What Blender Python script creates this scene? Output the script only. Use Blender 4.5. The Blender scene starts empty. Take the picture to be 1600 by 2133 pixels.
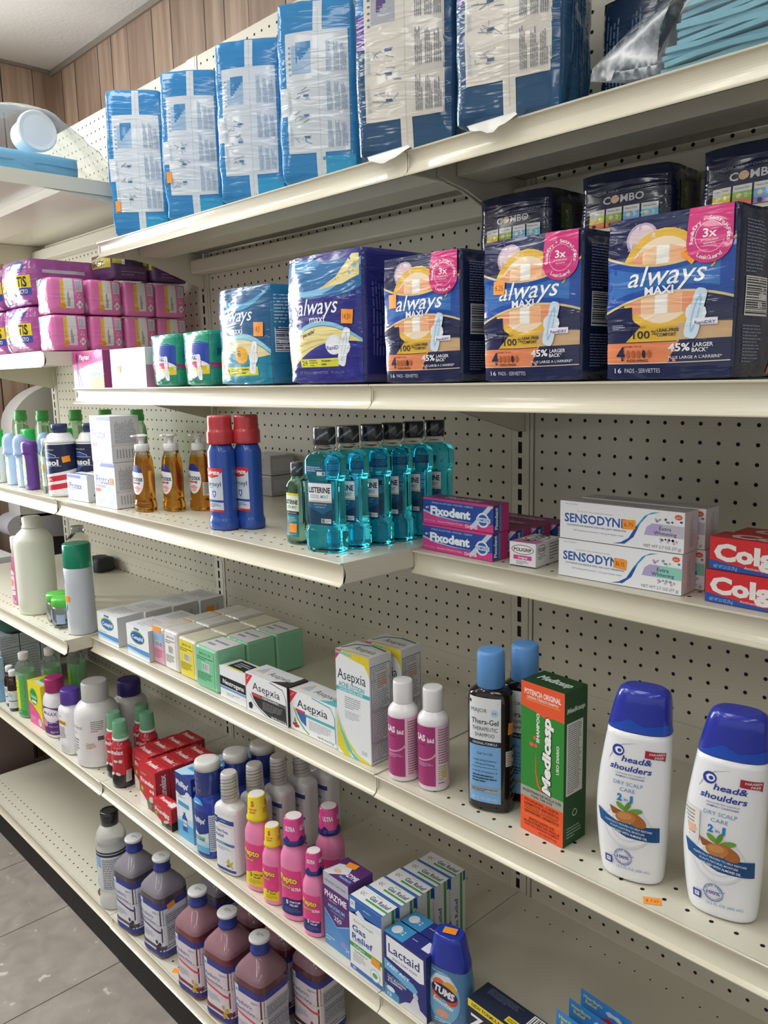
import bpy, bmesh, math, random
from mathutils import Vector, Matrix, noise
from mathutils.geometry import tessellate_polygon

# ---------------------------------------------------------------- units
# everything is laid out in inches (peg holes are 1 inch apart), z = 0 near eye level
IN = 0.0254
FZ = 50.0            # floor lies 50 in below the layout origin
SC = bpy.context.scene
COL = SC.collection
random.seed(7)

# ---------------------------------------------------------------- camera, light, exposure
def P3(x, y, z): return Vector((x*IN, y*IN, (z+FZ)*IN))

def set_camera():
    f, yaw, pit, roll = 1706.667, 0.810814732, -0.163885049, -0.0222199348
    fw = Vector((math.cos(pit)*-math.sin(yaw), math.cos(pit)*math.cos(yaw), math.sin(pit)))
    rt = Vector((math.cos(yaw), math.sin(yaw), 0)); up = rt.cross(fw)
    r2 = rt*math.cos(roll)+up*math.sin(roll); u2 = -rt*math.sin(roll)+up*math.cos(roll)
    cd = bpy.data.cameras.new('camera'); c = bpy.data.objects.new('camera', cd); COL.objects.link(c)
    m = Matrix((r2, u2, -fw)).transposed().to_4x4(); m.translation = P3(65.6998, -41.7648, 2.9113)
    c.matrix_world = m
    cd.sensor_fit = 'VERTICAL'; cd.sensor_height = 24.0; cd.lens = f/2133.0*24.0
    cd.clip_start = 0.01
    SC.camera = c
set_camera()

vs = SC.view_settings
vs.view_transform = 'Standard'; vs.look = 'None'; vs.gamma = 1.0; vs.use_curve_mapping = False
vs.exposure = 0.1
wd = bpy.data.worlds.new('world'); SC.world = wd; wd.use_nodes = True
wb = wd.node_tree.nodes['Background']; wb.inputs[0].default_value = (0.98, 0.99, 1.0, 1); wb.inputs[1].default_value = 0.54

CEIL = 44.0
LAMPS = [  # ceiling tubes: x, y, length, brightness (right-hand tubes turned down to darken that side)
    (-28, -34, 48, 1.0), (6, -40, 48, 1.0), (40, -40, 48, .45), (78, -40, 48, .35),
    (24, -100, 48, 1.0), (78, -104, 48, .8), (-36, -100, 48, 1.0)]
LAMP_W = 7.0
def area_lamps():
    for x, y, L, ax in LAMPS:
        ld = bpy.data.lights.new('tube_light', 'AREA'); ld.shape = 'RECTANGLE'
        ld.size = 11*IN; ld.size_y = L*IN
        ld.energy = LAMP_W*ax; ld.color = (1.0, 0.985, 0.95)
        o = bpy.data.objects.new('tube_light', ld); COL.objects.link(o)
        o.location = P3(x, y, CEIL-2.7)
area_lamps()
WIN = (-48.0, -23.0, -14.0, 42.0)     # shop window in the end wall: y range, z range
def window_light():
    ld = bpy.data.lights.new('window_daylight', 'AREA'); ld.shape = 'RECTANGLE'; ld.size = (WIN[1]-WIN[0]-4)*IN; ld.size_y = (WIN[3]-WIN[2]-4)*IN
    ld.energy = 25.0; ld.color = (0.93, 0.97, 1.0)
    o = bpy.data.objects.new('window_daylight', ld); COL.objects.link(o); o.location = P3(-47.2, (WIN[0]+WIN[1])/2, (WIN[2]+WIN[3])/2)
    o.rotation_euler = (math.radians(90), 0, math.radians(-90))
window_light()

# ---------------------------------------------------------------- materials
_mats = {}
def lin(h):
    if isinstance(h, str): h = int(h, 16)
    c = [((h >> s) & 255)/255.0 for s in (16, 8, 0)]
    return [x/12.92 if x <= .04045 else ((x+.055)/1.055)**2.4 for x in c] + [1.0]

def mat(h, rough=.5, trans=0.0, metal=0.0, coat=0.0, ior=1.45, bump=0.0, bscale=60.0, sheen=0, sss=0.0):
    key = (h, rough, trans, metal, coat, ior, bump, bscale, sss)
    if key in _mats: return _mats[key]
    m = bpy.data.materials.new('m_%s' % (h if isinstance(h, str) else '%06x' % h)); m.use_nodes = True
    nt = m.node_tree; b = nt.nodes['Principled BSDF']
    b.inputs['Base Color'].default_value = lin(h); b.inputs['Roughness'].default_value = rough
    b.inputs['Metallic'].default_value = metal; b.inputs['IOR'].default_value = ior
    b.inputs['Transmission Weight'].default_value = trans; b.inputs['Coat Weight'].default_value = coat
    b.inputs['Coat Roughness'].default_value = .06
    if sss: b.inputs['Subsurface Weight'].default_value = sss; b.inputs['Subsurface Radius'].default_value = (.01, .01, .01)
    if bump:
        n = nt.nodes.new('ShaderNodeTexNoise'); n.inputs['Scale'].default_value = bscale; n.inputs['Detail'].default_value = 3
        tc = nt.nodes.new('ShaderNodeTexCoord'); bp = nt.nodes.new('ShaderNodeBump')
        bp.inputs['Strength'].default_value = bump; bp.inputs['Distance'].default_value = .004
        nt.links.new(tc.outputs['Object'], n.inputs['Vector']); nt.links.new(n.outputs[0], bp.inputs['Height'])
        nt.links.new(bp.outputs[0], b.inputs['Normal']); nt.links.new(bp.outputs[0], b.inputs['Coat Normal'])
    _mats[key] = m
    return m

def film_mat():
    if 'film' in _mats: return _mats['film']
    m = bpy.data.materials.new('clear_film'); m.use_nodes = True; nt = m.node_tree; nt.nodes.clear()
    out = nt.nodes.new('ShaderNodeOutputMaterial'); mx = nt.nodes.new('ShaderNodeMixShader')
    tr = nt.nodes.new('ShaderNodeBsdfTransparent'); tr.inputs[0].default_value = (.93, .95, .96, 1)
    pb = nt.nodes.new('ShaderNodeBsdfPrincipled'); pb.inputs['Base Color'].default_value = (.6, .62, .63, 1); pb.inputs['Roughness'].default_value = .12
    n = nt.nodes.new('ShaderNodeTexNoise'); n.inputs['Scale'].default_value = 40
    tc = nt.nodes.new('ShaderNodeTexCoord'); bp = nt.nodes.new('ShaderNodeBump'); bp.inputs['Strength'].default_value = .3; bp.inputs['Distance'].default_value = .006
    nt.links.new(tc.outputs['Object'], n.inputs['Vector']); nt.links.new(n.outputs[0], bp.inputs['Height']); nt.links.new(bp.outputs[0], pb.inputs['Normal'])
    lw = nt.nodes.new('ShaderNodeLayerWeight'); lw.inputs[0].default_value = .5; nt.links.new(bp.outputs[0], lw.inputs[1])
    fr = nt.nodes.new('ShaderNodeMath'); fr.operation = 'POWER'; fr.inputs[1].default_value = 3.0; nt.links.new(lw.outputs['Facing'], fr.inputs[0])
    ad = nt.nodes.new('ShaderNodeMath'); ad.operation = 'ADD'; ad.inputs[1].default_value = .09; nt.links.new(fr.outputs[0], ad.inputs[0])
    nt.links.new(ad.outputs[0], mx.inputs[0]); nt.links.new(tr.outputs[0], mx.inputs[1]); nt.links.new(pb.outputs[0], mx.inputs[2])
    nt.links.new(mx.outputs[0], out.inputs[0])
    _mats['film'] = m
    return m

def plastic(h, bump=.5):
    key = ('film', h, bump)
    if key in _mats: return _mats[key]
    m = mat(h, .2, coat=.45, bump=bump*.3, bscale=31.0+bump*.01).copy(); nt = m.node_tree   # creased wrapping film
    n = next(q for q in nt.nodes if q.type == 'TEX_NOISE'); tc = next(q for q in nt.nodes if q.type == 'TEX_COORD'); b = next(q for q in nt.nodes if q.type == 'BUMP')
    mp = nt.nodes.new('ShaderNodeMapping'); mp.inputs['Scale'].default_value = (.45, .45, 2.4); mp.inputs['Rotation'].default_value = (.1, .25, 0)
    nt.links.new(tc.outputs['Object'], mp.inputs[0]); nt.links.new(mp.outputs[0], n.inputs['Vector']); n.inputs['Distortion'].default_value = .8; n.inputs['Detail'].default_value = 2
    rp = nt.nodes.new('ShaderNodeValToRGB'); rp.color_ramp.elements[0].position = .45; rp.color_ramp.elements[1].position = .75
    nt.links.new(n.outputs[0], rp.inputs[0]); nt.links.new(rp.outputs[0], b.inputs['Height']); b.inputs['Distance'].default_value = .005
    _mats[key] = m
    return m
SHEETM = lambda: mat('d8d2c3', .33, coat=.25)

# ---------------------------------------------------------------- mesh builder
class MB:
    def __init__(s): s.v = []; s.f = []; s.mi = []; s.sm = []; s.mats = []
    def _m(s, m):
        if m not in s.mats: s.mats.append(m)
        return s.mats.index(m)
    def add(s, verts, faces, m, smooth=False):
        o = len(s.v); s.v.extend(tuple(p) for p in verts); k = s._m(m)
        for f in faces: s.f.append(tuple(i+o for i in f)); s.mi.append(k); s.sm.append(smooth)
    def box(s, x0, x1, y0, y1, z0, z1, m, bev=0.0):
        if bev:
            bm = bmesh.new(); bmesh.ops.create_cube(bm, size=1)
            for v in bm.verts: v.co = Vector(((x0+x1)/2+v.co.x*(x1-x0), (y0+y1)/2+v.co.y*(y1-y0), (z0+z1)/2+v.co.z*(z1-z0)))
            bmesh.ops.bevel(bm, geom=bm.edges[:], offset=bev, segments=2, affect='EDGES', profile=.5)
            bm.verts.index_update()
            s.add([v.co[:] for v in bm.verts], [[v.index for v in f.verts] for f in bm.faces], m); bm.free(); return s
        v = [(x, y, z) for z in (z0, z1) for y in (y0, y1) for x in (x0, x1)]
        s.add(v, [(0, 2, 3, 1), (4, 5, 7, 6), (0, 1, 5, 4), (2, 6, 7, 3), (0, 4, 6, 2), (1, 3, 7, 5)], m); return s
    def prism(s, pts, axis, a, b, m, smooth=False):
        """pts: 2-D outline swept along axis from a to b. axis 'x' -> pts are (y,z); 'z' -> (x,y); 'y' -> (x,z)"""
        def q(p, t): return {'x': (t, p[0], p[1]), 'y': (p[0], t, p[1]), 'z': (p[0], p[1], t)}[axis]
        n = len(pts); v = [q(p, a) for p in pts]+[q(p, b) for p in pts]
        s.add(v, [(i, (i+1) % n, n+(i+1) % n, n+i) for i in range(n)], m, smooth)
        tri = tessellate_polygon([[Vector((p[0], p[1], 0)) for p in pts]])
        s.add(v, [tuple(t) for t in tri]+[tuple(n+i for i in t[::-1]) for t in tri], m); return s
    def lathe(s, prof, m, K=28, cx=0, cy=0, cap=True):
        v = []; f = []
        for (r, z) in prof:
            for k in range(K): a = 2*math.pi*k/K; v.append((cx+r*math.cos(a), cy+r*math.sin(a), z))
        for i in range(len(prof)-1):
            f = [(i*K+k, i*K+(k+1) % K, (i+1)*K+(k+1) % K, (i+1)*K+k) for k in range(K)]
            flat = abs(prof[i+1][1]-prof[i][1]) < .4*abs(prof[i+1][0]-prof[i][0])      # level rims stay crisp
            s.add(v[i*K:(i+2)*K], [tuple(q-i*K for q in t) for t in f], m, not flat)
        if cap:
            n = len(v); s.add(v[:K], [tuple(range(K))[::-1]], m); s.add(v[n-K:], [tuple(range(K))], m)
        return s
    def tube(s, pts, r, m, K=8):
        v = []; f = []
        for i, p in enumerate(pts):
            p = Vector(p); d = (Vector(pts[min(i+1, len(pts)-1)])-Vector(pts[max(i-1, 0)])).normalized()
            a = d.orthogonal().normalized(); b = d.cross(a)
            for k in range(K): t = 2*math.pi*k/K; v.append(p+a*r*math.cos(t)+b*r*math.sin(t))
        for i in range(len(pts)-1):
            for k in range(K): f.append((i*K+k, i*K+(k+1) % K, (i+1)*K+(k+1) % K, (i+1)*K+k))
        s.add(v, f, m, True); return s
    def build(s, name, parent=None, label=None, loc=(0, 0, 0), rot=0):
        me = bpy.data.meshes.new(name); me.from_pydata([(x*IN, y*IN, z*IN) for x, y, z in s.v], [], s.f)
        for m in s.mats: me.materials.append(m)
        me.polygons.foreach_set('material_index', s.mi); me.polygons.foreach_set('use_smooth', s.sm); me.update()
        o = bpy.data.objects.new(name, me); COL.objects.link(o)
        if parent is not None: o.parent = parent; o.location = Vector(loc)*IN
        else: o.location = P3(*loc)
        o.rotation_euler = (0, 0, math.radians(rot))
        if label: o['label'] = label
        return o

def root(name, loc, rot=0):
    o = bpy.data.objects.new(name, None); o.empty_display_size = .02; COL.objects.link(o)
    o.location = P3(*loc); o.rotation_euler = (0, 0, math.radians(rot)); return o
def tag(o, label, cat, group=None, kind=None):
    o['label'] = label; o['category'] = cat
    if group: o['group'] = group
    if kind: o['kind'] = kind
    return o
def dup(src, loc, rot, label, group=None, drop=()):
    """copy a thing with copies of its parts and their sub-parts"""
    r = src.copy(); COL.objects.link(r); r.location = P3(*loc); r.rotation_euler = (0, 0, math.radians(rot)); r['label'] = label
    if group: r['group'] = group
    for ch in list(src.children):
        if ch.name.split('.')[0] in drop: continue
        c = ch.copy(); COL.objects.link(c); c.parent = r
        for g in ch.children:
            d = g.copy(); COL.objects.link(d); d.parent = c
    return r
def struct(o, label=None, cat='room'):
    o['kind'] = 'structure'; o['category'] = cat
    if label: o['label'] = label
    return o

# ---------------------------------------------------------------- printed artwork laid on a surface
_txt = {}
def glyphs(t, bold=0.0, shear=0.0, space=1.0):
    key = (t, bold, shear, space)
    if key not in _txt:
        cu = bpy.data.curves.new('lettering', 'FONT'); cu.body = t; cu.size = 1; cu.offset = bold; cu.shear = shear
        cu.space_character = space; cu.resolution_u = 2; cu.align_x = 'CENTER'; cu.fill_mode = 'FRONT'
        o = bpy.data.objects.new('lettering', cu); me = bpy.data.meshes.new_from_object(o)
        _txt[key] = ([(v.co.x, v.co.y) for v in me.vertices], [tuple(p.vertices) for p in me.polygons])
        bpy.data.objects.remove(o); bpy.data.curves.remove(cu); bpy.data.meshes.remove(me)
    return _txt[key]
def clip(poly, ax, lo, hi):
    for sgn, lim in ((1, lo), (-1, -hi)):
        out = []
        for i in range(len(poly)):
            a, b = poly[i-1], poly[i]; da, db = sgn*a[ax]-lim, sgn*b[ax]-lim
            if (da >= 0) != (db >= 0):
                t = da/(da-db); out.append((a[0]+(b[0]-a[0])*t, a[1]+(b[1]-a[1])*t))
            if db >= 0: out.append(b)
        poly = out
        if len(poly) < 3: return []
    return poly

class Art:
    """flat print: shapes in (u right, v up) inches, wrapped on surf(u, v, offset) -> point"""
    def __init__(s, mb, surf, su=0.0, sv=0.0, u0=0.0, v0=0.0, base=.012, rough=.45, clipbox=None):
        s.mb = mb; s.surf = surf; s.su = su; s.sv = sv; s.n = 0; s.u0 = u0; s.v0 = v0; s.base = base; s.rough = rough; s.cb = clipbox; s.mk = lambda h: mat(h, rough)
    def _put(s, verts, faces, h):
        m = h if not isinstance(h, (str, int)) else s.mk(h)
        off = s.base+s.n*.0013; s.n += 1
        polys = [[(verts[i][0]+s.u0, verts[i][1]+s.v0) for i in f] for f in faces]
        if s.cb:
            q = []
            for p in polys:
                p = clip(p, 0, s.cb[0], s.cb[2])
                if p: p = clip(p, 1, s.cb[1], s.cb[3])
                if p: q.append(p)
            polys = q
        for ax, st in ((0, s.su), (1, s.sv)):
            if not st: continue
            q = []
            for p in polys:
                lo = min(a[ax] for a in p); hi = max(a[ax] for a in p); i0 = math.floor(lo/st+1e-6); i1 = math.ceil(hi/st-1e-6)
                if i1-i0 <= 1: q.append(p); continue
                for i in range(i0, i1):
                    c = clip(p, ax, i*st, (i+1)*st)
                    if c: q.append(c)
            polys = q
        V = []; F = []
        for p in polys:
            if len(p) < 3: continue
            F.append(tuple(range(len(V), len(V)+len(p)))); V += [s.surf(a[0], a[1], off) for a in p]
        s.mb.add(V, F, m, bool(s.su))
        return s
    def rect(s, u0, v0, u1, v1, h): return s._put([(u0, v0), (u1, v0), (u1, v1), (u0, v1)], [(0, 1, 2, 3)], h)
    def poly(s, pts, h):
        tri = tessellate_polygon([[Vector((p[0], p[1], 0)) for p in pts]])
        ok = []
        for t in tri:
            a, b, c = (pts[i] for i in t); ar = (b[0]-a[0])*(c[1]-a[1])-(b[1]-a[1])*(c[0]-a[0])
            ok.append(tuple(t) if ar >= 0 else tuple(t[::-1]))
        return s._put(pts, ok, h)
    def ell(s, cu, cv, ru, rv, h, K=28, a0=0, a1=360, rot=0):
        c, n = math.cos(math.radians(rot)), math.sin(math.radians(rot)); pts = []
        for k in range(K):
            t = math.radians(a0+(a1-a0)*k/(K if a1-a0 >= 360 else K-1)); x, y = ru*math.cos(t), rv*math.sin(t)
            pts.append((cu+x*c-y*n, cv+x*n+y*c))
        return s._put(pts, [tuple(range(K))], h)
    def stroke(s, pts, w, h):
        V = []; F = []
        for i, p in enumerate(pts):
            a = pts[max(i-1, 0)]; b = pts[min(i+1, len(pts)-1)]; dx, dy = b[0]-a[0], b[1]-a[1]; L = math.hypot(dx, dy) or 1
            ww = (w(i/(len(pts)-1)) if callable(w) else w)/2
            V += [(p[0]+dy/L*ww, p[1]-dx/L*ww), (p[0]-dy/L*ww, p[1]+dx/L*ww)]
        for i in range(len(pts)-1): F.append((2*i, 2*i+2, 2*i+3, 2*i+1))
        return s._put(V, F, h)
    def arc(s, cu, cv, ru, rv, a0, a1, w, h, K=20):
        return s.stroke([(cu+ru*math.cos(math.radians(a0+(a1-a0)*k/K)), cv+rv*math.sin(math.radians(a0+(a1-a0)*k/K))) for k in range(K+1)], w, h)
    def text(s, t, cu, cv, w, hgt, h, bold=0.0, shear=0.0, rot=0, space=1.0):
        """lettering fitted to width w and capital height hgt, centred on (cu, cv)"""
        V, F = glyphs(t, bold, shear, space)
        if not V: return s
        x0, x1 = min(v[0] for v in V), max(v[0] for v in V); kx = w/(x1-x0); ky = hgt/.72
        c, n = math.cos(math.radians(rot)), math.sin(math.radians(rot)); mx = (x0+x1)/2
        P = []
        for x, y in V:
            a, b = (x-mx)*kx, (y-.36)*ky; P.append((cu+a*c-b*n, cv+a*n+b*c))
        return s._put(P, F, h)
    def arctext(s, t, cu, cv, r, a0, a1, hgt, h, inside=False, bold=0.01):
        n = len(t)
        for i, ch in enumerate(t):
            if ch == ' ': continue
            a = a0+(a1-a0)*(i+.5)/n; x, y = cu+r*math.cos(math.radians(a)), cv+r*math.sin(math.radians(a))
            s.text(ch, x, y, hgt*.75 if ch not in 'Il' else hgt*.2, hgt, h, bold, rot=a-90 if not inside else a+90); s.n -= 1
        s.n += 1
        return s
    def para(s, u0, v0, u1, v1, rows, h, vert=False, fill=.42, seed=0):
        """a block of tiny print"""
        rnd = random.Random(seed+rows); V = []; F = []
        for r in range(rows):
            L, H = (u1-u0, v1-v0) if not vert else (v1-v0, u1-u0)
            y = (r+.5)*H/rows; hh = H/rows*fill/2; x = 0; end = L*(1 if r < rows-1 else .6)*(.8+.2*rnd.random())
            while x < end:
                ww = min(end-x, L*(.07+.16*rnd.random())); q = [(x, -hh), (x+ww, -hh), (x+ww, hh), (x, hh)]
                k = len(V)
                for a, b in q:
                    V.append((u0+a, v1-y+b) if not vert else (u0+y-b, v0+a))
                F.append((k, k+1, k+2, k+3)); x += ww+L*.022
        return s._put(V, F, h)
    def bars(s, u0, v0, u1, v1, h='20242c', vert=False, n=22):
        rnd = random.Random(n); s.rect(u0, v0, u1, v1, 'e8e8e8'); V = []; F = []; L = (u1-u0) if not vert else (v1-v0); x = .05*L
        while x < .95*L:
            w = L/n*(.3+rnd.random()*.6); k = len(V)
            V += [(u0+x, v0+.05), (u0+x+w, v0+.05), (u0+x+w, v1-.05), (u0+x, v1-.05)] if not vert else [(u0+.05, v0+x), (u1-.05, v0+x), (u1-.05, v0+x+w), (u0+.05, v0+x+w)]
            F.append((k, k+1, k+2, k+3)); x += w+L/n*(.3+rnd.random()*.6)
        return s._put(V, F, h)
ORANGE = 'f79a32'
def sticker(parent, surf, cu, cv, w=.75, hgt=.48, rot=0, txt='', su=0, sv=0, h=ORANGE, base=.03):
    mb = MB(); a = Art(mb, surf, su, sv, base=base); c, n = math.cos(math.radians(rot)), math.sin(math.radians(rot))
    q = [(cu+x*c-y*n, cv+x*n+y*c) for x, y in ((-w/2, -hgt/2), (w/2, -hgt/2), (w/2, hgt/2), (-w/2, hgt/2))]
    a._put(q, [(0, 1, 2, 3)], h)
    if txt: a.text(txt, cu, cv, w*.7, hgt*.42, '7a4316', rot=rot)
    return mb.build('price_sticker', parent, 'orange price sticker')

# ---------------------------------------------------------------- lofted bottle bodies
def pchip(xs, ys):
    n = len(xs); h = [xs[i+1]-xs[i] for i in range(n-1)]; d = [(ys[i+1]-ys[i])/h[i] for i in range(n-1)]; m = [0]*n
    for i in range(1, n-1):
        if d[i-1]*d[i] > 0:
            w1, w2 = 2*h[i]+h[i-1], h[i]+2*h[i-1]; m[i] = (w1+w2)/(w1/d[i-1]+w2/d[i])
    m[0], m[-1] = d[0], d[-1]
    def ev(x):
        i = 0
        while i < n-2 and x > xs[i+1]: i += 1
        t = min(max((x-xs[i])/h[i], 0), 1); t2, t3 = t*t, t*t*t
        return (2*t3-3*t2+1)*ys[i]+(t3-2*t2+t)*h[i]*m[i]+(-2*t3+3*t2)*ys[i+1]+(t3-t2)*h[i]*m[i+1]
    return ev
class Loft:
    """stack of super-ellipse sections (z, rx, ry, exponent[, x shift]); u runs along the girth from the front middle"""
    def __init__(s, pts, sub=4):
        pts = [tuple(p)+(2.0,)*(4-len(p)) if len(p) < 4 else tuple(p) for p in pts]; pts = [p if len(p) == 5 else p+(0.0,) for p in pts]
        s.z = [p[0] for p in pts]; s.fn = [pchip(s.z, [p[k] for p in pts]) for k in (1, 2, 3, 4)]; s.cache = {}
        s.levels = []
        for a, b in zip(s.z[:-1], s.z[1:]):
            k = sub if b-a > .12 else 1
            s.levels += [a+(b-a)*i/k for i in range(k)]
        s.levels.append(s.z[-1])
    def table(s, z):
        z = round(min(max(z, s.z[0]), s.z[-1]), 3)
        if z in s.cache: return s.cache[z]
        rx, ry, n, cx = (f(z) for f in s.fn); N = 90; P = []; L = [0.0]
        for i in range(N+1):
            t = math.pi*i/N; c, q = math.cos(t), math.sin(t)
            P.append((rx*abs(q)**(2/n), -ry*math.copysign(abs(c)**(2/n), c)))
            if i: L.append(L[-1]+math.hypot(P[-1][0]-P[-2][0], P[-1][1]-P[-2][1]))
        s.cache[z] = (P, L, cx); return s.cache[z]
    def at(s, u, z):
        P, L, cx = s.table(z); a = min(abs(u), L[-1]*.9999); lo, hi = 0, len(L)-1
        while hi-lo > 1:
            m = (lo+hi)//2
            if L[m] <= a: lo = m
            else: hi = m
        t = (a-L[lo])/((L[hi]-L[lo]) or 1); x = P[lo][0]+(P[hi][0]-P[lo][0])*t; y = P[lo][1]+(P[hi][1]-P[lo][1])*t
        dx, dy = P[hi][0]-P[lo][0], P[hi][1]-P[lo][1]; l = math.hypot(dx, dy) or 1
        nx, ny = dy/l, -dx/l; sg = 1 if u >= 0 else -1
        return x*sg, y, nx*sg, ny, cx
    def half(s, z): return s.table(z)[1][-1]
    def surf(s, u, v, off):
        x, y, nx, ny, cx = s.at(u, v); return (x+cx+nx*off, y+ny*off, v)
    def mesh(s, mb, bands, K=44, cap=True):
        if not isinstance(bands, list): bands = [(1e9, bands)]
        lv = list(s.levels)
        for zb, _ in bands[:-1]:
            if s.z[0] < zb < s.z[-1] and all(abs(zb-q) > 1e-4 for q in lv): lv.append(zb)
        lv.sort(); rings = []
        for z in lv:
            H = s.half(z); rings.append([s.surf(-H+2*H*k/K, z, 0) for k in range(K)])
        for i in range(len(lv)-1):
            zm = (lv[i]+lv[i+1])/2; m = next(mm for zb, mm in bands if zm < zb)
            mb.add(rings[i]+rings[i+1], [(k, (k+1) % K, K+(k+1) % K, K+k) for k in range(K)], m, True)
        if cap:
            mb.add(rings[0], [tuple(range(K))[::-1]], bands[0][1]); mb.add(rings[-1], [tuple(range(K))], bands[-1][1])
        # weld rings so that glass is closed
        return mb
def weld(o):
    bm = bmesh.new(); bm.from_mesh(o.data); bmesh.ops.remove_doubles(bm, verts=bm.verts, dist=2e-6); bm.to_mesh(o.data); bm.free(); return o
def loft_part(name, parent, L, bands, label=None, K=44): return weld(L.mesh(MB(), bands, K).build(name, parent, label))
def lathe_part(name, parent, prof, m, K=28, label=None, z=0): return weld(MB().lathe([(r, q+z) for r, q in prof], m, K).build(name, parent, label))
def round_loft(prof, sub=4): return Loft([(z, r, r, 2.0) for r, z in prof], sub)

# ---------------------------------------------------------------- cartons
def carton(name, label, cat, A, z, ang, w, d, h, base, front=None, side=None, top=None, group=None, rough=.42, bev=.03, left=None):
    """A: front left bottom corner; front/side/top are functions drawing on an Art whose origin is that face's lower left"""
    r = math.radians(ang); cx, cy = w/2, d/2
    loc = (A[0]+cx*math.cos(r)-cy*math.sin(r), A[1]+cx*math.sin(r)+cy*math.cos(r), z)
    mb = MB(); mb.box(-w/2, w/2, -d/2, d/2, 0, h, mat(base, rough), bev)
    if front: front(Art(mb, lambda u, v, o: (u-w/2, -d/2-o*.5, v), rough=rough))
    if side: side(Art(mb, lambda u, v, o: (w/2+o*.5, u-d/2, v), rough=rough))
    if left: left(Art(mb, lambda u, v, o: (-w/2-o*.5, d/2-u, v), rough=rough))
    if top: top(Art(mb, lambda u, v, o: (u-w/2, v-d/2, h+o*.5), rough=rough))
    o = mb.build(name, None, None, loc, ang); tag(o, label, cat, group)
    o['w'] = w; o['d'] = d; o['h'] = h
    return o
def c_front(o): return lambda u, v, f: (u-o['w']/2, -o['d']/2-f, v)
def c_side(o): return lambda u, v, f: (o['w']/2+f, u-o['d']/2, v)
def c_top(o): return lambda u, v, f: (u-o['w']/2, v-o['d']/2, o['h']+f)
def shift(A, ang, dx, dy):
    r = math.radians(ang); return (A[0]+dx*math.cos(r)-dy*math.sin(r), A[1]+dx*math.sin(r)+dy*math.cos(r))

# ---------------------------------------------------------------- soft film packs
class Pack:
    def __init__(s, w, d, h, round_=.12, bulge=.06, wr=.05, seed=0, top=0.0, wedge=0.0):
        s.w, s.d, s.h, s.k, s.b, s.wr, s.seed, s.tp, s.wg = w, d, h, round_, bulge, wr, seed, top, wedge
    def map(s, x, y, z):
        x2, y2, z2 = x*x, y*y, z*z
        sx = x*math.sqrt(max(0, 1-y2/2-z2/2+y2*z2/3)); sy = y*math.sqrt(max(0, 1-x2/2-z2/2+x2*z2/3)); sz = z*math.sqrt(max(0, 1-x2/2-y2/2+x2*y2/3))
        # rounding is kept to the neighbourhood of the edges
        e = max(min(max(abs(x), abs(y)), 1), 0)
        def kk(a, b): return s.k*max(a*a*a*a, b*b*b*b)
        X = x+(sx-x)*kk(y, z); Y = y+(sy-y)*kk(x, z); Z = z+(sz-z)*kk(x, y)*.7
        g = (1-x2)*(1-z2)
        Y *= 1+s.b*g
        X *= 1+s.b*.5*(1-y2)*(1-z2)
        p = Vector((X*s.w/2, Y*s.d/2, (Z+1)/2*s.h))
        q = Vector((p.x*.9, p.y*.9, p.z*.55))+Vector((s.seed*7.3, s.seed*3.1, 0))
        a = s.wr*(.35+.9*max(abs(z)**6, abs(x)**6))
        n = noise.noise(q)+.55*noise.noise(q*2.3)
        nr = Vector((X*abs(X)**3, Y*abs(Y)**3*1.4, 0))
        if nr.length > 1e-6: p += nr.normalized()*n*a
        if s.tp and z > 0: p.z -= s.tp*(x2*.6+y2*.5)*z**4*.8
        if s.wg: p.z *= 1-s.wg*max(0, min(1, (y+.15)/1.15))**1.2
        return p
    def mesh(s, mb, colf, n=16):
        """colf(face) -> material"""
        F = {'front': lambda a, b: (a, -1, b), 'back': lambda a, b: (-a, 1, b), 'right': lambda a, b: (1, a, b), 'left': lambda a, b: (-1, -a, b), 'top': lambda a, b: (a, b, 1), 'bottom': lambda a, b: (a, -b, -1)}
        for k, fn in F.items():
            V = [s.map(*fn(-1+2*i/n, -1+2*j/n)) for j in range(n+1) for i in range(n+1)]
            mb.add(V, [(j*(n+1)+i, j*(n+1)+i+1, (j+1)*(n+1)+i+1, (j+1)*(n+1)+i) for j in range(n) for i in range(n)], colf(k), True)
    def surf(s, face):
        def fr(u, v, o):
            x, z = max(-1, min(1, u/s.w*2-1)), max(-1, min(1, v/s.h*2-1)); p = s.map(x, -1, z); return (p.x, p.y-o, p.z)
        def rt(u, v, o):
            y, z = max(-1, min(1, u/s.d*2-1)), max(-1, min(1, v/s.h*2-1)); p = s.map(1, y, z); return (p.x+o, p.y, p.z)
        def tp(u, v, o):
            x, y = max(-1, min(1, u/s.w*2-1)), max(-1, min(1, v/s.d*2-1)); p = s.map(x, y, 1); return (p.x, p.y, p.z+o)
        return {'front': fr, 'right': rt, 'top': tp}[face]
def pack(name, label, cat, A, z, ang, P, colf, front=None, right=None, top=None, group=None, n=16, step=.33, rough=.2, base=.02):
    r = math.radians(ang); cx, cy = P.w/2, P.d/2
    loc = (A[0]+cx*math.cos(r)-cy*math.sin(r), A[1]+cx*math.sin(r)+cy*math.cos(r), z)
    mb = MB(); P.mesh(mb, colf, n)
    for fc, fn, W, H in (('front', front, P.w, P.h), ('right', right, P.d, P.h), ('top', top, P.w, P.d)):
        if fn:
            a = Art(mb, P.surf(fc), W*2/n/2, H*2/n/2, base=base, rough=rough, clipbox=(.02, .02, W-.02, H-.02)); a.mk = lambda h: plastic(h, .7); fn(a)
    o = mb.build(name, None, None, loc, ang); weld(o); tag(o, label, cat, group)
    return o
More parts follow.
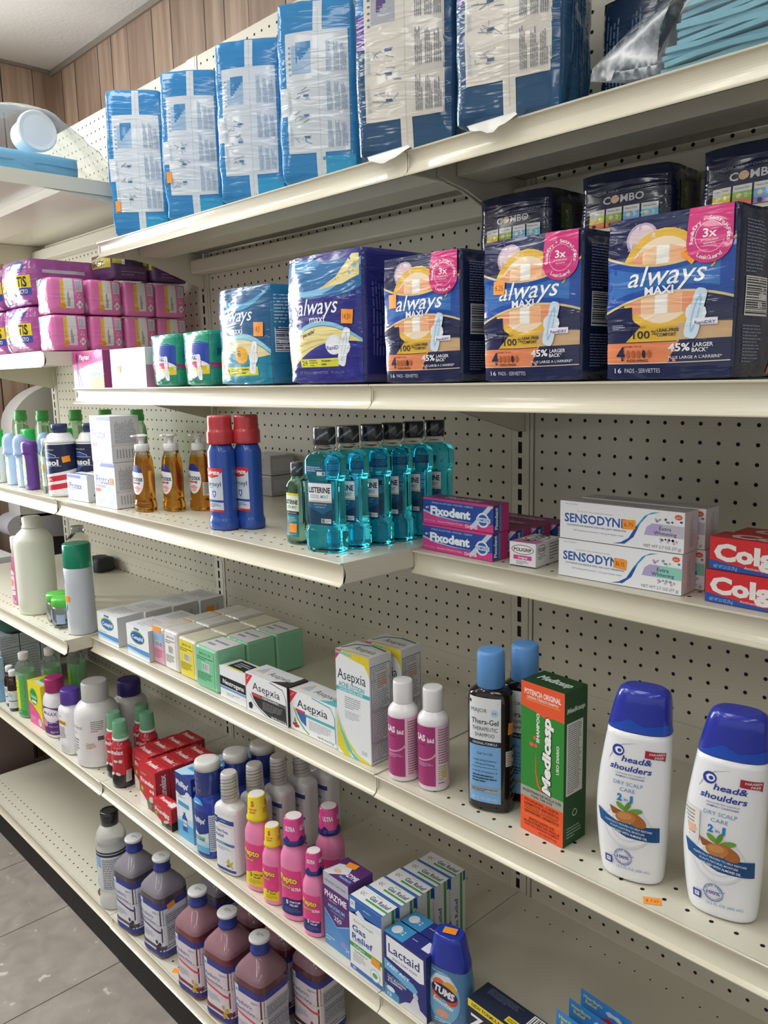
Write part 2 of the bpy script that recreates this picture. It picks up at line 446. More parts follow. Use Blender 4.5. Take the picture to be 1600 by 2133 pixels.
# ================================================================ the room
def shade(name, build):
    if name in _mats: return _mats[name]
    m = bpy.data.materials.new(name); m.use_nodes = True; build(m.node_tree, m.node_tree.nodes['Principled BSDF']); _mats[name] = m
    return m
def N(nt, t, **k):
    n = nt.nodes.new(t)
    for a, b in k.items(): setattr(n, a, b)
    return n
def ramp(nt, src, stops, const=False):
    r = N(nt, 'ShaderNodeValToRGB'); e = r.color_ramp.elements
    if const: r.color_ramp.interpolation = 'CONSTANT'
    while len(e) < len(stops): e.new(.5)
    for q, (p, c) in zip(e, stops): q.position = p; q.color = lin(c)
    nt.links.new(src, r.inputs[0]); return r.outputs[0]
def wood(nt, b):
    tc = N(nt, 'ShaderNodeTexCoord'); sx = N(nt, 'ShaderNodeSeparateXYZ'); nt.links.new(tc.outputs['Object'], sx.inputs[0])
    su = N(nt, 'ShaderNodeMath', operation='ADD'); nt.links.new(sx.outputs[0], su.inputs[0]); nt.links.new(sx.outputs[1], su.inputs[1])
    dv = N(nt, 'ShaderNodeMath', operation='DIVIDE'); nt.links.new(su.outputs[0], dv.inputs[0]); dv.inputs[1].default_value = 24*IN
    fr = N(nt, 'ShaderNodeMath', operation='FRACT'); nt.links.new(dv.outputs[0], fr.inputs[0])
    tone = ramp(nt, fr.outputs[0], [(0, 'b8a08c'), (.17, 'aa9280'), (.41, 'bfa893'), (.58, 'ae9684'), (.85, 'b59e8b')], True)
    gw = []
    g = ramp(nt, fr.outputs[0], [(0, '000000'), (.006, 'ffffff'), (.168, '000000'), (.175, 'ffffff'), (.408, '000000'), (.416, 'ffffff'), (.578, '000000'), (.585, 'ffffff'), (.848, '000000'), (.856, 'ffffff')], True)
    mp = N(nt, 'ShaderNodeMapping'); mp.inputs['Scale'].default_value = (14, 14, .9); nt.links.new(tc.outputs['Object'], mp.inputs[0])
    no = N(nt, 'ShaderNodeTexNoise'); no.inputs['Scale'].default_value = 3; no.inputs['Detail'].default_value = 5; nt.links.new(mp.outputs[0], no.inputs['Vector'])
    gr = ramp(nt, no.outputs[0], [(.3, 'b8a89c'), (.7, 'ffffff')])
    m1 = N(nt, 'ShaderNodeMix', data_type='RGBA', blend_type='MULTIPLY'); m1.inputs[0].default_value = .8; nt.links.new(tone, m1.inputs[6]); nt.links.new(gr, m1.inputs[7])
    m2 = N(nt, 'ShaderNodeMix', data_type='RGBA'); nt.links.new(g, m2.inputs[0]); m2.inputs[6].default_value = lin('3c2c22'); nt.links.new(m1.outputs[2], m2.inputs[7])
    nt.links.new(m2.outputs[2], b.inputs['Base Color']); b.inputs['Roughness'].default_value = .45
def floor_tiles(nt, b):
    tc = N(nt, 'ShaderNodeTexCoord')
    br = N(nt, 'ShaderNodeTexBrick'); br.offset = 0; br.inputs['Scale'].default_value = 1
    br.inputs['Brick Width'].default_value = 11.6*IN; br.inputs['Row Height'].default_value = 11.6*IN; br.inputs['Mortar Size'].default_value = .0016; br.inputs['Mortar Smooth'].default_value = .1
    br.inputs['Color1'].default_value = (1, 1, 1, 1); br.inputs['Color2'].default_value = (.86, .86, .86, 1); br.inputs['Mortar'].default_value = (.12, .1, .085, 1)
    mp = N(nt, 'ShaderNodeMapping'); mp.inputs['Location'].default_value = (1.15*IN, 1.5*IN, 0); nt.links.new(tc.outputs['Object'], mp.inputs[0]); nt.links.new(mp.outputs[0], br.inputs['Vector'])
    n1 = N(nt, 'ShaderNodeTexNoise'); n1.inputs['Scale'].default_value = 17; n1.inputs['Detail'].default_value = 8; n1.inputs['Distortion'].default_value = .5; nt.links.new(tc.outputs['Object'], n1.inputs['Vector'])
    n2 = N(nt, 'ShaderNodeTexNoise'); n2.inputs['Scale'].default_value = 34; n2.inputs['Detail'].default_value = 3; nt.links.new(tc.outputs['Object'], n2.inputs['Vector'])
    c1 = ramp(nt, n1.outputs[0], [(.25, '8d847a'), (.5, '9b9288'), (.75, 'a89f94')])
    c2 = ramp(nt, n2.outputs[0], [(.66, '000000'), (.72, 'ffffff')])
    m0 = N(nt, 'ShaderNodeMix', data_type='RGBA'); nt.links.new(c2, m0.inputs[0]); nt.links.new(c1, m0.inputs[6]); m0.inputs[7].default_value = lin('cac2b6')
    m1 = N(nt, 'ShaderNodeMix', data_type='RGBA', blend_type='MULTIPLY'); m1.inputs[0].default_value = 1; nt.links.new(m0.outputs[2], m1.inputs[6]); nt.links.new(br.outputs[0], m1.inputs[7])
    nt.links.new(m1.outputs[2], b.inputs['Base Color']); b.inputs['Roughness'].default_value = .62
def ceiling_paint(nt, b):
    tc = N(nt, 'ShaderNodeTexCoord'); n = N(nt, 'ShaderNodeTexNoise'); n.inputs['Scale'].default_value = 90; nt.links.new(tc.outputs['Object'], n.inputs['Vector'])
    bp = N(nt, 'ShaderNodeBump'); bp.inputs['Strength'].default_value = .3; bp.inputs['Distance'].default_value = .004; nt.links.new(n.outputs[0], bp.inputs['Height']); nt.links.new(bp.outputs[0], b.inputs['Normal'])
    b.inputs['Base Color'].default_value = lin('e9e9e7'); b.inputs['Roughness'].default_value = .85

WY, WX = 8.0, -49.2   # wall behind the shelving, end wall
XR, YR = 190.0, -200.0
o = MB().box(WX-4, XR, YR, WY+4, -52, -50, shade('floor_tile', floor_tiles)).build('floor'); struct(o, 'grey brown stone look tile floor', 'floor')
o = MB().box(WX-4, XR, YR, WY+4, CEIL, CEIL+2, shade('ceiling_paint', ceiling_paint)).build('ceiling'); struct(o, 'white painted ceiling', 'ceiling')
WM = shade('wood_panelling', wood)
o = MB().box(WX, XR, WY, WY+4, -50, CEIL, WM).build('wall_back'); struct(o, 'brown wood plank panelling behind the shelving', 'wall')
o = MB().box(WX-4, WX, YR, WY+4, -50, CEIL, WM).build('wall_left'); struct(o, 'brown wood plank panelling on the end wall', 'wall')
o = MB().box(WX, XR, WY-.3, WY, CEIL-.7, CEIL, mat('8f857b', .6)).build('trim_1'); struct(o, 'pale strip where ceiling meets panelling', 'trim')
o = MB().box(WX, WX+.4, YR, WY-.5, CEIL-.4, CEIL, mat('8f857b', .6)).build('trim_2'); struct(o, 'pale strip where ceiling meets end wall', 'trim')

def window():
    y0, y1, z0, z1 = WIN; r = root('window_1', (WX, (y0+y1)/2, z0)); r['kind'] = 'structure'; r['label'] = 'shop window in the end wall beside the aisle'
    h, H = (y1-y0)/2, z1-z0; FR = mat('8a8680', .5); mb = MB()
    for a, b, c, d in ((-h, h, 0, 2), (-h, h, H-2, H), (-h, -h+2, 2, H-2), (h-2, h, 2, H-2), (-1, 1, 2, H-2)): mb.box(.05, 1.6, a, b, c, d, FR)
    mb.build('window_frame', r)
    gl = bpy.data.materials.new('bright_sky_pane'); gl.use_nodes = True; b = gl.node_tree.nodes['Principled BSDF']; b.inputs['Emission Color'].default_value = (.93, .97, 1, 1); b.inputs['Emission Strength'].default_value = 3.0; b.inputs['Roughness'].default_value = .05
    for a, b_ in ((-h+2, -1), (1, h-2)): MB().box(.1, .5, a, b_, 2, H-2, gl).build('window_pane', r)
window()
# ceiling tube fixtures: light comes from the area lamps above, set in these housings
EM = bpy.data.materials.new('lamp_diffuser'); EM.use_nodes = True
_b = EM.node_tree.nodes['Principled BSDF']; _b.inputs['Emission Color'].default_value = (1, .98, .94, 1); _b.inputs['Emission Strength'].default_value = 6
for i, (x, y, L, ax) in enumerate(LAMPS):
    r = root('ceiling_light', (x, y, CEIL)); tag(r, 'long fluorescent ceiling light above the aisle', 'light', 'fluorescent lights over the aisle')
    MB().box(-6.5, 6.5, -L/2-1, L/2+1, -2.2, -.02, mat('dddddd', .5)).build('housing', r)
    for sx in (-2.6, 2.6): MB().tube([(sx, -L/2, -1.5-.9), (sx, L/2, -1.5-.9)], .55, EM).build('tube', r)

# ================================================================ gondola shelving
SM = mat('d3cfbd', .36, coat=.2); LIPM = mat('d5cfba', .28, coat=.4); HOLE = mat('15110d', .9); PANM = mat('cfcab8', .5); GRAYM = mat('b9b6b2', .5)
BAYS = {'L': (-37.5, -1.5), 'M': (-1.5, 34.5), 'R': (34.5, 70.5)}
gon = root('gondola_shelving', (16.5, 0, -50)); tag(gon, 'long cream metal shelving run with pegboard backs and slotted posts', 'shelving')
def disc(mb, x, y, z, r, axis, m=HOLE, K=8, ry=None):
    v = []
    for k in range(K):
        a = 2*math.pi*k/K+.39; p, q = r*math.cos(a), (ry or r)*math.sin(a)
        v.append((x+p, y, z+q) if axis == 'y' else (x+p, y+q, z))
    mb.add(v, [tuple(range(K))], m)
GX, GZ = -16.5, 50.0
def panels():
    for b, (x0, x1) in BAYS.items():
        c0 = {'L': -36, 'M': 0, 'R': 36}[b]; dz = {'L': 0, 'M': 0, 'R': .11}[b]
        lo = MB()
        mb = MB(); a, e = x0+.95, x1-.85
        mb.box(a+GX, e+GX, 0, .3, -16.6+GZ, 30.75+GZ, PANM); mb.box(a+GX, e+GX, -.07, .3, -17.05+GZ, -16.6+GZ, PANM)
        for r in range(-30, 17):
            for k in range(34): disc(mb, c0+k+GX, -.006, -r+dz+GZ, .11, 'y')
        mb.build('pegboard_panel', gon)
        mb = lo; mb.box(a+GX, e+GX, .02, .3, -46+GZ, -17.05+GZ, PANM)
        for r in range(1, 28):
            for k in range(34): disc(mb, c0+k+GX, .012, -17.6-r+dz+GZ, .11, 'y')
        for k in range(34): disc(mb, c0+k+GX, .012, -17.55+dz+GZ, .1, 'y', ry=.045)
        mb.build('pegboard_panel', gon)
    for c in (-37.5, -1.5, 34.5, 70.5):
        mb = MB(); x = c+GX
        mb.box(x-.78, x+.55, -.06, 1.2, 0, 81+(-.2), SM); mb.box(x+.63, x+.86, -.06, 1.2, 0, 80.8, SM); mb.box(x+.55, x+.63, .1, 1.1, 0, 80.8, SM)
        for r in range(-30, 47):
            z = -.68-r+GZ
            mb.add([(x-.28, -.066, z-.36), (x+.02, -.066, z-.36), (x+.02, -.066, z+.36), (x-.28, -.066, z+.36)], [(0, 1, 2, 3)], HOLE)
        mb.build('slotted_post', gon)
    mb = MB(); mb.box(-37.5+GX, 70.5+GX, .3, .9, 30.75-1.2+GZ, 30.75+GZ, SM); mb.build('top_rail', gon)
panels()
_lip = [(.14, -.005), (-.02, .03), (-.06, 0), (-.05, -.06)]+[(.02+.2*math.sin(math.pi*(t*.86+.1)), -.08-.98*t) for t in [i/9 for i in range(10)]]+[(-.06, -1.14), (-.16, -1.19), (-.15, -1.24), (-.02, -1.22)]+[(.09+.2*math.sin(math.pi*(t*.86+.1)), -1.12+1.0*t) for t in [i/6 for i in range(7)]]
def shelf(b, z, depth, label, back_bar=False, group='shelves of the run', x0=None, holes=True):
    X0, X1 = BAYS[b]; X0 += .03; X1 -= .03
    r = root('shelf', ((X0+X1)/2, 0, z)); tag(r, label, 'shelf'); h = (X1-X0)/2
    mb = MB(); mb.box(-h, h, -depth+.1, -.1, -.07, 0, SM); mb.box(-h, -h+.06, -depth+.12, -.3, -1.1, -.07, SM); mb.box(h-.06, h, -depth+.12, -.3, -1.1, -.07, SM)
    if holes:
        for row, ph in ((1.0, 0), (2.0, 0)):
            k = -math.floor(h)+.55+ph
            while k < h-.5: disc(mb, k, -depth+row, .004, .1, 'z'); disc(mb, k, -depth+row, -.074, .1, 'z', mat('e8e4da', .6)); k += 1
        k = -h+1.5
        while k < h-1: disc(mb, k, -1.5, .004, .06, 'z'); k += 1
    mb.build('shelf_deck', r)
    MB().prism([(p[0]-depth, p[1]) for p in _lip], 'x', -h, h, LIPM).build('front_lip', r)
    if z < -40:
        MB().box(-h, h, -depth+.4, -depth+.7, -4.78, -1.22, mat('1d1c1c', .6)).build('kick_plate', r, 'black kick plate')
    for sx, w in ((-h+.1, .12), (h-.22, .12)) if z > -40 else ():
        MB().prism([(-.12, -.1), (-depth+2.2, -.1), (-depth+2.2, -.95), (-depth*.55, -1.35), (-.12, -3.2)], 'x', sx, sx+w, SM).build('bracket', r)
    mb = MB(); mb.box(-h+.3, h-.3, -depth*.64, -depth*.4, -.8, -.08, SM)
    mb.build('stiffener', r)
    if back_bar:
        mb = MB(); mb.box(-h+.25, h-.25, -1.5, -.12, -1.95, -.75, SM, .15); mb.build('back_rail', r)
    return r
shelf('M', 14.3, 10, 'top shelf of the middle bay holding tall blue pad packs', True)
shelf('R', 14.3, 10, 'top shelf of the right bay under the bagged teal pads', True)
shelf('M', 2.5, 12.95, 'second shelf of the middle bay with the pad packs lined along it')
shelf('R', 2.5, 12.95, 'second shelf of the right bay under the large orange banded pad packs')
shelf('M', -6.5, 15.2, 'deep shelf of the middle bay with teal mouthwash at its right end')
shelf('L', -6.5, 15.3, 'deep shelf of the left bay under shaving cream and roll-ons')
shelf('R', -6.65, 10, 'shallow shelf of the right bay under the toothpaste cartons')
shelf('M', -18.75, 13.25, 'shelf of the middle bay under the soap bars and acne cartons')
shelf('L', -18.6, 15.5, 'deep shelf of the left bay under the alcohol bottle and spray can')
shelf('R', -18.8, 13.25, 'shelf of the right bay under the shampoo bottles')
shelf('M', -32.2, 13.4, 'lower shelf of the middle bay under the stomach medicines')
shelf('L', -32.2, 13.5, 'lower shelf of the left bay under the laxative bottles')
shelf('R', -32.2, 13.4, 'lower shelf of the right bay, mostly empty, antacid bottle at its left')
shelf('M', -45.2, 13.6, 'bottom deck of the middle bay under the electrolyte bottles')
shelf('L', -45.2, 13.55, 'empty bottom deck of the left bay above the black kick plate')
shelf('R', -45.2, 13.6, 'bottom deck of the right bay, lowest at the right')
shelf('L', 19.3, 18.5, 'highest shelf in the left corner under bagged blue pads', True)
shelf('L', 5.5, 15.3, 'left bay shelf under the pink sanitary pad packs')
# ================================================================ top shelf: tall wrapped pad packs
def flap(P, seed, ang):
    """loose white film fold under the pack"""
    rnd = random.Random(seed); mb = MB(); V = []; n = 9; Y = -P.d/2
    for j in range(4):
        for i in range(n):
            t = i/(n-1); hang = (.1+.9*(1-abs(2*t-.9)))*(.8+.35*rnd.random())
            x = P.w*(-.36+.5*t)+.12*j; k = -(x+P.w/2)*math.tan(math.radians(ang))
            V.append((x, (Y+.5, Y-.15+k, Y-.24+k, Y-.26+k-.1*rnd.random())[j], (.03, .1, .0, -.1-.45*hang)[j]))
    F = [(j*n+i, j*n+i+1, (j+1)*n+i+1, (j+1)*n+i) for j in range(3) for i in range(n-1)]
    mb.add(V, F, mat('d9d8d2', .3), True); return mb
def tall_pack(name, label, A, ang, w, d, h, seed, dark=False, stk=None):
    P = Pack(w, d, h, .2, .1, .1, seed)
    blue = plastic('2f84bf' if not dark else '244e72', .55)
    def fr(a):
        pan = 'd3dbe1' if not dark else 'd6d2c8'; tx = '7f9fc0' if not dark else '6c7484'
        if dark:
            a.rect(0, .62*h, w, h, '2b77b0'); a.rect(0, .5*h, .1*w, .66*h, '5b3f8e'); a.arc(.0, .5*h, .1*w, .03*h, 0, 90, .06, 'c8ced6')
            a.rect(.92*w, 0, w, h, '1f4f78')
        else:
            a.rect(0, .37*h, .12*w, .53*h, 'd8e0e6'); a.rect(.56*w, .02*h, w, .13*h, '2c9ccb')
        a.rect(.1*w, .155*h, .93*w, .83*h, pan)
        a.rect(.475*w, 0.01*h, .6*w, h, pan)
        a.rect(.535*w, 0.01*h, .545*w, h, 'bcc6cd' if not dark else 'bfbcb4')
        # stepped size chart
        a.rect(.18*w, .6*h, .44*w, .76*h, '9dbbd6' if not dark else 'a6abb3')
        for i in range(6): a.rect((.24+.032*i)*w, (.655+.016*i)*h, (.28+.032*i)*w, .775*h, '3f86bb' if not dark else '5a4a80')
        for k in range(6): a.ell(.155*w, (.6+.03*k)*h, .018*w, .006*h, tx, 10)
        for k, v in enumerate((.47, .36, .24)):
            a.rect(.33*w, v*h, .4*w, (v+.012)*h, '3f7fae' if not dark else '3c5a86')
            for q in range(5):
                rnd = random.Random(seed*9+k*5+q); u0, v0 = (.24+.18*rnd.random())*w, (v-.025+.06*rnd.random())*h
                a.stroke([(u0, v0), (u0+.08*w*rnd.uniform(-1, 1), v0+.02*h*rnd.uniform(-1, 1)), (u0+.1*w*rnd.uniform(-1, 1), v0+.025*h*rnd.uniform(-1, 1))], .03, '7488a0')
        for v0, v1 in ((.60, .8), (.385, .575), (.18, .36)):
            for i, u in enumerate((.64, .74, .83)): a.para(u*w, v0*h, (u+.075)*w, (v1-.02*i)*h, 4, tx, True, .4, seed+i)
        for v0 in (.2, .38): a.para(.125*w, v0*h, .17*w, (v0+.15)*h, 3, '9fb2c2', True, .35, seed)
    def rt(a):
        a.para(.15*d, .2*h, .8*d, .85*h, 8, '6f9fc4' if not dark else '4f6f92', True, .3, seed)
    o = pack(name, label, 'pad pack', A, 14.4, ang, P, lambda f: blue, fr, rt, group='tall wrapped incontinence pad packs', n=20)
    if seed > 4: flap(P, seed, ang).build('film_flap', o, 'loose clear white film fold')
    if stk: sticker(o, P.surf('front'), *stk, txt='', base=.1)
    return o
tall_pack('pad_pack', 'blue and white tall pad pack at far left of the top shelf row', (1.2, -9.9), 48, 4.7, 3.4, 11.3, 1, stk=(.5, 2.2, .45, .85, 0))
tall_pack('pad_pack', 'blue and white tall pad pack, second from the left corner, orange sticker at mid height', (9.7, -9.9), 42, 4.5, 3.4, 10.4, 2, stk=(.4, 2.9, .4, .8, 0))
tall_pack('pad_pack', 'blue and white tall pad pack, third from the left corner on the top shelf', (17.0, -9.95), 34, 4.7, 3.4, 10.2, 3)
tall_pack('pad_pack', 'light blue tall pad pack beside the first dark based pack on the top shelf', (23.8, -9.95), 34, 4.9, 3.4, 10.4, 4)
tall_pack('pad_pack', 'tall pad pack with navy base and purple edge directly above the top shelf joint', (30.7, -10.05), 22, 5.75, 3.8, 11.2, 5, True)
tall_pack('pad_pack', 'rightmost tall pad pack with navy base beside the bagged teal pads', (37.85, -10.1), 16, 5.4, 4.6, 11.2, 6, True)
# dark pack lying behind and bagged pads at right
P = Pack(3.4, 4.0, 5.9, .25, .1, .1, 12)
pack('pad_pack', 'dark navy wrapped pack standing in shadow behind the bagged teal pads', 'pad pack', (42.5, -4.9), 14.36, 0, P, lambda f: plastic('1d3048', .8),
     lambda a: [a.para(.3, 1.0, 1.4, 5.5, 5, '5a7390', True), a.para(1.8, 2, 2.6, 5, 4, '4a6380', True)], n=12)
r = root('bagged_underpads', (51.6, -5.2, 14.36)); tag(r, 'stack of teal underpads in a clear bag at right of top shelf', 'underpads')
mb = MB(); rnd = random.Random(3)
for k in range(14):
    z0 = .05+k*.235; x0 = -3.9+.5*rnd.random()+k*.09; y0 = -3.95+.25*rnd.random(); V = []; n = 9; j_ = 3
    for j in range(4):
        for i in range(n):
            x = x0+(7.5-x0)*i/(n-1); V.append((x, (y0 if j in (0, 1) else 3.6), z0+(.0 if j in (0, 3) else .2)+.07*math.sin(x*1.3+k*1.7)+.04*noise.noise((x, k*2., j*1.))))
    F = [(j*n+i, j*n+i+1, (j+1)*n+i+1, (j+1)*n+i) for j in range(3) for i in range(n-1)]+[(3*n+i, 3*n+i+1, i+1, i) for i in range(n-1)]+[(0, n, 2*n, 3*n)]
    mb.add(V, F, mat('84bccb' if k % 3 else '76b0c2', .75, bump=.35, bscale=50), False)
mb.build('folded_pads', r, 'folded teal pads')
mb = MB(); rnd = random.Random(5)
tip = (-6.6, -4.2, .95)
ringA = [(-3.6, -4.25, .05), (-3.5, -4.2, 1.9), (-2.9, -3.9, 3.6), (-2.6, -2.6, 3.7), (-3.0, -2.2, 1.5), (-3.2, -2.4, .05)]
ringB = [(7.4, -4.35, .05), (7.4, -4.4, 1.9), (7.4, -4.2, 3.75), (7.4, -1, 3.85), (7.4, 3.7, 1.9), (7.4, 3.7, .05)]
def rip(p, s): return (p[0]+.12*noise.noise((p[0]*2+s, p[1], p[2])), p[1]+.1*noise.noise((p[0], p[2]*2+s, 1)), max(.03, p[2]+.1*noise.noise((p[2], p[0]*2, s))))
V = []; M = 9
for i in range(M): V += [rip(tuple(a+(b-a)*i/(M-1) for a, b in zip(p, q)), i) for p, q in zip(ringA, ringB)]
F = [(i*6+k, i*6+(k+1) % 6, (i+1)*6+(k+1) % 6, (i+1)*6+k) for i in range(M-1) for k in range(6)]
tipq = [(tip[0], tip[1]-.05, tip[2]-.25), (tip[0]+.05, tip[1], tip[2]+.25)]
k0 = len(V); V += tipq
F += [(0, 1, k0+1, k0), (1, 2, k0+1), (2, 3, k0+1), (3, 4, k0+1), (4, 5, k0, k0+1), (5, 0, k0)]
mb.add(V, F, film_mat(), True); mb.build('clear_bag', r, 'clear plastic bag with gathered tip')
P = Pack(4.2, 3.6, 2.2, .3, .2, .25, 22)
r = root('empty_clear_bag', (46.9, -3.4, 20.35)); tag(r, 'crumpled shiny grey clear bag lying over the dark navy pack', 'bag')
mb = MB(); P.mesh(mb, lambda f: mat('8a8f93', .12, coat=.6, bump=1.0, bscale=40), 12); o = mb.build('bag_folds', r, loc=(-2.2, 0, 0)); weld(o)

# ================================================================ left corner: bagged pads and tub on the highest shelf
r = root('bagged_underpads', (-8.6, -13, 19.36)); tag(r, 'flat blue underpads in a clear bag on the highest left corner shelf', 'underpads')
mb = MB(); P = Pack(10.6, 8.2, 1.9, .2, .03, .08, 31); P.mesh(mb, lambda f: mat('6fb0d4', .6, bump=.3, bscale=30), 16)
o = mb.build('folded_pads', r, 'folded light blue pads', loc=(0, -1.0, .02)); weld(o)
mb = MB(); mb.box(-5.0, 5.33, -5.0, 3.0, .98, 1.03, mat('4f92bb', .7)); mb.build('pad_crease', r, loc=(.02, -.3, 0))
P = Pack(11.2, 12.6, 6.2, .5, .02, .3, 33, top=1.2, wedge=.75); mb = MB(); P.mesh(mb, lambda f: film_mat(), 16); o = mb.build('clear_bag', r, 'clear plastic bag', loc=(.3, 1.0, .01)); weld(o)
r = root('white_tub', (-5.2, -12.6, 23.4)); tag(r, 'round white plastic tub lying on the bagged blue pads', 'tub')
mb = MB(); mb.lathe([(1.25, -2.6), (1.42, -.4), (1.6, -.3), (1.6, 0), (1.5, .12), (1.2, .06), (.02, .05)], mat('e6e8ea', .3, sss=.1), 32); o = mb.build('tub_body', r); o.rotation_euler = (0, math.radians(90), 0)

# ================================================================ left bay: pink pads
def pink_right(a, d=3.0, h=2.9):
    a.rect(.52*d*.55, .12*h, .36*d+.12, .95*h, 'e8c04a'); a.rect(.4*d, .14*h, .66*d, .99*h, 'd8d6d4')
    a.ell(.33*d, .2*h, .1*d, .08*h, 'dd9a3a')
    a.para(.31*d, .35*h, .35*d, .85*h, 2, '9a7c30', True, .4); a.para(.47*d, .2*h, .55*d, .65*h, 3, '3c3a40', True, .5)
    a.bars(.72*d, .62*h, .92*d, .95*h, '6a5a88', n=12)
    a.stroke([(.76*d, .44*h), (.82*d, .56*h), (.88*d, .44*h), (.76*d, .44*h)], .05, 'f2dcea')
    a.poly([(.82*d, .12*h), (.92*d, .25*h), (.82*d, .38*h), (.72*d, .25*h)], 'f2e4ec'); a.text('10', .82*d, .25*h, .1*d, .09*h, '4a3a58', .02, rot=0)
def pink_front(a, w=3.0, h=2.9):
    a.poly([(0, .7*h), (.45*w, .86*h), (.5*w, h), (0, h)], '35a892'); a.poly([(.5*w, .28*h), (.82*w, .5*h), (.5*w, .78*h), (.12*w, .5*h)], '4a58b8')
    a.text('Nosotras', .46*w, .52*h, .62*w, .1*h, 'ffffff', .015, .2); a.ell(.42*w, .36*h, .12*w, .12*h, 'ee9a3c')
    a.ell(.32*w, .13*h, .26*w, .11*h, 'f4eef4'); a.ell(.76*w, .2*h, .13*w, .16*h, 'e8f0f6'); a.ell(.72*w, .42*h, .09*w, .14*h, 'e8f0f6'); a.text('10', .82*w, .88*h, .14*w, .08*h, 'ffffff')
PK = Pack(2.95, 2.9, 2.9, .16, .1, .05, 41)
proto = None
names = {(0, 0): 'pink pad pack at the shelf front corner, bottom of the stack', (0, 1): 'pink pad pack at the shelf front corner, on top of the stack',
         (1, 0): 'pink pad pack second from the front, bottom row', (1, 1): 'pink pad pack second from the front, top row',
         (2, 0): 'pink pad pack third from the front, bottom row', (2, 1): 'pink pad pack third from the front, top row',
         (3, 0): 'pink pad pack nearest the pegboard, bottom row, mostly hidden by the green packs', (3, 1): 'pink pad pack nearest the pegboard, top row'}
for (i, j), lb in names.items():
    y = (-14.25, -11.05, -7.85, -4.75)[i]; loc = (-3.05-.1*i+.05*j, y+1.47, 5.56+j*2.96)
    if proto is None:
        proto = pack('sanitary_pad_pack', lb, 'pad pack', (-4.5, -14.25), 5.56, 0, PK, lambda f: plastic('dd78b2', .5), pink_front, pink_right, group='small pink sanitary pad packs', n=12)
    else: dup(proto, loc, (-3, 2, 1, -2)[i] if j else 0, lb)
def gratis_front(a, w, h):
    a.rect(.03*w, .36*h, w, .64*h, 'e8d428'); a.rect(.03*w, .2*h, w, .36*h, '3a4aa8'); a.rect(.03*w, .2*h, .3*w, .36*h, 'd8d2a8')
    a.text('GRATIS', .22*w, .5*h, .34*w, .18*h, '2a2430', .03); a.text('GRATIS', .68*w, .5*h, .46*w, .22*h, '2a2430', .03)
    a.text('ESTE PRODUCTO', .66*w, .28*h, .5*w, .09*h, 'e8e0b0', .02); a.para(.05*w, .22*h, .28*w, .34*h, 2, '6a6248')
    a.poly([(.3*w, .9*h), (.5*w, .68*h), (.8*w, .7*h), (.9*w, .9*h), (.6*w, 1.0*h)], '3f4fa6'); a.text('Nosotras', .62*w, .83*h, .34*w, .09*h, 'f2e8f2', .01, .2)
    a.ell(.16*w, .1*h, .07*w, .09*h, 'b8d4ea')
PG = Pack(6.0, 8.0, 3.9, .2, .1, .13, 51)
first = None
for (x, z, lb) in ((-11.75, 5.56, 'magenta banded bonus pad pack left of the pink stack, lower one'), (-11.8, 9.5, 'magenta banded bonus pad pack left of the pink stack, upper one'),
                   (-18.35, 5.56, 'magenta bonus pad pack cut by the left picture edge, lower one'), (-18.55, 9.5, 'magenta bonus pad pack cut by the left picture edge, upper one')):
    if first is None:
        first = pack('bonus_pad_pack', lb, 'pad pack', (x, -14.5), z, 0, PG, lambda f: plastic('a8579c', .9), lambda a: gratis_front(a, 6.2, 3.9), lambda a: [a.rect(1, 2.7, 5, 3.0, 'cfc6d0'), a.para(1.2, .5, 6, 1.6, 4, '7c3c74')], group='magenta banded bonus pad packs', n=16)
    else: dup(first, (x+3.1, -14.5+4.1, z), 2 if z > 9 else 0, lb)
PG2 = Pack(3.6, 3.6, 2.2, .2, .1, .12, 55)
for k, (y, lb) in enumerate(((-8.8, 'bonus pad pack in shade-darkened purple lying on the pink row, nearer the front'), (-5.0, 'bonus pad pack in shade-darkened purple lying on the pink row, nearer the pegboard'))):
    pack('bonus_pad_pack', lb, 'pad pack', (-5.7, y), 11.6, 4, PG2, lambda f: plastic('5d3f68', .7),  # shade on these packs is put into the darker purple
         lambda a: [a.rect(.1, 1.0, 3.5, 1.9, 'c9c24a'), a.text('GRATIS', 1.6, 1.45, 2.2, .5, '2a2430', .03)], lambda a: [a.rect(0, 1.35, 3.6, 1.95, 'b9b44a'), a.rect(.9, 1.2, 3.2, 1.9, '3a3040'), a.rect(.9, 1.3, 1.2, 1.9, 'd8d0d8'), a.para(.8, .3, 3.2, .8, 2, '8a7290')], n=12)

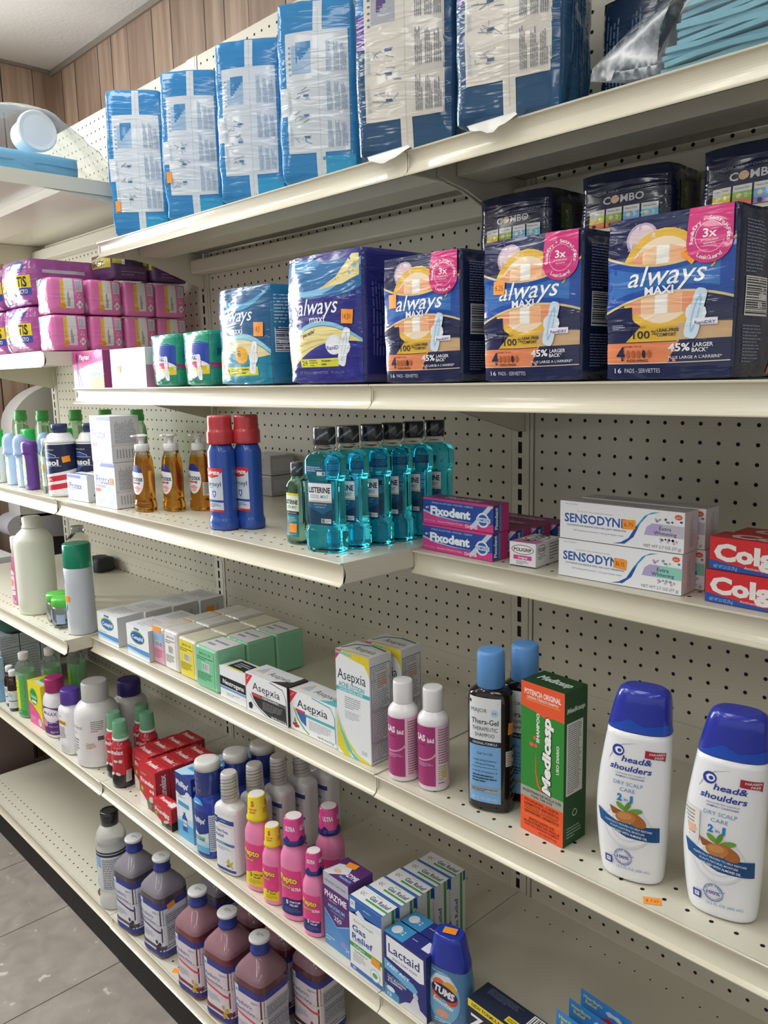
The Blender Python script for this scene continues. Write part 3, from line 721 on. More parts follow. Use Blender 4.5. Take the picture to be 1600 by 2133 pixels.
# ================================================================ second shelf: pad packs and cartons
Z2 = 2.53
def playtex_front(a, w=5.5, h=2.9):
    a.rect(0, .5*h, w, h, 'd3509c'); a.poly([(0, .42*h), (.5*w, .62*h), (w, .72*h), (w, .42*h), (.6*w, .38*h)], 'f0eaf4'); a.rect(0, 0, .6*w, .42*h, 'e8a8d0'); a.ell(.85*w, .9*h, .12*w, .12*h, 'e88ac0')
    a.poly([(.58*w, .0), (w, 0), (w, .3*h), (.66*w, .3*h)], 'f0d23c'); a.ell(.8*w, .37*h, .22*w, .045*h, '6ec0e4'); a.text('Playtex', .4*w, .84*h, .36*w, .14*h, 'ffffff', .03, .25)
    a.text('360', .84*w, .52*h, .14*w, .09*h, '5a5a70'); a.ell(.15*w, .8*h, .035*w, .16*h, '7a2c78', 16); a.ell(.16*w, .5*h, .045*w, .14*h, '7a2c78', 16)
    a.poly([(.14*w, .68*h), (.12*w, .5*h), (.2*w, .5*h), (.18*w, .68*h)], '7a2c78'); a.stroke([(.14*w, .42*h), (.17*w, .2*h), (.19*w, .02*h)], .1, '7a2c78'); a.stroke([(.19*w, .42*h), (.24*w, .22*h), (.3*w, .02*h)], .1, '7a2c78')
carton('tampon_box', 'pink and yellow carton with dark figure at left end of the second shelf', 'carton', (-1.38, -12.9), Z2, 0, 5.5, 2.6, 2.92, 'e6a4cc', playtex_front, lambda a: [a.rect(0, 0, 2.6, 2.9, '8e3a70'), a.text('360', 1.6, 2.2, .5, .7, 'e8c8dc', rot=90), a.bars(1.1, 2.2, 1.9, 2.7, n=8)])
o = carton('white_box', 'blank white carton between the pink carton and the green pad packs', 'carton', (5.42, -12.9), Z2, 0, 5.5, 2.9, 2.85, 'f2f0f0', lambda a: [a.rect(3.1, .12, 5.4, .5, 'bfe0d2'), a.ell(1.2, .27, .5, .24, 'f4dcea'), a.para(3.4, .2, 5, .42, 1, '98c4b2')], lambda a: a.rect(0, 0, 2.9, 1.6, 'c88ab0'))
sticker(o, c_front(o), 1.35, 1.35, .5, .5, 0, '')
def pad_shape(a, cu, cv, s, tilt=0, wing=True, col='eef2f4', core='c8dcea'):
    c, n = math.cos(math.radians(tilt)), math.sin(math.radians(tilt))
    def T(x, y): return cu+(x*c-y*n)*s, cv+(x*n+y*c)*s
    out = []
    for k in range(44):
        t = 2*math.pi*k/44; y = math.copysign(abs(math.sin(t))**.75, math.sin(t)); x = math.copysign(abs(math.cos(t))**.55, math.cos(t))*(.25+.09*y*y)*(1.2 if y < -.2 else 1)
        out.append(T(x, y))
    if wing: a.poly([T(-.2, .35), T(.2, .35), T(.34, .28), T(.44, .1), T(.42, -.12), T(.34, -.25), T(.2, -.3), T(-.2, -.3), T(-.34, -.25), T(-.42, -.12), T(-.44, .1), T(-.34, .28)], 'dfe8ee')
    a.poly(out, col); a.poly([T(.14*math.cos(2*math.pi*k/24), .78*math.sin(2*math.pi*k/24)) for k in range(24)], core); a.poly([T(.08*math.cos(2*math.pi*k/20), .6*math.sin(2*math.pi*k/20)) for k in range(20)], col)
def swoosh(u0, v0, u1, v1, bow, w, K=14):
    out = []
    for k in range(K+1):
        t = k/K; out.append((u0+(u1-u0)*t, v0+(v1-v0)*t+bow*4*t*(1-t)))
    return out
def band(a, top, bot, h): a.poly(top+bot[::-1], h)
def green_front(a, w=3.5, h=3.65):
    a.rect(0, .28*h, w, .82*h, '2b4aa8'); a.rect(0, .78*h, w, h, '22967c'); a.ell(.5*w, .34*h, .5*w, .14*h, 'e8e8ea'); a.rect(0, .2*h, w, .36*h, 'e2cf2e'); a.rect(.15*w, .33*h, .8*w, .44*h, 'd8447e'); a.rect(0, 0, w, .2*h, '1f8f74')  # white ellipse is a shine painted onto the pack front
    a.text('always', .42*w, .55*h, .5*w, .1*h, 'dfe6f4', .03, .25); a.text('1', .18*w, .27*h, .08*w, .12*h, '3a3a2a', .02); a.para(.28*w, .22*h, .55*w, .33*h, 3, '6a6420'); pad_shape(a, .72*w, .33*h, .24*h, 0, False)
PGr = Pack(3.5, 3.0, 3.65, .25, .14, .1, 61)
o = pack('sanitary_pad_pack', 'small green and blue pad pack, left of two, beside the white carton', 'pad pack', (11.6, -12.85), Z2, 0, PGr, lambda f: plastic('23967e', .6), green_front, lambda a: [a.rect(.5, 2.0, 2.2, 2.5, '1b6a58'), a.text('Thin', 1.4, 2.25, .8, .2, 'd8e890'), a.rect(0, 1.2, 3, 1.5, 'a83a70')], group='small green pad packs', n=14)
dup(o, (15.95+1.75, -12.85+1.5, Z2), -2, 'small green and blue pad pack, right one of two, touching the teal pad pack')
def always18(a, w=5.7, h=5.95):
    a.rect(0, .0, w, .38*h, '1f86a4'); a.rect(0, .38*h, w, h, '2a5f8c')
    band(a, swoosh(0, .98*h, w, .99*h, -.16*h, 0), swoosh(0, .9*h, w, .96*h, -.17*h, 0), '5aa4cc')
    band(a, swoosh(0, .3*h, w, .34*h, .2*h, 0), swoosh(0, .26*h, w, .3*h, .18*h, 0), '9ad0e0')
    band(a, swoosh(0, .27*h, w, .29*h, .18*h, 0), swoosh(0, .1*h, .7*w, .26*h, .16*h, 0), 'e4d7a8'); band(a, swoosh(.0, .08*h, .75*w, .24*h, .16*h, 0), swoosh(0, 0, .75*w, 0, 0, 0), '2a90ac')
    a.text('always', .42*w, .72*h, .62*w, .14*h, 'f2f6fa', .004, .3); a.text('maxi', .42*w, .56*h, .25*w, .075*h, 'e8eef4', .01)
    a.ell(.5*w, .3*h, .12*w, .09*h, 'e8b23c'); a.text('8', .46*w, .32*h, .06*w, .06*h, '4a4a4a')
    a.rect(.1*w, .09*h, .78*w, .18*h, 'd4d63c'); a.text('18', .17*w, .135*h, .09*w, .06*h, '3a4a4a'); a.para(.26*w, .1*h, .42*w, .17*h, 3, '6a7430'); a.para(.48*w, .1*h, .62*w, .17*h, 2, '6a7430'); pad_shape(a, .72*w, .27*h, .17*h, -14)
PA = Pack(5.7, 4.2, 5.95, .16, .1, .07, 71)
o = pack('sanitary_pad_pack', 'teal and blue pad pack with cream swoosh beside the green packs', 'pad pack', (20.4, -12.85), Z2, 0, PA, lambda f: plastic('2a6f9c', .6), always18, lambda a: [a.rect(0, 0, 4.2, 5.9, '2d7fa8'), a.para(.2, 3.6, 3.6, 5.4, 9, 'b9d4e4'), a.bars(.2, 1.9, 3.4, 3.4, '2a3a54', True, 14)], n=20)
sticker(o, PA.surf('front'), 4.75, 3.3, .85, .85, -3, '14.50', su=.285, sv=.3, base=.08)
def always24(a, w=6.5, h=7.05):
    a.rect(0, 0, w, h, '2c2f80'); a.rect(0, .66*h, w, .93*h, '2a6ea4')
    band(a, swoosh(0, .8*h, w, .72*h, -.13*h, 0), swoosh(0, .3*h, w, .3*h, 0, 0), '2d3384'); band(a, swoosh(0, .78*h, w, .94*h, -.13*h, 0), swoosh(0, .755*h, w, .88*h, -.14*h, 0), '7fb8dc')
    a.poly([(.5*w, .72*h), (.72*w, .8*h), (.9*w, .96*h), (.98*w, .96*h), (.98*w, .8*h), (.8*w, .745*h)], 'e6d798'); a.stroke([(.55*w, .73*h), (.78*w, .8*h), (.98*w, .9*h)], .06, 'c9b86a'); a.ell(.2*w, .92*h, .3*w, .05*h, '3c8cc0')
    band(a, swoosh(0, .32*h, w, .32*h, .16*h, 0), swoosh(0, .29*h, w, .3*h, .15*h, 0), '86c4e0'); band(a, swoosh(0, .29*h, w, .3*h, .145*h, 0), swoosh(0, .05*h, w, .3*h, .1*h, 0), 'e4d694')
    for k in range(3): a.stroke(swoosh(.02*w, (.1+.07*k)*h, .55*w, (.28+.03*k)*h, .02*h, 0, 8), .05, 'c4b468')
    band(a, swoosh(.0, .06*h, w, .27*h, .13*h, 0), swoosh(0, 0, w, 0, 0, 0), '2f3a96'); a.poly(swoosh(.0, .04*h, .98*w, .24*h, .13*h, 0)+[(.98*w, 0), (.0, 0)], '2c3088')
    a.text('always', .47*w, .6*h, .55*w, .13*h, 'eef2fa', .004, .3); a.text('maxi', .47*w, .5*h, .2*w, .06*h, 'e8ecf6', .01); a.text('3X Drier* plus seche*', .26*w, .375*h, .36*w, .03*h, '3a4258', .02, rot=12)
    a.ell(.68*w, .29*h, .11*w, .075*h, 'e8ecf4'); a.text('RapidDry', .68*w, .27*h, .19*w, .03*h, '5a4a9a', .02); pad_shape(a, .8*w, .27*h, .15*h, -18)
    a.rect(.2*w, .125*h, .72*w, .19*h, 'd9d648'); a.text('24', .26*w, .158*h, .07*w, .04*h, '3a4a3a'); a.para(.33*w, .13*h, .45*w, .185*h, 3, '6a7430'); a.para(.5*w, .13*h, .62*w, .185*h, 2, '6a7430'); a.text('24  PADS - SERVIETTES - TOALLAS', .47*w, .08*h, .62*w, .022*h, '7a86bc')
PA2 = Pack(6.5, 5.6, 7.05, .16, .08, .08, 73)
o = pack('sanitary_pad_pack', 'large navy pad pack with cream stripes left of the second shelf joint', 'pad pack', (27.55, -12.85), Z2, 0, PA2, lambda f: plastic('2b2f78', .6), always24, lambda a: [a.para(.5, 1.4, 2.2, 6, 8, '5a62a8', True)], lambda a: a.poly([(4.6, .2), (5.6, .2), (6.3, 5.2), (5.2, 5.2)], 'd9cb8c'), n=20)
sticker(o, PA2.surf('front'), 5.55, 3.5, .8, .75, -5, '14.50', su=.325, sv=.3525, base=.08)
def night(a, w=5.15, h=6.1):
    NV = '202a52'; a.rect(0, 0, w, h, NV)
    rnd = random.Random(4)
    for k in range(26): a.ell(rnd.uniform(.03, .95)*w, rnd.uniform(.72, .98)*h, .018, .018, 'd8dcf0', 6); a.n -= 1
    a.ell(.29*w, .86*h, .13*w, .1*h, 'b9a6bc'); a.ell(.29*w, .86*h, .11*w, .085*h, 'dcc6cc')
    a.ell(.47*w, .6*h, .35*w, .31*h, 'e4b94c'); a.ell(.47*w, .6*h, .29*w, .26*h, 'f0dcc0')
    for k, c in enumerate(('e8a078', 'f0c8a0', 'f2efe8', 'f0b488', 'e89a70')): a.poly([((.21+.105*k)*w, .4*h), ((.307+.105*k)*w, .4*h), ((.307+.105*k)*w, (.76+.05*(1-((k-1.5)/2)**2))*h), ((.21+.105*k)*w, (.76+.05*(1-((k-2.5)/2)**2))*h)], c)
    a.poly([(0, .77*h)]+swoosh(0, .77*h, w, .81*h, -.1*h, 0)+swoosh(w, .47*h, 0, .42*h, .08*h, 0), '2552a8'); a.poly(swoosh(.02*w, .71*h, .9*w, .73*h, -.07*h, 0)+swoosh(.9*w, .54*h, .02*w, .49*h, .05*h, 0), '3a74bc')
    a.stroke(swoosh(0, .77*h, w, .81*h, -.1*h, 0), lambda t: .09, 'e0c890'); a.stroke(swoosh(0, .42*h, w, .47*h, .08*h, 0), lambda t: .09, 'e0c890')
    a.poly([(0, .41*h)]+swoosh(0, .41*h, .23*w, .45*h, .01*h, 0, 4)+[(.24*w, .33*h), (.2*w, .22*h), (0, .21*h)], NV)
    a.poly([(.18*w, .23*h), (.32*w, .335*h), (.75*w, .335*h), (.75*w, .23*h)], 'd9b040'); a.poly([(.6*w, .34*h), (w, .34*h), (w, .22*h), (.6*w, .22*h)], 'cfae84'); a.poly([(.8*w, .42*h), (w, .43*h), (w, .33*h), (.8*w, .34*h)], '2b3150')
    a.rect(0, .095*h, .62*w, .225*h, 'e38a60'); a.poly([(.52*w, .095*h), (.62*w, .235*h), (w, .235*h), (w, .095*h)], '232a4c'); a.stroke([(.0, .096*h), (w, .1*h)], .035, 'd8c8b8')
    a.text('always', .5*w, .635*h, .62*w, .125*h, 'f4f6fa', .004, .3); a.text('MAXI', .45*w, .54*h, .23*w, .05*h, 'f0f2f8', .025)
    a.arc(.83*w, .69*h, .035*w, .04*h, -80, 80, .06, 'e0b848', 8)
    a.text('100', .315*w, .275*h, .14*w, .048*h, '2a2e44', .01); a.text('%', .42*w, .285*h, .05*w, .03*h, '2a2e44'); a.text('LEAK-FREE', .53*w, .297*h, .17*w, .02*h, '2a2e44', .02); a.text('COMFORT', .52*w, .27*h, .15*w, .02*h, '2a2e44', .02); a.text('up to / jusqu\'a', .28*w, .322*h, .14*w, .014*h, '4a4030')
    a.text('4', .135*w, .16*h, .075*w, .085*h, '232a4a', .03); a.text('overnight / de nuit', .24*w, .205*h, .16*w, .013*h, '6a3a2a'); a.text('FLEXI-WINGS', .28*w, .115*h, .18*w, .016*h, '5a2a1a', .02)
    for k in range(5): a.ell((.2+.045*k)*w, .155*h, .016*w, .026*h, '3a2c38' if k == 3 else 'b8663e', 12)
    a.text('45%', .62*w, .19*h, .17*w, .046*h, 'eef0f4', .03); a.text('LARGER', .8*w, .2*h, .15*w, .024*h, 'eef0f4', .02); a.text('BACK*', .78*w, .17*h, .12*w, .024*h, 'eef0f4', .02); a.text('PLUS LARGE A L\'ARRIERE*', .74*w, .128*h, .4*w, .018*h, 'dfe3ea', .01)
    a.text('16', .11*w, .052*h, .06*w, .032*h, 'e8eaf0'); a.text('PADS - SERVIETTES', .32*w, .052*h, .3*w, .028*h, 'c9cede')
    pad_shape(a, .74*w, .385*h, .15*h, -14, True, 'cfe2f0', '9cc4e2'); a.rect(.72*w, .315*h, .9*w, .355*h, 'eceaf2'); a.text('RapidDRY', .81*w, .33*h, .15*w, .02*h, '3a4a8a', .02); a.para(.12*w-.3, .31*h, .18*w, .345*h, 3, 'a8b0c8')
    a.poly([(.66*w, h)]+[(.815*w+.165*w*math.cos(math.radians(t)), .79*h+.12*h*math.sin(math.radians(t))) for t in range(180, 361, 18)]+[(.98*w, h)], 'd43a80')
    a.arc(.82*w, .82*h, .105*w, .088*h, 0, 360, .025, 'f0b8d0', 28); a.text('3x', .82*w, .845*h, .1*w, .05*h, 'fdf2f6', .02); a.text('protection', .82*w, .806*h, .12*w, .017*h, 'f8dce8'); a.text('system', .82*w, .785*h, .085*w, .015*h, 'f8dce8')
    a.arctext('RapidDry + SecurelyFits', .82*w, .815*h, .135*w, 195, -15, .15, 'fbe6ee'); a.arctext('LeakGuard', .82*w, .825*h, .145*w, 235, 305, .15, 'fbe6ee', True)
def night_side(a, d=3.6, h=6.1):
    a.para(.5, 3.7, 2.2, 5.6, 16, '7c86a8', False, .4); a.bars(.55, 2.2, 2.3, 3.6, '2a2c3a', True, 22); a.para(.5, .5, 2.0, 1.9, 12, '7c86a8', False, .4); a.poly([(2.9, .1), (3.5, .1), (3.5, 1.4), (3.1, .6)], 'd98a50'); a.rect(3.1, 1.4, 3.5, 4.4, 'e0b890')
PN = Pack(5.15, 3.7, 6.1, .12, .06, .06, 77)
o1 = pack('sanitary_pad_pack', 'night pad pack nearest the shelf joint, orange sticker at left of its lettering', 'pad pack', (35.5, -12.85), Z2, 0, PN, lambda f: plastic('1f2848', .6), night, night_side, group='night pad packs with pink corner tab', n=20)
sticker(o1, PN.surf('front'), .75, 4.0, .6, .68, 0, '', su=.2575, sv=.305, base=.08)
o2 = dup(o1, (41.85+2.58, -12.85+1.85, Z2), 0, 'night pad pack in the middle of three, orange sticker over its first letter', drop=('price_sticker',))
sticker(o2, PN.surf('front'), 1.0, 4.05, .66, .58, -4, '6.25', su=.2575, sv=.305, base=.08)
o3 = dup(o1, (48.0+2.58, -12.85+1.85, Z2), 0, 'largest looking night pad pack at the right picture edge, sticker set diagonally', drop=('price_sticker',))
sticker(o3, PN.surf('front'), 3.55, 4.5, .62, .55, -42, '7.25', su=.2575, sv=.305, base=.08)
def combo(a, w=4.5, h=9.6):
    a.text('CHOOSE YOUR / CHOISISSEZ VOTRE', .5*w, .905*h, .78*w, .012*h, '8890a4'); a.text('COMBO', .5*w, .865*h, .48*w, .035*h, 'c9c8cc', .025); a.ell(.4*w, .865*h, .05*w, .019*h, 'd8b090')
    for k, (c, n, q) in enumerate((('d8cf3a', '1', 'Light Flow'), ('8fb84a', '2', 'Moderate Flow'), ('6fb4dc', '3', 'Heavy Flow'), ('7cc0dc', '3', 'Heaviest Flow'))):
        u = (.1+.205*k)*w; a.rect(u, .76*h, u+.185*w, .825*h, 'dcdcd8'); a.rect(u, .76*h, u+.185*w, .797*h, c); a.rect(u, .735*h, u+.185*w, .762*h, ('e08a60', 'd87a50', '8a7ab8', '6a9cc0')[k]); a.text(q, u+.09*w, .812*h, .14*w, .008*h, '3a3a4a'); a.text(n, u+.13*w, .78*h, .03*w, .018*h, 'f4f4ee'); a.ell(u+.06*w, .78*h, .025*w, .011*h, 'e8c8a8'); a.ell(u+.06*w, .747*h, .025*w, .01*h, '3a3038')
    a.rect(.1*w, .715*h, .9*w, .732*h, 'd8cfb8'); a.para(.1*w, .3*h, .8*w, .7*h, 12, '5a6484')
PC = Pack(4.5, 3.6, 9.6, .14, .07, .09, 79)
c1 = pack('sanitary_pad_pack', 'dark combo pad pack behind the first night pack, leftmost of three', 'pad pack', (36.45, -6.5), Z2, 0, PC, lambda f: plastic('1c2440', .7), combo, lambda a: [a.rect(.8, 7.6, 2.0, 8.9, '5c6a3a'), a.text('1 OR', 1.4, 8.2, .9, .35, 'c8cc9a', .02, rot=90)], group='dark combo pad packs in the back row', n=18)
dup(c1, (42.7+2.2, -6.5+1.8, Z2), 3, 'dark combo pad pack behind the middle night pack, centre of three')
dup(c1, (48.65+2.25, -6.5+1.8, Z2), 0, 'dark combo pad pack behind the largest night pack, at the picture edge')
# ================================================================ third shelf, middle bay: mouthwash, soaps, shaving cream
Z3 = -6.47
def bottle(name, label, cat, loc, rot, group=None):
    r = root(name, loc, rot); tag(r, label, cat, group); return r
def wrap(parent, L, fn, name='label', step=.16, sv=.5, base=.012, lab=None, rough=.4, u0=0):
    mb = MB(); a = Art(mb, L.surf, step, sv, u0=u0, base=base, rough=rough); fn(a); return mb.build(name, parent, lab)
# peroxide rinse: blue bottle with a big red cap
def peroxyl(loc, rot, label):
    r = bottle('rinse_bottle', label, 'bottle', loc, rot, 'blue rinse bottles with red caps')
    L = Loft([(0, .96, .7, 2.6), (.06, 1.02, .76, 2.6), (.5, 1.03, .77, 2.6), (.85, .93, .68, 2.6), (1.2, .93, .68, 2.6), (4.2, .96, .7, 2.6), (4.9, .95, .7, 2.6), (5.25, .78, .66, 2.3), (5.4, .7, .66, 2)])
    loft_part('body', r, L, mat('2a4fa4', .25, coat=.4), 'blue bottle')
    C = round_loft([(.84, 5.42), (.86, 5.5), (.86, 6.15), (.8, 6.3), (.78, 6.35), (.76, 7.1), (.72, 7.2), (.5, 7.22)])
    loft_part('cap', r, C, mat('c03a40', .22, coat=.5, bump=.25, bscale=40), 'shrink wrapped red cap')
    def lab(a):
        a.rect(-.86, 1.15, .72, 3.95, 'c9d3de'); a.rect(-.86, 3.35, .72, 3.95, 'c9d3de'); a.poly([(-.86, 3.95), (.72, 3.95), (.72, 3.72), (.4, 3.42), (-.1, 3.32), (-.86, 3.4)], 'cc3038')
        a.text('Colgate', -.12, 3.68, 1.35, .3, 'f4f0f0', .03); a.text('Peroxyl', -.1, 2.95, 1.4, .3, '38527c', .01); a.para(-.7, 2.66, .6, 2.74, 1, '7a8cb0')
        a.poly([(-.16, 2.5), (.16, 2.5), (.16, 2.25), (0, 2.05), (-.16, 2.25)], '2c4c9a'); a.rect(-.05, 2.18, .05, 2.46, 'e8eef4'); a.rect(-.1, 2.28, .1, 2.36, 'e8eef4')
        a.rect(-.86, 1.78, .72, 1.92, '2a4fa4'); a.para(-.75, 1.42, .55, 1.72, 3, '6a7c9c'); a.rect(-.86, 1.15, .72, 1.3, 'cc3038'); a.para(-.7, 1.18, .5, 1.27, 1, 'e8c8c8')
    wrap(r, L, lab, lab='white and red printed label'); return r
o = peroxyl((21.1, -13.5, Z3), 6, 'red capped blue rinse bottle nearer the shelf edge, in front of its twin')
dup(o, (22.05, -12.15, Z3), 4, 'red capped blue rinse bottle standing just behind its twin')
# large teal mouthwash
TEAL = lambda: mat('46dcfa', .04, trans=1.0, ior=1.33); CLEAR = lambda: mat('eef4f4', .05, trans=1.0, ior=1.2)
def mouthwash(loc, rot, label):
    r = bottle('mouthwash_bottle', label, 'bottle', loc, rot, 'large teal mouthwash bottles')
    L = Loft([(0, 1.05, .58, 3.2), (.08, 1.16, .67, 3.2), (.3, 1.2, .7, 3.2), (1.15, 1.2, .7, 3.2), (1.3, 1.1, .64, 3.4), (1.4, 1.08, .62, 3.6), (3.9, 1.08, .62, 3.6), (4.0, 1.12, .64, 3.4), (4.15, 1.2, .7, 3.2), (4.95, 1.2, .7, 3.0), (5.2, 1.1, .68, 2.8), (5.4, .85, .64, 2.3), (5.46, .6, .6, 2.0), (5.5, .58, .58, 2)])
    loft_part('body', r, L, TEAL(), 'teal liquid filled bottle')
    Nk = round_loft([(.58, 5.5), (.6, 5.55), (.6, 5.66), (.55, 5.7), (.55, 5.84)], 2); loft_part('neck', r, Nk, CLEAR(), 'clear neck')
    mb = MB(); mb.lathe([(.6, 5.84), (.62, 5.88), (.62, 6.7), (.59, 6.78), (.4, 6.79)], mat('22262e', .25, coat=.6), 32); CL = round_loft([(.625, 5.84), (.625, 6.7)], 1)
    a = Art(mb, CL.surf, .1, 0, base=.004)
    for u, v in ((-.55, 6.3), (.25, 6.35), (.95, 6.25)): a.text('LISTERINE', u, v, .75, .12, 'a8b0b8', .01, rot=32)
    weld(mb.build('cap', r, 'black wrapped cap'))
    def lab(a):
        a.rect(-.8, 1.5, .8, 3.85, '1f5f88'); a.poly([(-.8, 1.5), (.8, 1.5), (.8, 2.4), (.2, 2.1), (-.8, 2.5)], '17405f'); a.rect(-.76, 2.75, .78, 3.78, 'eef1f2')
        a.text('LISTERINE', 0, 3.42, 1.42, .3, '1c2a3c', .035); a.text('COOL MINT', 0, 3.06, 1.2, .2, '2f9cb8', .01); a.rect(-.74, 2.78, .76, 2.83, 'd8b24a'); a.text('DEEP CLEANING AND', .05, 2.62, .85, .07, 'bcd4e2'); a.text('FRESH BREATH', .05, 2.48, .65, .07, 'bcd4e2')
        a.rect(.1, 1.62, .72, 1.86, 'd8dfe2'); a.rect(.13, 1.64, .33, 1.84, '6a7a80'); a.para(.38, 1.66, .7, 1.8, 2, '5a6a70')
        a.rect(-.8, 4.3, .55, 4.75, '1d5880'); a.para(-.7, 4.4, .35, 4.7, 3, 'b8d4e0'); a.rect(-.05, 4.22, .5, 4.42, 'd8dfe2'); a.rect(.3, 4.24, .46, 4.4, '5a6a70')
    wrap(r, L, lab, lab='dark blue label with white name panel'); return r
m0 = mouthwash((31.4, -13.5, Z3), 14, 'teal mouthwash bottle at the shelf corner, nearest the camera')
for x, y, rz, lb in ((31.6, -11.97, 12, 'teal mouthwash bottle second in the file from the shelf corner'), (31.85, -10.45, 13, 'teal mouthwash bottle third in the file from the shelf corner'), (31.95, -8.93, 12, 'teal mouthwash bottle fourth in the file from the shelf corner'),
                     (32.15, -7.4, 13, 'teal mouthwash bottle fifth in the file, beside the denture cartons'), (32.4, -5.85, 11, 'teal mouthwash bottle last in the file, nearest the pegboard')):
    dup(m0, (x, y, Z3), rz, lb)
r = bottle('mouthwash_bottle', 'small pale green mouthwash bottle left of the large teal ones', 'bottle', (28.55, -13.25, Z3), 2)
L = Loft([(0, .66, .48, 3), (.08, .72, .54, 3), (.6, .72, .54, 3), (.75, .66, .5, 3.2), (3.0, .66, .5, 3.2), (3.3, .7, .52, 3), (3.6, .55, .48, 2.4), (3.8, .36, .36, 2), (3.9, .35, .35, 2)]); loft_part('body', r, L, mat('a6dcc4', .05, trans=1, ior=1.33))
mb = MB(); mb.lathe([(.35, 3.9), (.37, 3.95), (.37, 4.62), (.34, 4.7), (.2, 4.71)], mat('40464c', .3, coat=.5), 24); a = Art(mb, round_loft([(.375, 3.9), (.375, 4.7)], 1).surf, .08, 0, base=.004)
for u in (-.5, .05, .5): a.text('LISTERINE', u, 4.3, .5, .09, 'd4d8dc', .01, rot=35)
weld(mb.build('cap', r, 'dark wrapped cap'))
wrap(r, L, lambda a: [a.rect(-.55, .45, .55, 2.95, '1f7f8e'), a.rect(-.55, 1.75, .55, 2.95, 'dfe9d8'), a.rect(-.55, 2.8, .55, 2.95, 'd8cf3a'), a.text('LISTERINE', -.02, 2.45, 1.02, .24, '1c2a3c', .035), a.text('COOL MINT', .0, 2.16, .85, .16, '2f7f78', .01), a.rect(-.55, 1.72, .55, 1.92, '16242e'), a.text('ZERO ALCOHOL', 0, 1.82, .85, .09, 'd8e0e0'), a.para(-.4, 1.25, .4, 1.6, 4, 'a8d0d4'), a.para(-.4, .5, .4, .62, 2, 'a8d0d4')], lab='label with white name panel')
sticker(r, L.surf, .1, .95, .62, .52, 0, su=.2, base=.05)
# amber hand soap pumps
def pump(loc, rot, label, stk=False):
    r = bottle('soap_pump_bottle', label, 'bottle', loc, rot, 'amber hand soap pump bottles')
    L = Loft([(0, .86, .56, 2.6), (.07, .95, .64, 2.6), (.55, .97, .66, 2.6), (.8, .9, .6, 2.6), (1.3, .92, .6, 2.5), (2.4, 1.0, .62, 2.4), (3.2, .94, .6, 2.4), (3.9, .8, .56, 2.3), (4.25, .62, .5, 2.1), (4.4, .5, .48, 2)])
    loft_part('body', r, L, [(3.95, mat('f2a63c', .05, trans=1, ior=1.33)), (9, mat('f4efe4', .05, trans=1, ior=1.25))], 'clear bottle of amber soap')
    mb = MB(); W_ = mat('eeeeec', .35, sss=.1); mb.lathe([(.5, 4.4), (.53, 4.42), (.53, 4.85), (.48, 4.92), (.2, 4.95), (.2, 5.25), (.28, 5.28), (.28, 5.42), (.1, 5.45)], W_, 26)
    mb.lathe([(.1, 5.42), (.5, 5.46), (.46, 5.55), (.25, 5.62), (.05, 5.63)], W_, 26); mb.box(-.2, .2, -.78, 0, 5.45, 5.58, W_, .05); weld(mb.build('pump', r, 'white pump head'))
    def lab(a):
        a.ell(-.05, 2.35, .8, 1.1, 'e6e9ee'); a.poly([(-.05+.8*math.cos(math.radians(t)), 2.35+1.1*math.sin(math.radians(t))) for t in range(28, 153, 8)], '28358a')
        a.text('Protex', .05, 2.45, 1.3, .38, '28306e', .02); a.rect(-.5, 2.05, .2, 2.16, 'd04a48'); a.ell(.3, 2.1, .1, .1, '7a5a68', 12); a.para(-.55, 2.2, .45, 2.26, 1, '8a90b0'); a.poly([(-.45, 1.75), (.1, 1.9), (.45, 1.7), (.1, 1.6)], 'e89a94'); a.poly([(-.3, 1.5), (.2, 1.7), (.3, 1.5), (.0, 1.4)], 'eeb0a8')
    wrap(r, L, lab, lab='oval white label'); return r
p0 = pump((10.25, -13.3, Z3), 4, 'amber soap pump bottle nearest the shelf edge')
dup(p0, (11.75, -11.8, Z3), 2, 'amber soap pump bottle in the middle of three')
p3 = dup(p0, (13.1, -10.3, Z3), 6, 'amber soap pump bottle farthest back, white sticker at its side')
mb = MB(); L_ = Loft([(0, .97, .64, 2.5), (4, .97, .64, 2.5)]); a = Art(mb, L_.surf, .2, 0, base=.03); a.rect(.85, 1.15, 1.35, 2.1, 'd9d6cc'); a.para(.9, 1.2, 1.3, 2.05, 8, '8a8478'); mb.build('store_sticker', p3, 'white printed sticker')
# soap cartons
def soap_front(a, w=3.3, h=3.45, top=False):
    a.rect(0, 0, w, h, 'e9edf2'); a.rect(0, h-.35, w, h-.06, '4a5fae'); a.poly([(.3, h-.06), (1.3, h-.06), (1.0, h-.35), (.0, h-.35)], 'd8e0f0')
    a.text('Protex', .42*w, .62*h, .66*w, .2*h, '3a4a9e', .015); a.rect(.05*w, .43*h, .55*w, .5*h, 'a8acb0'); a.rect(.05*w, .34*h, .3*w, .41*h, 'd04a48'); a.ell(.72*w, .28*h, .2*w, .2*h, 'bfe0e2'); a.poly([(.5*w, .1*h), (.9*w, .2*h), (.85*w, .42*h), (.55*w, .3*h)], 'd8e8ea'); a.para(.08*w, .05*h, .5*w, .22*h, 4, 'b8c0cc')
    rnd = random.Random(int(w*10)+top)
    for k in range(16):
        u, v = rnd.uniform(.05, .9)*w, rnd.uniform(.05, .9)*h; a.stroke([(u, v), (min(w-.02, u+rnd.uniform(.1, .35)), min(h-.02, v+rnd.uniform(-.05, .3)))], .035, 'f6f8fa'); a.n -= 1
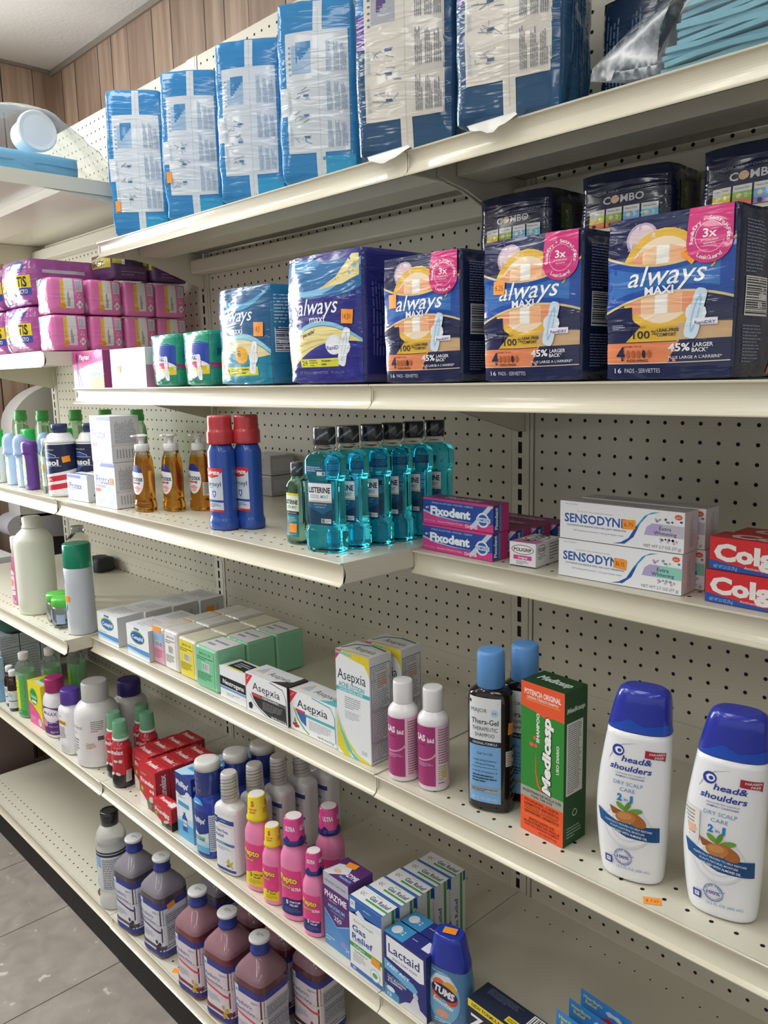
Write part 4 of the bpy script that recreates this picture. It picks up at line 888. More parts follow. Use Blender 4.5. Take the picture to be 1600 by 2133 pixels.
def soap_side(a, d=2.3, h=3.45): a.para(.3, 1.4, 2.0, 3.2, 14, '8a90a4', True); a.rect(.0, 1.25, 2.3, 1.3, 'c4c8d0'); a.para(.3, .3, 2.0, 1.1, 7, '9aa0b2', True)
o = carton('soap_multipack', 'film wrapped white soap multipack, lower of the stack beside the amber pumps', 'soap pack', (4.75, -14.6), Z3, 2, 3.3, 2.3, 3.45, 'dfe2e6', soap_front, soap_side, rough=.38)
sticker(o, c_front(o), 2.75, 2.05, .5, .5, 0)
carton('soap_multipack', 'film wrapped white soap multipack, upper of the stack beside the amber pumps', 'soap pack', (4.7, -14.6), Z3+3.48, 1, 3.3, 2.3, 3.45, 'dfe2e6', lambda a: soap_front(a, top=True), soap_side, rough=.38)
carton('soap_box', 'single small white soap carton in front of the shaving cream', 'carton', (-.45, -14.6), Z3, 4, 3.3, 1.35, 2.15, 'eceef0', lambda a, w=3.3, h=2.15: [a.rect(0, h-.3, w, h-.04, '5a68b4'), a.rect(2.3, h-.3, w, h-.04, 'b8d8ea'), a.text('Protex', .42*w, .58*h, .62*w, .24*h, '34449a', .015), a.para(.1*w, .38*h, .6*w, .44*h, 1, '8a94b4'), a.rect(.05*w, .2*h, .55*w, .28*h, 'c4cad2'), a.ell(.78*w, .28*h, .17*w, .2*h, 'cfe6ea')],
       lambda a: [a.rect(0, 0, 1.35, 2.15, 'c8cacd'), a.text('Protex', .68, 1.0, 1.1, .42, '2c3050', .015, rot=90)], lambda a: a.rect(.0, .2, 3.3, .6, '6a74b0'))
for k in range(2): carton('soap_multipack', ('clear wrapped grey soap pack at the pegboard behind the rinse bottles, lower', 'clear wrapped grey soap pack at the pegboard behind the rinse bottles, upper')[k], 'soap pack', (8.6, -3.1), Z3+k*1.68, 0, 3.3, 2.4, 1.62, 'b4b6b8', lambda a: a.para(.3, .3, 2.6, 1.3, 5, '8f9498'), lambda a: a.rect(.2, .3, 2.2, 1.3, 'c2c4c6'), rough=.25)
# shaving cream cans
def shave(loc, rot, label):
    r = bottle('shaving_cream_can', label, 'can', loc, rot, 'navy striped shaving cream cans')
    L = round_loft([(1.2, 0), (1.26, .06), (1.25, .16), (1.25, 4.4), (1.2, 4.48)]); K_ = loft_part('body', r, L, [(.16, mat('d8dadc', .25, metal=.6)), (9, mat('e6e8ea', .25, coat=.4))], K=48)
    lathe_part('shoulder', r, [(1.2, 4.48), (1.27, 4.52), (1.27, 4.66), (1.05, 4.8), (.95, 5.1), (.8, 5.28), (.55, 5.32)], mat('e8eaec', .3), label='white domed shoulder')
    mb = MB(); mb.lathe([(.6, 5.32), (.62, 5.36), (.62, 5.58), (.66, 5.6), (.66, 6.0), (.6, 6.05), (.3, 6.06)], mat('2c3a66', .3), 26); mb.box(.2, .85, -.2, .2, 5.75, 5.95, mat('2c3a66', .3), .04); weld(mb.build('cap', r, 'navy cap'))
    def lab(a):
        H = 3.9; a.rect(-H, 1.75, H, 4.38, '222a4a')
        a.poly([(-H, .2), (H, .2), (H, 2.3), (2.6, 2.3), (-1.5, 1.65), (-H, 1.65)], 'eceef0'); a.poly([(-1.6, .3), (3.2, .95), (3.2, 1.4), (-1.6, .75)], 'cc2f3e'); a.poly([(-1.6, 1.0), (3.2, 1.65), (3.2, 2.1), (-1.6, 1.45)], 'cc2f3e')
        a.text('ORIGINAL', -.1, 1.42, 1.1, .18, 'f4e4e6', .02, rot=7); a.poly([(-1.3, 2.6), (.6, 2.6), (-.5, 1.95)], '3a6cb4'); a.stroke([(-1.3, 2.6), (1.3, 2.6)], .04, 'c8ccd8'); a.text('barbasol', -.35, 2.9, 2.9, .46, 'e8eaee', .04); a.stroke([(-1.3, 3.3), (1.2, 3.3)], .04, 'c8ccd8'); a.poly([(-1.3, 3.65), (.1, 3.7), (.85, 3.32), (-1.3, 3.32)], '2f5cae'); a.stroke([(-.2, 3.72), (.3, 3.68), (.9, 3.45), (.9, 3.32)], .05, 'c8d0e0'); a.text('THICK & RICH', .1, 3.95, 1.3, .13, 'b8c0d0', .02)
        a.para(2.9, 2.5, 3.7, 4.2, 12, '8a90a8')
    wrap(r, L, lab, sv=0, lab='navy and red striped wrap'); return r
s0 = shave((-3.45, -13.65, Z3), 4, 'navy and red striped shaving cream can nearer the front, orange sticker on it')
sL = round_loft([(1.27, 0), (1.27, 5)], 1)
dup(s0, (-1.75, -11.7, Z3), 4, 'navy and red striped shaving cream can behind, next to the soap stack')
sticker(s0, sL.surf, 1.75, 3.15, .68, .5, 8, su=.15, base=.03)
# roll-ons, sprays
def rollon(loc, label, first=None):
    r = bottle('roll_on_deodorant', label, 'bottle', loc, 0, 'pale blue roll-on deodorants')
    L = Loft([(0, .62, .42, 2.6), (.05, .68, .48, 2.6), (1.5, .78, .5, 2.4), (2.6, .72, .5, 2.2), (2.9, .7, .6, 2)])
    loft_part('body', r, L, mat('bcd6ee', .25)); lathe_part('cap', r, [(.7, 2.9), (.74, 2.95), (.74, 3.25), (.71, 3.3), (.72, 3.9), (.66, 4.4), (.5, 4.7), (.25, 4.85), (.02, 4.88)], mat('a9c8e8', .3), label='domed cap')
    wrap(r, L, lambda a: [a.rect(-.6, 1.75, .1, 2.15, '3f5fae'), a.poly([(-.5, .9), (.1, .8), (.2, 1.5), (-.2, 1.6)], 'e8c0d8'), a.rect(-.6, .6, .35, .75, 'd87090'), a.para(-.5, .95, .3, 1.4, 4, 'e890b0'), a.rect(-.6, .42, .35, .46, '5a6ab0')], lab='printed front'); return r
q0 = rollon((-15.0, -13.75, Z3), 'pale blue domed roll-on nearest the white deodorant, orange sticker on its cap')
q1 = dup(q0, (-12.3, -13.75, Z3), 0, 'pale blue domed roll-on beside the purple one, orange sticker on its cap')
dup(q0, (-12.6, -11.4, Z3), 0, 'pale blue domed roll-on in the second row, left one'); dup(q0, (-10.6, -11.4, Z3), 0, 'pale blue domed roll-on in the second row, right one')
for q in (q0, q1): sticker(q, round_loft([(.74, 0), (.74, 5)], 1).surf, -.25, 3.45, .35, .5, 0, su=.1, base=.02)
r = bottle('roll_on_deodorant', 'purple roll-on with green printed panel left of the shaving cream', 'bottle', (-9.75, -13.95, Z3), 6)
L = Loft([(0, .68, .5, 2.6), (.05, .72, .55, 2.6), (1.8, .76, .58, 2.4), (3.0, .74, .6, 2.2), (3.2, .72, .62, 2), (3.24, .78, .66, 2), (4.0, .8, .68, 2), (4.3, .66, .6, 2), (4.42, .4, .4, 2)]); loft_part('body', r, L, mat('6a3f9a', .25, coat=.3))
wrap(r, L, lambda a: [a.rect(-.75, 1.3, .25, 2.8, '7fc04a'), a.ell(-.35, 1.8, .38, .55, 'e6e2ee'), a.para(-.6, 1.5, -.1, 2.1, 4, '9a70b8'), a.ell(-.2, .75, .45, .36, '8cc850')]+[a.arc(-.2, 3.35+.0, .5-.06*k, .5-.1*k, 40, 150, .035, 'b89ad0') for k in range(3)], lab='printed front')
sticker(r, L.surf, -.68, 2.5, .4, .42, 0, su=.1, base=.04)
def deo(loc, label):
    r = bottle('stick_deodorant', label, 'bottle', loc, 0, 'white and green stick deodorants')
    L = Loft([(0, .85, .5, 2.4), (.1, .92, .55, 2.4), (3.5, .92, .55, 2.4)]); loft_part('body', r, L, mat('e6eae6', .3)); C = Loft([(3.5, .96, .6, 2.4), (3.6, .98, .6, 2.4), (5.0, .94, .58, 2.4), (5.15, .8, .5, 2.4)]); loft_part('cap', r, C, mat('2cc45a', .25), 'green cap')
    wrap(r, L, lambda a: [a.rect(-.9, .3, .95, 1.1, '8fcf6a'), a.text('00', .55, 2.55, .6, .36, '3a4a6a', .02), a.rect(-.9, 2.15, .95, 2.22, '4a6a9a')], lab='printed front'); return r
d0 = deo((-18.2, -13.9, Z3), 'white stick deodorant with green cap cut by the left picture edge')
dup(d0, (-15.6, -11.8, Z3), 0, 'white stick deodorant with green cap behind the first blue roll-on'); dup(d0, (-12.6, -9.4, Z3), 0, 'white stick deodorant with green cap behind the second row of blue roll-ons')
def alcb(loc, label, h=6.8):
    r = bottle('green_capped_bottle', label, 'bottle', loc, 0, 'clear bottles with green flip caps')
    L = Loft([(0, .9, .62, 2.5), (.1, 1.0, .7, 2.5), (4.6, 1.0, .7, 2.5), (5.2, .9, .66, 2.3), (5.6, .62, .58, 2), (5.75, .6, .58, 2)]); loft_part('body', r, L, mat('b8d8b4', .1, trans=.8, ior=1.2)); lathe_part('cap', r, [(.62, 5.75), (.66, 5.8), (.66, 6.3), (.6, 6.36), (.6, 6.75), (.55, 6.8), (.2, 6.81)], mat('4da450', .35), label='green cap'); return r
g0 = alcb((-21.0, -10.4, Z3), 'clear bottle with green cap farthest left in the back row')
for x, y, lb in ((-17.3, -9.6, 'clear bottle with green cap second from left in the back row'), (-14.6, -7.4, 'clear bottle with green cap third from left, behind the shaving cream'), (-11.4, -5.8, 'clear bottle with green cap fourth in the back row, in shadow'), (-7.2, -4.6, 'clear bottle with green cap half hidden behind the soap stack')): dup(g0, (x, y, Z3), 0, lb)
r = bottle('clear_tonic_bottle', 'thin clear bottle squeezed left of the shaving cream can', 'bottle', (-6.1, -13.9, Z3), 0)
L = Loft([(0, .45, .4, 2.4), (.08, .5, .45, 2.4), (3.5, .5, .45, 2.4), (3.9, .32, .32, 2), (4.1, .3, .3, 2)]); loft_part('body', r, L, mat('d4e2d0', .06, trans=1, ior=1.3)); lathe_part('cap', r, [(.33, 4.1), (.35, 4.12), (.35, 4.7), (.2, 4.75)], mat('d8dcd8', .2), label='pale cap')
wrap(r, L, lambda a: [a.rect(-.45, .6, .45, 3.2, 'c8dcc8'), a.para(-.35, .8, .35, 1.9, 6, '8aa090')], lab='pale label'); sticker(r, L.surf, .15, 2.2, .4, .6, 12, su=.15, base=.04)

# ================================================================ third shelf, right bay: toothpaste and denture cartons
Z3R = -6.62
def fix_front(a, w=5.0, h=1.45):
    a.rect(0, 0, w, h, '2b4a9c'); a.poly([(0, 0), (w, 0), (w, .3*h), (.62*w, .2*h), (.3*w, .27*h), (0, .45*h)], 'd43f86'); a.poly([(0, .93*h), (w, .9*h), (w, h), (0, h)], 'd43f86'); a.stroke([(0, .5*h), (.2*w, .34*h), (.45*w, .27*h), (.7*w, .26*h)], lambda t: .08*(1-t)+.02, 'b8c4e0')
    a.poly([(.68*w, .12*h), (.76*w, .12*h), (w, .95*h), (.93*w, .95*h)], 'c8d2e4'); a.ell(.86*w, .42*h, .085*w, .27*h, 'dfe6f0'); a.ell(.86*w, .42*h, .065*w, .2*h, '2f5fae'); a.rect(.77*w, .34*h, .96*w, .5*h, 'dfe6f0'); a.text('COMPLETE', .865*w, .42*h, .17*w, .1*h, '2b4a9c', .02)
    a.text('Fixodent', .4*w, .54*h, .58*w, .32*h, 'f2f4f8', .05); a.text('STRONG, ALL DAY HOLD - FOOD SEAL - COMFORT', .43*w, .83*h, .6*w, .06*h, 'c4d0ec', .01); a.ell(.06*w, .63*h, .035*w, .12*h, '1f3a86'); a.text('#1', .06*w, .63*h, .045*w, .1*h, 'e8ecf4', .02)
    a.text('Original', .7*w, .12*h, .17*w, .12*h, 'f8e4ee', .02); a.text('Denture Adhesive Cream', .4*w, .14*h, .36*w, .07*h, 'f4d0e0'); a.text('NET WT 2.4 OZ (68 g)', .1*w, .14*h, .16*w, .05*h, 'f0b8d0')
def fix_side(a, d=1.3, h=1.45): a.rect(0, 0, d, h, 'c83c7c'); a.rect(0, .04, .5*d, h-.04, '2b4a9c'); a.rect(.4*d, .04, .52*d, h-.04, '4a9ac4'); a.text('Fixodent', .22*d, .5*h, 1.15, .24, 'f0f2f8', .04, rot=90)
def fix_top(a, w=5.0, d=1.3): a.rect(0, 0, w, d, '8a3a70'); a.text('Fixodent', .5*w, .5*d, .5*w, .4*d, 'd8b8cc', .04)
f0 = carton('denture_cream_box', 'pink and blue denture cream carton, front lower of the stack', 'carton', (34.66, -9.3), Z3R, -1, 4.95, 1.3, 1.45, 'c83c7c', fix_front, fix_side, fix_top, 'pink and blue denture cream cartons')
def boxc(A, ang, w, d): r_ = math.radians(ang); return (A[0]+w/2*math.cos(r_)-d/2*math.sin(r_), A[1]+w/2*math.sin(r_)+d/2*math.cos(r_))
cx, cy = boxc((34.72, -9.3), -1, 4.95, 1.3); dup(f0, (cx, cy, Z3R+1.48), -1, 'pink and blue denture cream carton, topmost in front, facing out')
for k, lb in enumerate(('pink and blue denture cream carton, second in the row behind the stack', 'pink and blue denture cream carton, third in the row toward the pegboard', 'pink and blue denture cream carton, last in the row toward the pegboard')):
    dup(f0, (37.5+.25*k, -7.2+1.45*k, Z3R), -1, lb)
def pol_front(a, w=1.65, h=1.25): a.rect(0, 0, w, h, 'eceaec'); a.ell(.5*w, .7*h, .43*w, .2*h, '6a6a74'); a.ell(.5*w, .7*h, .4*w, .17*h, 'f2f0f2'); a.text('POLIGRIP', .5*w, .7*h, .68*w, .14*h, '2a2a34', .03); a.poly([(.15*w+.35*w*0, .28*h), (.85*w, .28*h), (.85*w, .46*h), (.15*w, .46*h)], 'd04a90'); a.text('Original', .5*w, .37*h, .36*w, .1*h, 'f8e8f0', .02); a.para(.25*w, .08*h, .75*w, .24*h, 3, '7a7a84'); a.rect(.0, .0, w, .03*h, '3a3a40')
def pol_side(a, d=4.3, h=1.25): a.ell(.24*d, .7*h, .17*d, .2*h, '6a6a74'); a.ell(.24*d, .7*h, .158*d, .17*h, 'eceaec'); a.text('POLIGRIP', .24*d, .7*h, .26*d, .16*h, '2a2a34', .03); a.para(.1*d, .3*h, .4*d, .46*h, 2, '7a7a84'); a.para(.55*d, .15*h, .95*d, .9*h, 6, '8a8a92')
def pol_top(a, w=1.65, d=4.3): a.rect(0, 0, w, .35*d, 'c87aa8'); a.ell(.5*w, .6*d, .4*w, .3*d, '5a5a64'); a.ell(.5*w, .6*d, .36*w, .27*d, 'eae8ea'); a.text('POLIGRIP', .5*w, .6*d, 2.1, .5, '2a2a34', .03, rot=90)
carton('denture_adhesive_box', 'small white denture adhesive carton with pink pill mark, end facing out', 'carton', (40.7, -9.3), Z3R, 5, 1.5, 2.4, 1.22, 'e6e4e6', lambda a: pol_front(a, 1.5, 1.22), lambda a: pol_side(a, 2.4, 1.22), lambda a: pol_top(a, 1.5, 2.4))
def senso(a, w=6.1, h=1.78, alt=False):
    a.rect(0, 0, w, h, 'eef0f3'); a.text('SENSODYNE', .3*w, .57*h, .52*w, .23*h, '2a5ca8', .025)
    a.poly([(.45*w, .03*h), (.55*w, .06*h), (.62*w, .26*h), (.67*w, .62*h), (.73*w, .86*h), (.82*w, .95*h), (.76*w, .93*h), (.7*w, .82*h), (.63*w, .5*h), (.58*w, .22*h), (.52*w, .09*h)], '2556a6'); a.poly([(.645*w, .45*h), (.67*w, .62*h), (.73*w, .86*h), (.82*w, .95*h), (.76*w, .93*h), (.7*w, .82*h), (.655*w, .62*h)], '2f9cc4')
    a.text('#1 DENTIST RECOMMENDED BRAND', .3*w, .75*h, .3*w, .03*h, '8a94a4'); a.text('TOOTHPASTE FOR SENSITIVE TEETH AND CAVITY PREVENTION', .31*w, .375*h, .5*w, .045*h, '34507c', .015); a.text('24/7 Sensitivity Protection* + Strong & Healthy Teeth', .33*w, .25*h, .42*w, .04*h, '7a9cbc', .01); a.text('NDC 0135-0605-05', .1*w, .93*h, .11*w, .025*h, '6a7280')
    a.poly([(.7*w, .36*h), (w-.02, .36*h), (w-.02, .66*h), (.76*w, .66*h), (.72*w, .56*h)], 'b4a8d4' if not alt else 'b0a8d0'); a.poly([(.8*w, .36*h), (w-.02, .36*h), (w-.02, .66*h), (.84*w, .66*h)], 'c4c0cc' if not alt else '8fd0bc'); a.text('Extra', .86*w, .56*h, .09*w, .09*h, '3a4a78', .015); a.text('Whitening', .86*w, .44*h, .17*w, .09*h, '3a4a78', .015)
    rnd = random.Random(8)
    for k in range(26):
        u, v = rnd.uniform(.78, .99)*w, (.7+.1*rnd.random())*h if k % 2 else (.3-.08*rnd.random())*h; q = rnd.uniform(.03, .08); a.poly([(u-q, v), (u, v-q), (u+q, v), (u, v+q)], rnd.choice(('8aa4b8', '9a8cb4', 'a8c0b8', '5a7a90', 'd0a8b8'))); a.n -= 1
    a.n += 1; a.ell(.955*w, .87*h, .028*w, .065*h, 'd8603a'); a.text('gsk', .955*w, .87*h, .035*w, .04*h, 'f8e8e0'); a.text('NET WT 2.7 OZ (77 g)', .84*w, .1*h, .28*w, .075*h, '6a7280')
def senso_side(a, d=1.3, h=1.78): a.rect(0, 0, d, h, 'dcdadd'); a.para(.5, .2, .9, 1.6, 4, 'a8a4ac', True)
def senso_top(a, w=6.1, d=1.3): a.rect(0, 0, w, d, 'b4b2b4'); a.text('SENSODYNE', .4*w, .5*d, .5*w, .3*d, '8a8c98', .03); a.stroke([(.6*w, .2*d), (.68*w, .5*d), (.78*w, .8*d)], .08, '7a8090')
s1 = carton('toothpaste_box', 'white toothpaste carton with green oval panel, front lower of the pair', 'carton', (43.7, -9.4), Z3R, 1.5, 6.1, 1.28, 1.78, 'e8e9ec', lambda a: senso(a, alt=True), senso_side, senso_top, 'white toothpaste cartons')
s2 = carton('toothpaste_box', 'white toothpaste carton with lilac oval panel, front upper of the pair', 'carton', (43.72, -9.35), Z3R+1.81, 1.5, 6.1, 1.28, 1.76, 'e8e9ec', lambda a: senso(a), senso_side, senso_top, 'white toothpaste cartons')
dup(s1, (47.05, -7.2, Z3R), 1.5, 'white toothpaste carton behind the front pair, lower'); dup(s2, (47.0, -7.2, Z3R+1.81), 1.5, 'white toothpaste carton behind the front pair, upper')
sticker(s2, c_front(s2), 3.55, 1.0, .62, .42, 4, '6.75'); sticker(s1, c_front(s1), 3.22, .98, .62, .46, -4, '$6.75')
def colg(a, w=6.2, h=1.36):
    a.rect(0, 0, w, h, 'cf2b30'); a.poly([(0, 0), (w, 0), (w, .05), (.35*w, .1*h), (.12*w, .22*h), (0, .3*h)], '2a50a0'); a.text('Colgate', .36*w, .56*h, .66*w, .5*h, 'e6e2e0', .05); a.text('Anticavity', .3*w, .17*h, .13*w, .08*h, 'f0dcd8'); a.text('NET WT 2.5 OZ (70 g)', .11*w, .1*h, .16*w, .1*h, '8ab4e0', .02)
def colg_top(a, w=6.2, d=1.3): a.rect(0, 0, w, d, 'b42a30'); a.text('Colgate', .5*w, .5*d, .8*w, .6*d, 'd8c8c4', .05)
k1 = carton('toothpaste_box', 'red toothpaste carton at right picture edge, front lower one', 'carton', (50.85, -9.25), Z3R, -1, 6.2, 1.3, 1.36, 'cf2b30', colg, None, colg_top, 'red toothpaste cartons')
dup(k1, (54.05, -8.62, Z3R+1.39), -2, 'red toothpaste carton at right picture edge, front upper one')
dup(k1, (54.2, -7.1, Z3R), -1, 'red toothpaste carton in the second row, lower'); dup(k1, (54.4, -7.1, Z3R+1.39), -1, 'red toothpaste carton in the second row, upper')
# ================================================================ fourth shelf, left bay
Z4L = -18.57; Z4 = -18.72; Z4R = -18.77
r = bottle('polish_remover_bottle', 'pink polish remover bottle with white cap left of the big alcohol bottle', 'bottle', (-16.75, -13.5, Z4L), 6)
L = Loft([(0, .8, .6, 2.4), (.1, .9, .7, 2.4), (1.2, .88, .68, 2.4), (3.5, .78, .6, 2.3), (5.0, .6, .5, 2.1), (5.5, .5, .48, 2)]); loft_part('body', r, L, [(4.8, mat('ec9cc0', .12, trans=.55, ior=1.3)), (9, mat('f0e0e6', .15, trans=.6, ior=1.2))], 'pink liquid filled bottle')
lathe_part('cap', r, [(.5, 5.5), (.53, 5.55), (.53, 6.7), (.48, 6.78), (.2, 6.79)], mat('eeecee', .35), label='white cap')
wrap(r, L, lambda a: [a.poly([(-.75, 1.5), (.3, 1.5), (.25, 3.2), (-.1, 3.5), (-.7, 3.2)], 'f0d0dc'), a.rect(-.8, 3.5, .1, 3.8, 'd8486c'), a.text('Polish', -.2, 2.95, .8, .24, 'b03a6a', .01, .2), a.ell(-.2, 2.2, .35, .4, 'e88a78'), a.rect(-.7, 1.0, .35, 1.4, 'f4e4ea'), a.para(-.65, 1.05, .3, 1.35, 3, 'b0607c'), a.ell(.15, .55, .1, .1, '8a3a4a')], lab='printed front')
r = bottle('alcohol_bottle', 'big milky white alcohol bottle, tallest on the left bay shelf', 'bottle', (-12.75, -13.3, Z4L), 0)
L = round_loft([(1.7, 0), (1.78, .1), (1.78, 6.6), (1.74, 7.0), (1.45, 7.5), (1.0, 7.95), (.85, 8.1)]); loft_part('body', r, L, mat('f2f4e6', .3, trans=.2, ior=1.3, sss=.3), 'milky plastic bottle', K=52)
lathe_part('cap', r, [(.86, 8.1), (.9, 8.12), (.9, 8.3), (.84, 8.34), (.84, 9.1), (.76, 9.2), (.3, 9.21)], mat('e4e4dc', .3, sss=.2), label='white cap')
wrap(r, L, lambda a: [a.rect(-2.6, 1.5, -.35, 6.2, 'e6e8e6'), a.rect(-2.6, 5.6, -.85, 6.0, 'd8584a'), a.rect(-2.5, 4.4, -.9, 5.5, '2a4a8c'), a.para(-2.3, 4.55, -1.0, 5.35, 2, 'dfe6f0'), a.poly([(-1.7, 4.3), (-.5, 4.3), (-.5, 2.9)], '9ac46a'), a.stroke([(-1.9, 4.3), (-1.2, 3.6), (-.5, 2.8)], .07, '5a6a5a'), a.para(-2.3, 2.6, -.8, 3.6, 4, 'b8bcc0'), a.poly([(-2.4, 2.2), (-.5, 2.2), (-.9, 1.7), (-1.8, 1.6)], '8a7478'), a.para(-2.2, .8, -.8, 1.3, 2, '9aa4a8')], lab='printed label'); sticker(r, L.surf, -1.15, 6.3, .55, .55, 0, su=.2)
r = bottle('peroxide_bottle', 'empty looking clear bottle behind the spray can', 'bottle', (-13.6, -8.6, Z4L), 0)
L = round_loft([(1.1, 0), (1.2, .1), (1.2, 5.6), (1.0, 6.3), (.6, 6.8), (.55, 6.9)]); loft_part('body', r, L, mat('e4e8e8', .04, trans=1, ior=1.12)); lathe_part('cap', r, [(.56, 6.9), (.6, 6.92), (.6, 7.5), (.3, 7.55)], mat('d0d4d6', .15, trans=.6), label='clear cap')
def jar(loc, label):
    r = bottle('travel_jar', label, 'jar', loc, 0, 'small clear jars with green lids')
    L = Loft([(0, .85, .75, 3.2), (.1, .98, .88, 3.2), (.45, 1.02, .92, 3.2), (1.75, 1.0, .9, 3), (1.9, .85, .82, 2.2), (2.0, .84, .82, 2)]); loft_part('body', r, L, mat('dfe6ec', .05, trans=1, ior=1.2), 'clear jar'); lathe_part('lid', r, [(.96, 1.95), (1.0, 2.0), (1.0, 2.5), (.9, 2.68), (.3, 2.7)], mat('58c048', .3), label='green lid'); wrap(r, L, lambda a: [a.rect(.5, .45, 1.3, 1.3, '9aaed0')], lab='pale blue patch'); return r
j0 = jar((-7.75, -13.4, Z4L), 'small clear jar with green lid, left one beside the alcohol bottle'); dup(j0, (-5.8, -13.7, Z4L), 0, 'small clear jar with green lid, right one touching the spray can')
r = bottle('spray_can', 'pale spray can with teal green cap at the shelf corner above the gap', 'can', (-2.92, -13.3, Z4L), 8)
L = round_loft([(1.15, 0), (1.2, .06), (1.2, 5.75), (1.14, 5.85)]); loft_part('body', r, L, mat('c9d0d8', .3, coat=.3), K=48); lathe_part('cap', r, [(1.15, 5.85), (1.18, 5.9), (1.16, 7.8), (1.08, 7.92), (.4, 7.93)], mat('1f9a78', .25, trans=.2), 40, 'teal green cap')
wrap(r, L, lambda a: [a.ell(-.85, 4.85, .55, .58, '3a86c8'), a.para(-1.2, 4.55, -.5, 5.1, 2, 'e6f0f8'), a.para(-1.2, 3.7, -.3, 4.1, 3, '7a8a96'), a.arc(-.7, 2.6, .6, .4, -110, 20, .1, '4aa868'), a.arc(-.7, 2.4, .6, .4, -110, 20, .06, '3a8ab0'), a.para(-1.2, 1.2, -.2, 1.8, 3, '8a96b4')], lab='printed front'); sticker(r, L.surf, .0, 3.2, .62, .48, 0, su=.2)
P = Pack(2.8, 2.4, 1.7, .5, .1, .3, 91); mb = MB(); P.mesh(mb, lambda f: mat('2b2e34', .6), 10); o = mb.build('black_pouch', None, None, (-24.3, -1.7, Z4L), 10); weld(o); tag(o, 'small crumpled black pouch near the pegboard behind the spray can', 'pouch')

# ================================================================ fourth shelf, middle bay
def cet_front(a, w=2.7, h=2.6): a.rect(0, 0, w, h, 'eef0f2'); a.rect(0, .14*h, w, .3*h, '5a9ad4'); a.poly([(0, .22*h), (w, .12*h), (w, .06*h), (0, .14*h)], 'b8d8ee'); a.ell(.5*w, .66*h, .32*w, .22*h, '7fc040'); a.ell(.5*w, .65*h, .3*w, .175*h, '2a5fae'); a.text('Cetaphil', .5*w, .65*h, .5*w, .13*h, 'f2f6fa', .02); a.rect(.36*w, .9*h, .6*w, .96*h, '4a6aa8'); a.para(.1*w, .32*h, .8*w, .38*h, 1, '9ab0c8')
def cet_top(a, w=2.7, d=2.6): a.rect(0, 0, w, d, 'e4e5e8'); a.para(.2*w, .2*d, .85*w, .85*d, 6, 'a8aab4')
def cet_side(a, d=2.6, h=2.6): a.rect(0, 0, d, h, 'c9cacc'); a.rect(1.6, .6, 1.9, 1.9, 'b0b2b6')
ce = carton('skin_care_box', 'white soap carton with blue oval mark, first of the row beside the spray can', 'carton', (-.25, -13.1), Z4, 2, 3.5, 2.45, 2.5, 'dcdde0', lambda a: cet_front(a, 3.5, 2.5), lambda a: cet_side(a, 2.45, 2.5), lambda a: cet_top(a, 3.5, 2.45), 'white soap cartons with blue oval mark')
for k, lb in enumerate(('white soap carton, second in the row running back from the spray can', 'white soap carton, third in the row running back from the spray can')): dup(ce, (1.55+.12*k+.1, -11.85+2.5*(k+1), Z4), 2+k, lb)
e4 = dup(ce, (1.95, -4.3, Z4), 3, 'white soap carton last in the row running back, orange sticker on its end'); sticker(e4, c_side(ce), 1.0, 1.6, .75, .5, 0, base=.04)
dup(ce, (6.75, -11.8, Z4), 1, 'white soap carton with blue oval mark facing out, beside the pink labelled bar'); dup(ce, (6.85, -9.28, Z4), 1, 'white soap carton directly behind the one beside the pink labelled bar')
def bar(name, label, A, w, d, h, base, lab, ink, group, txt, tag_top=False, rot=0):
    mb = MB(); mb.box(-w/2, w/2, -d/2, d/2, 0, h, mat(base, .25, coat=.5, bump=.5, bscale=30), .16)
    a = Art(mb, lambda u, v, o: (u-w/2, -d/2-o, v), base=.015)
    lab(a, w, h)
    if tag_top: b = Art(mb, lambda u, v, o: (u-w/2, v-d/2, h+o), base=.015); b.rect(.15, .1, w-.1, d-.25, 'e6e4e2'); b.para(.5, .5, w-.5, d-.8, 2, '8a94b4')
    cx, cy = boxc(A, rot, w, d); o = mb.build(name, None, None, (cx, cy, Z4), rot); tag(o, label, 'soap', group); return o
def lab_yellow(c, ink):
    def f(a, w, h): a.rect(.12, .15, w-.35, h-.2, c); a.text('Jabon de', .46*w, .84*h, .55*w, .07*h, ink, .01); a.para(.2, .66*h, w-.45, .76*h, 2, ink); a.bars(.3*w, .42*h, .66*w, .62*h, ink, n=12); a.para(.2, .18*h, w-.45, .38*h, 5, ink)
    return f
def lab_pink(a, w, h): a.rect(.1, .12, w-.12, .5*h, 'e8a0b8'); a.rect(.1, .5*h, w-.12, .86*h, '9ab8e0'); a.bars(.25*w, .46*h, .75*w, .62*h, '4a4a6a', n=10); a.para(.2, .15*h, w-.2, .4*h, 5, 'a85a78'); a.rect(0, .84*h, w*.75, h, 'f4a43a')
b1 = bar('soap_bar', 'wrapped white soap bar with pink and blue label, front of its row', (8.55, -12.6), 1.75, 2.6, 3.0, 'dedcd6', lab_pink, '', 'wrapped white soap bars', '')
for k in range(2): dup(b1, (9.45+.1*k, -11.3+2.66*(k+1), Z4), 1, ('white wrapped soap bar second in the row behind the pink label', 'white wrapped soap bar last in the row behind the pink label')[k])
b2 = bar('soap_bar', 'wrapped white soap bar with black printed barcode label facing out', (10.42, -12.65), 2.0, 2.6, 3.1, 'e2e0da', lab_yellow('eeecea', '3a3a3e'), '', 'wrapped white soap bars', '')
for k in range(2): dup(b2, (11.5+.06*k, -11.35+2.66*(k+1), Z4), 0, ('white wrapped soap bar second in the row behind the black barcode label', 'white wrapped soap bar last in the row behind the black barcode label')[k])
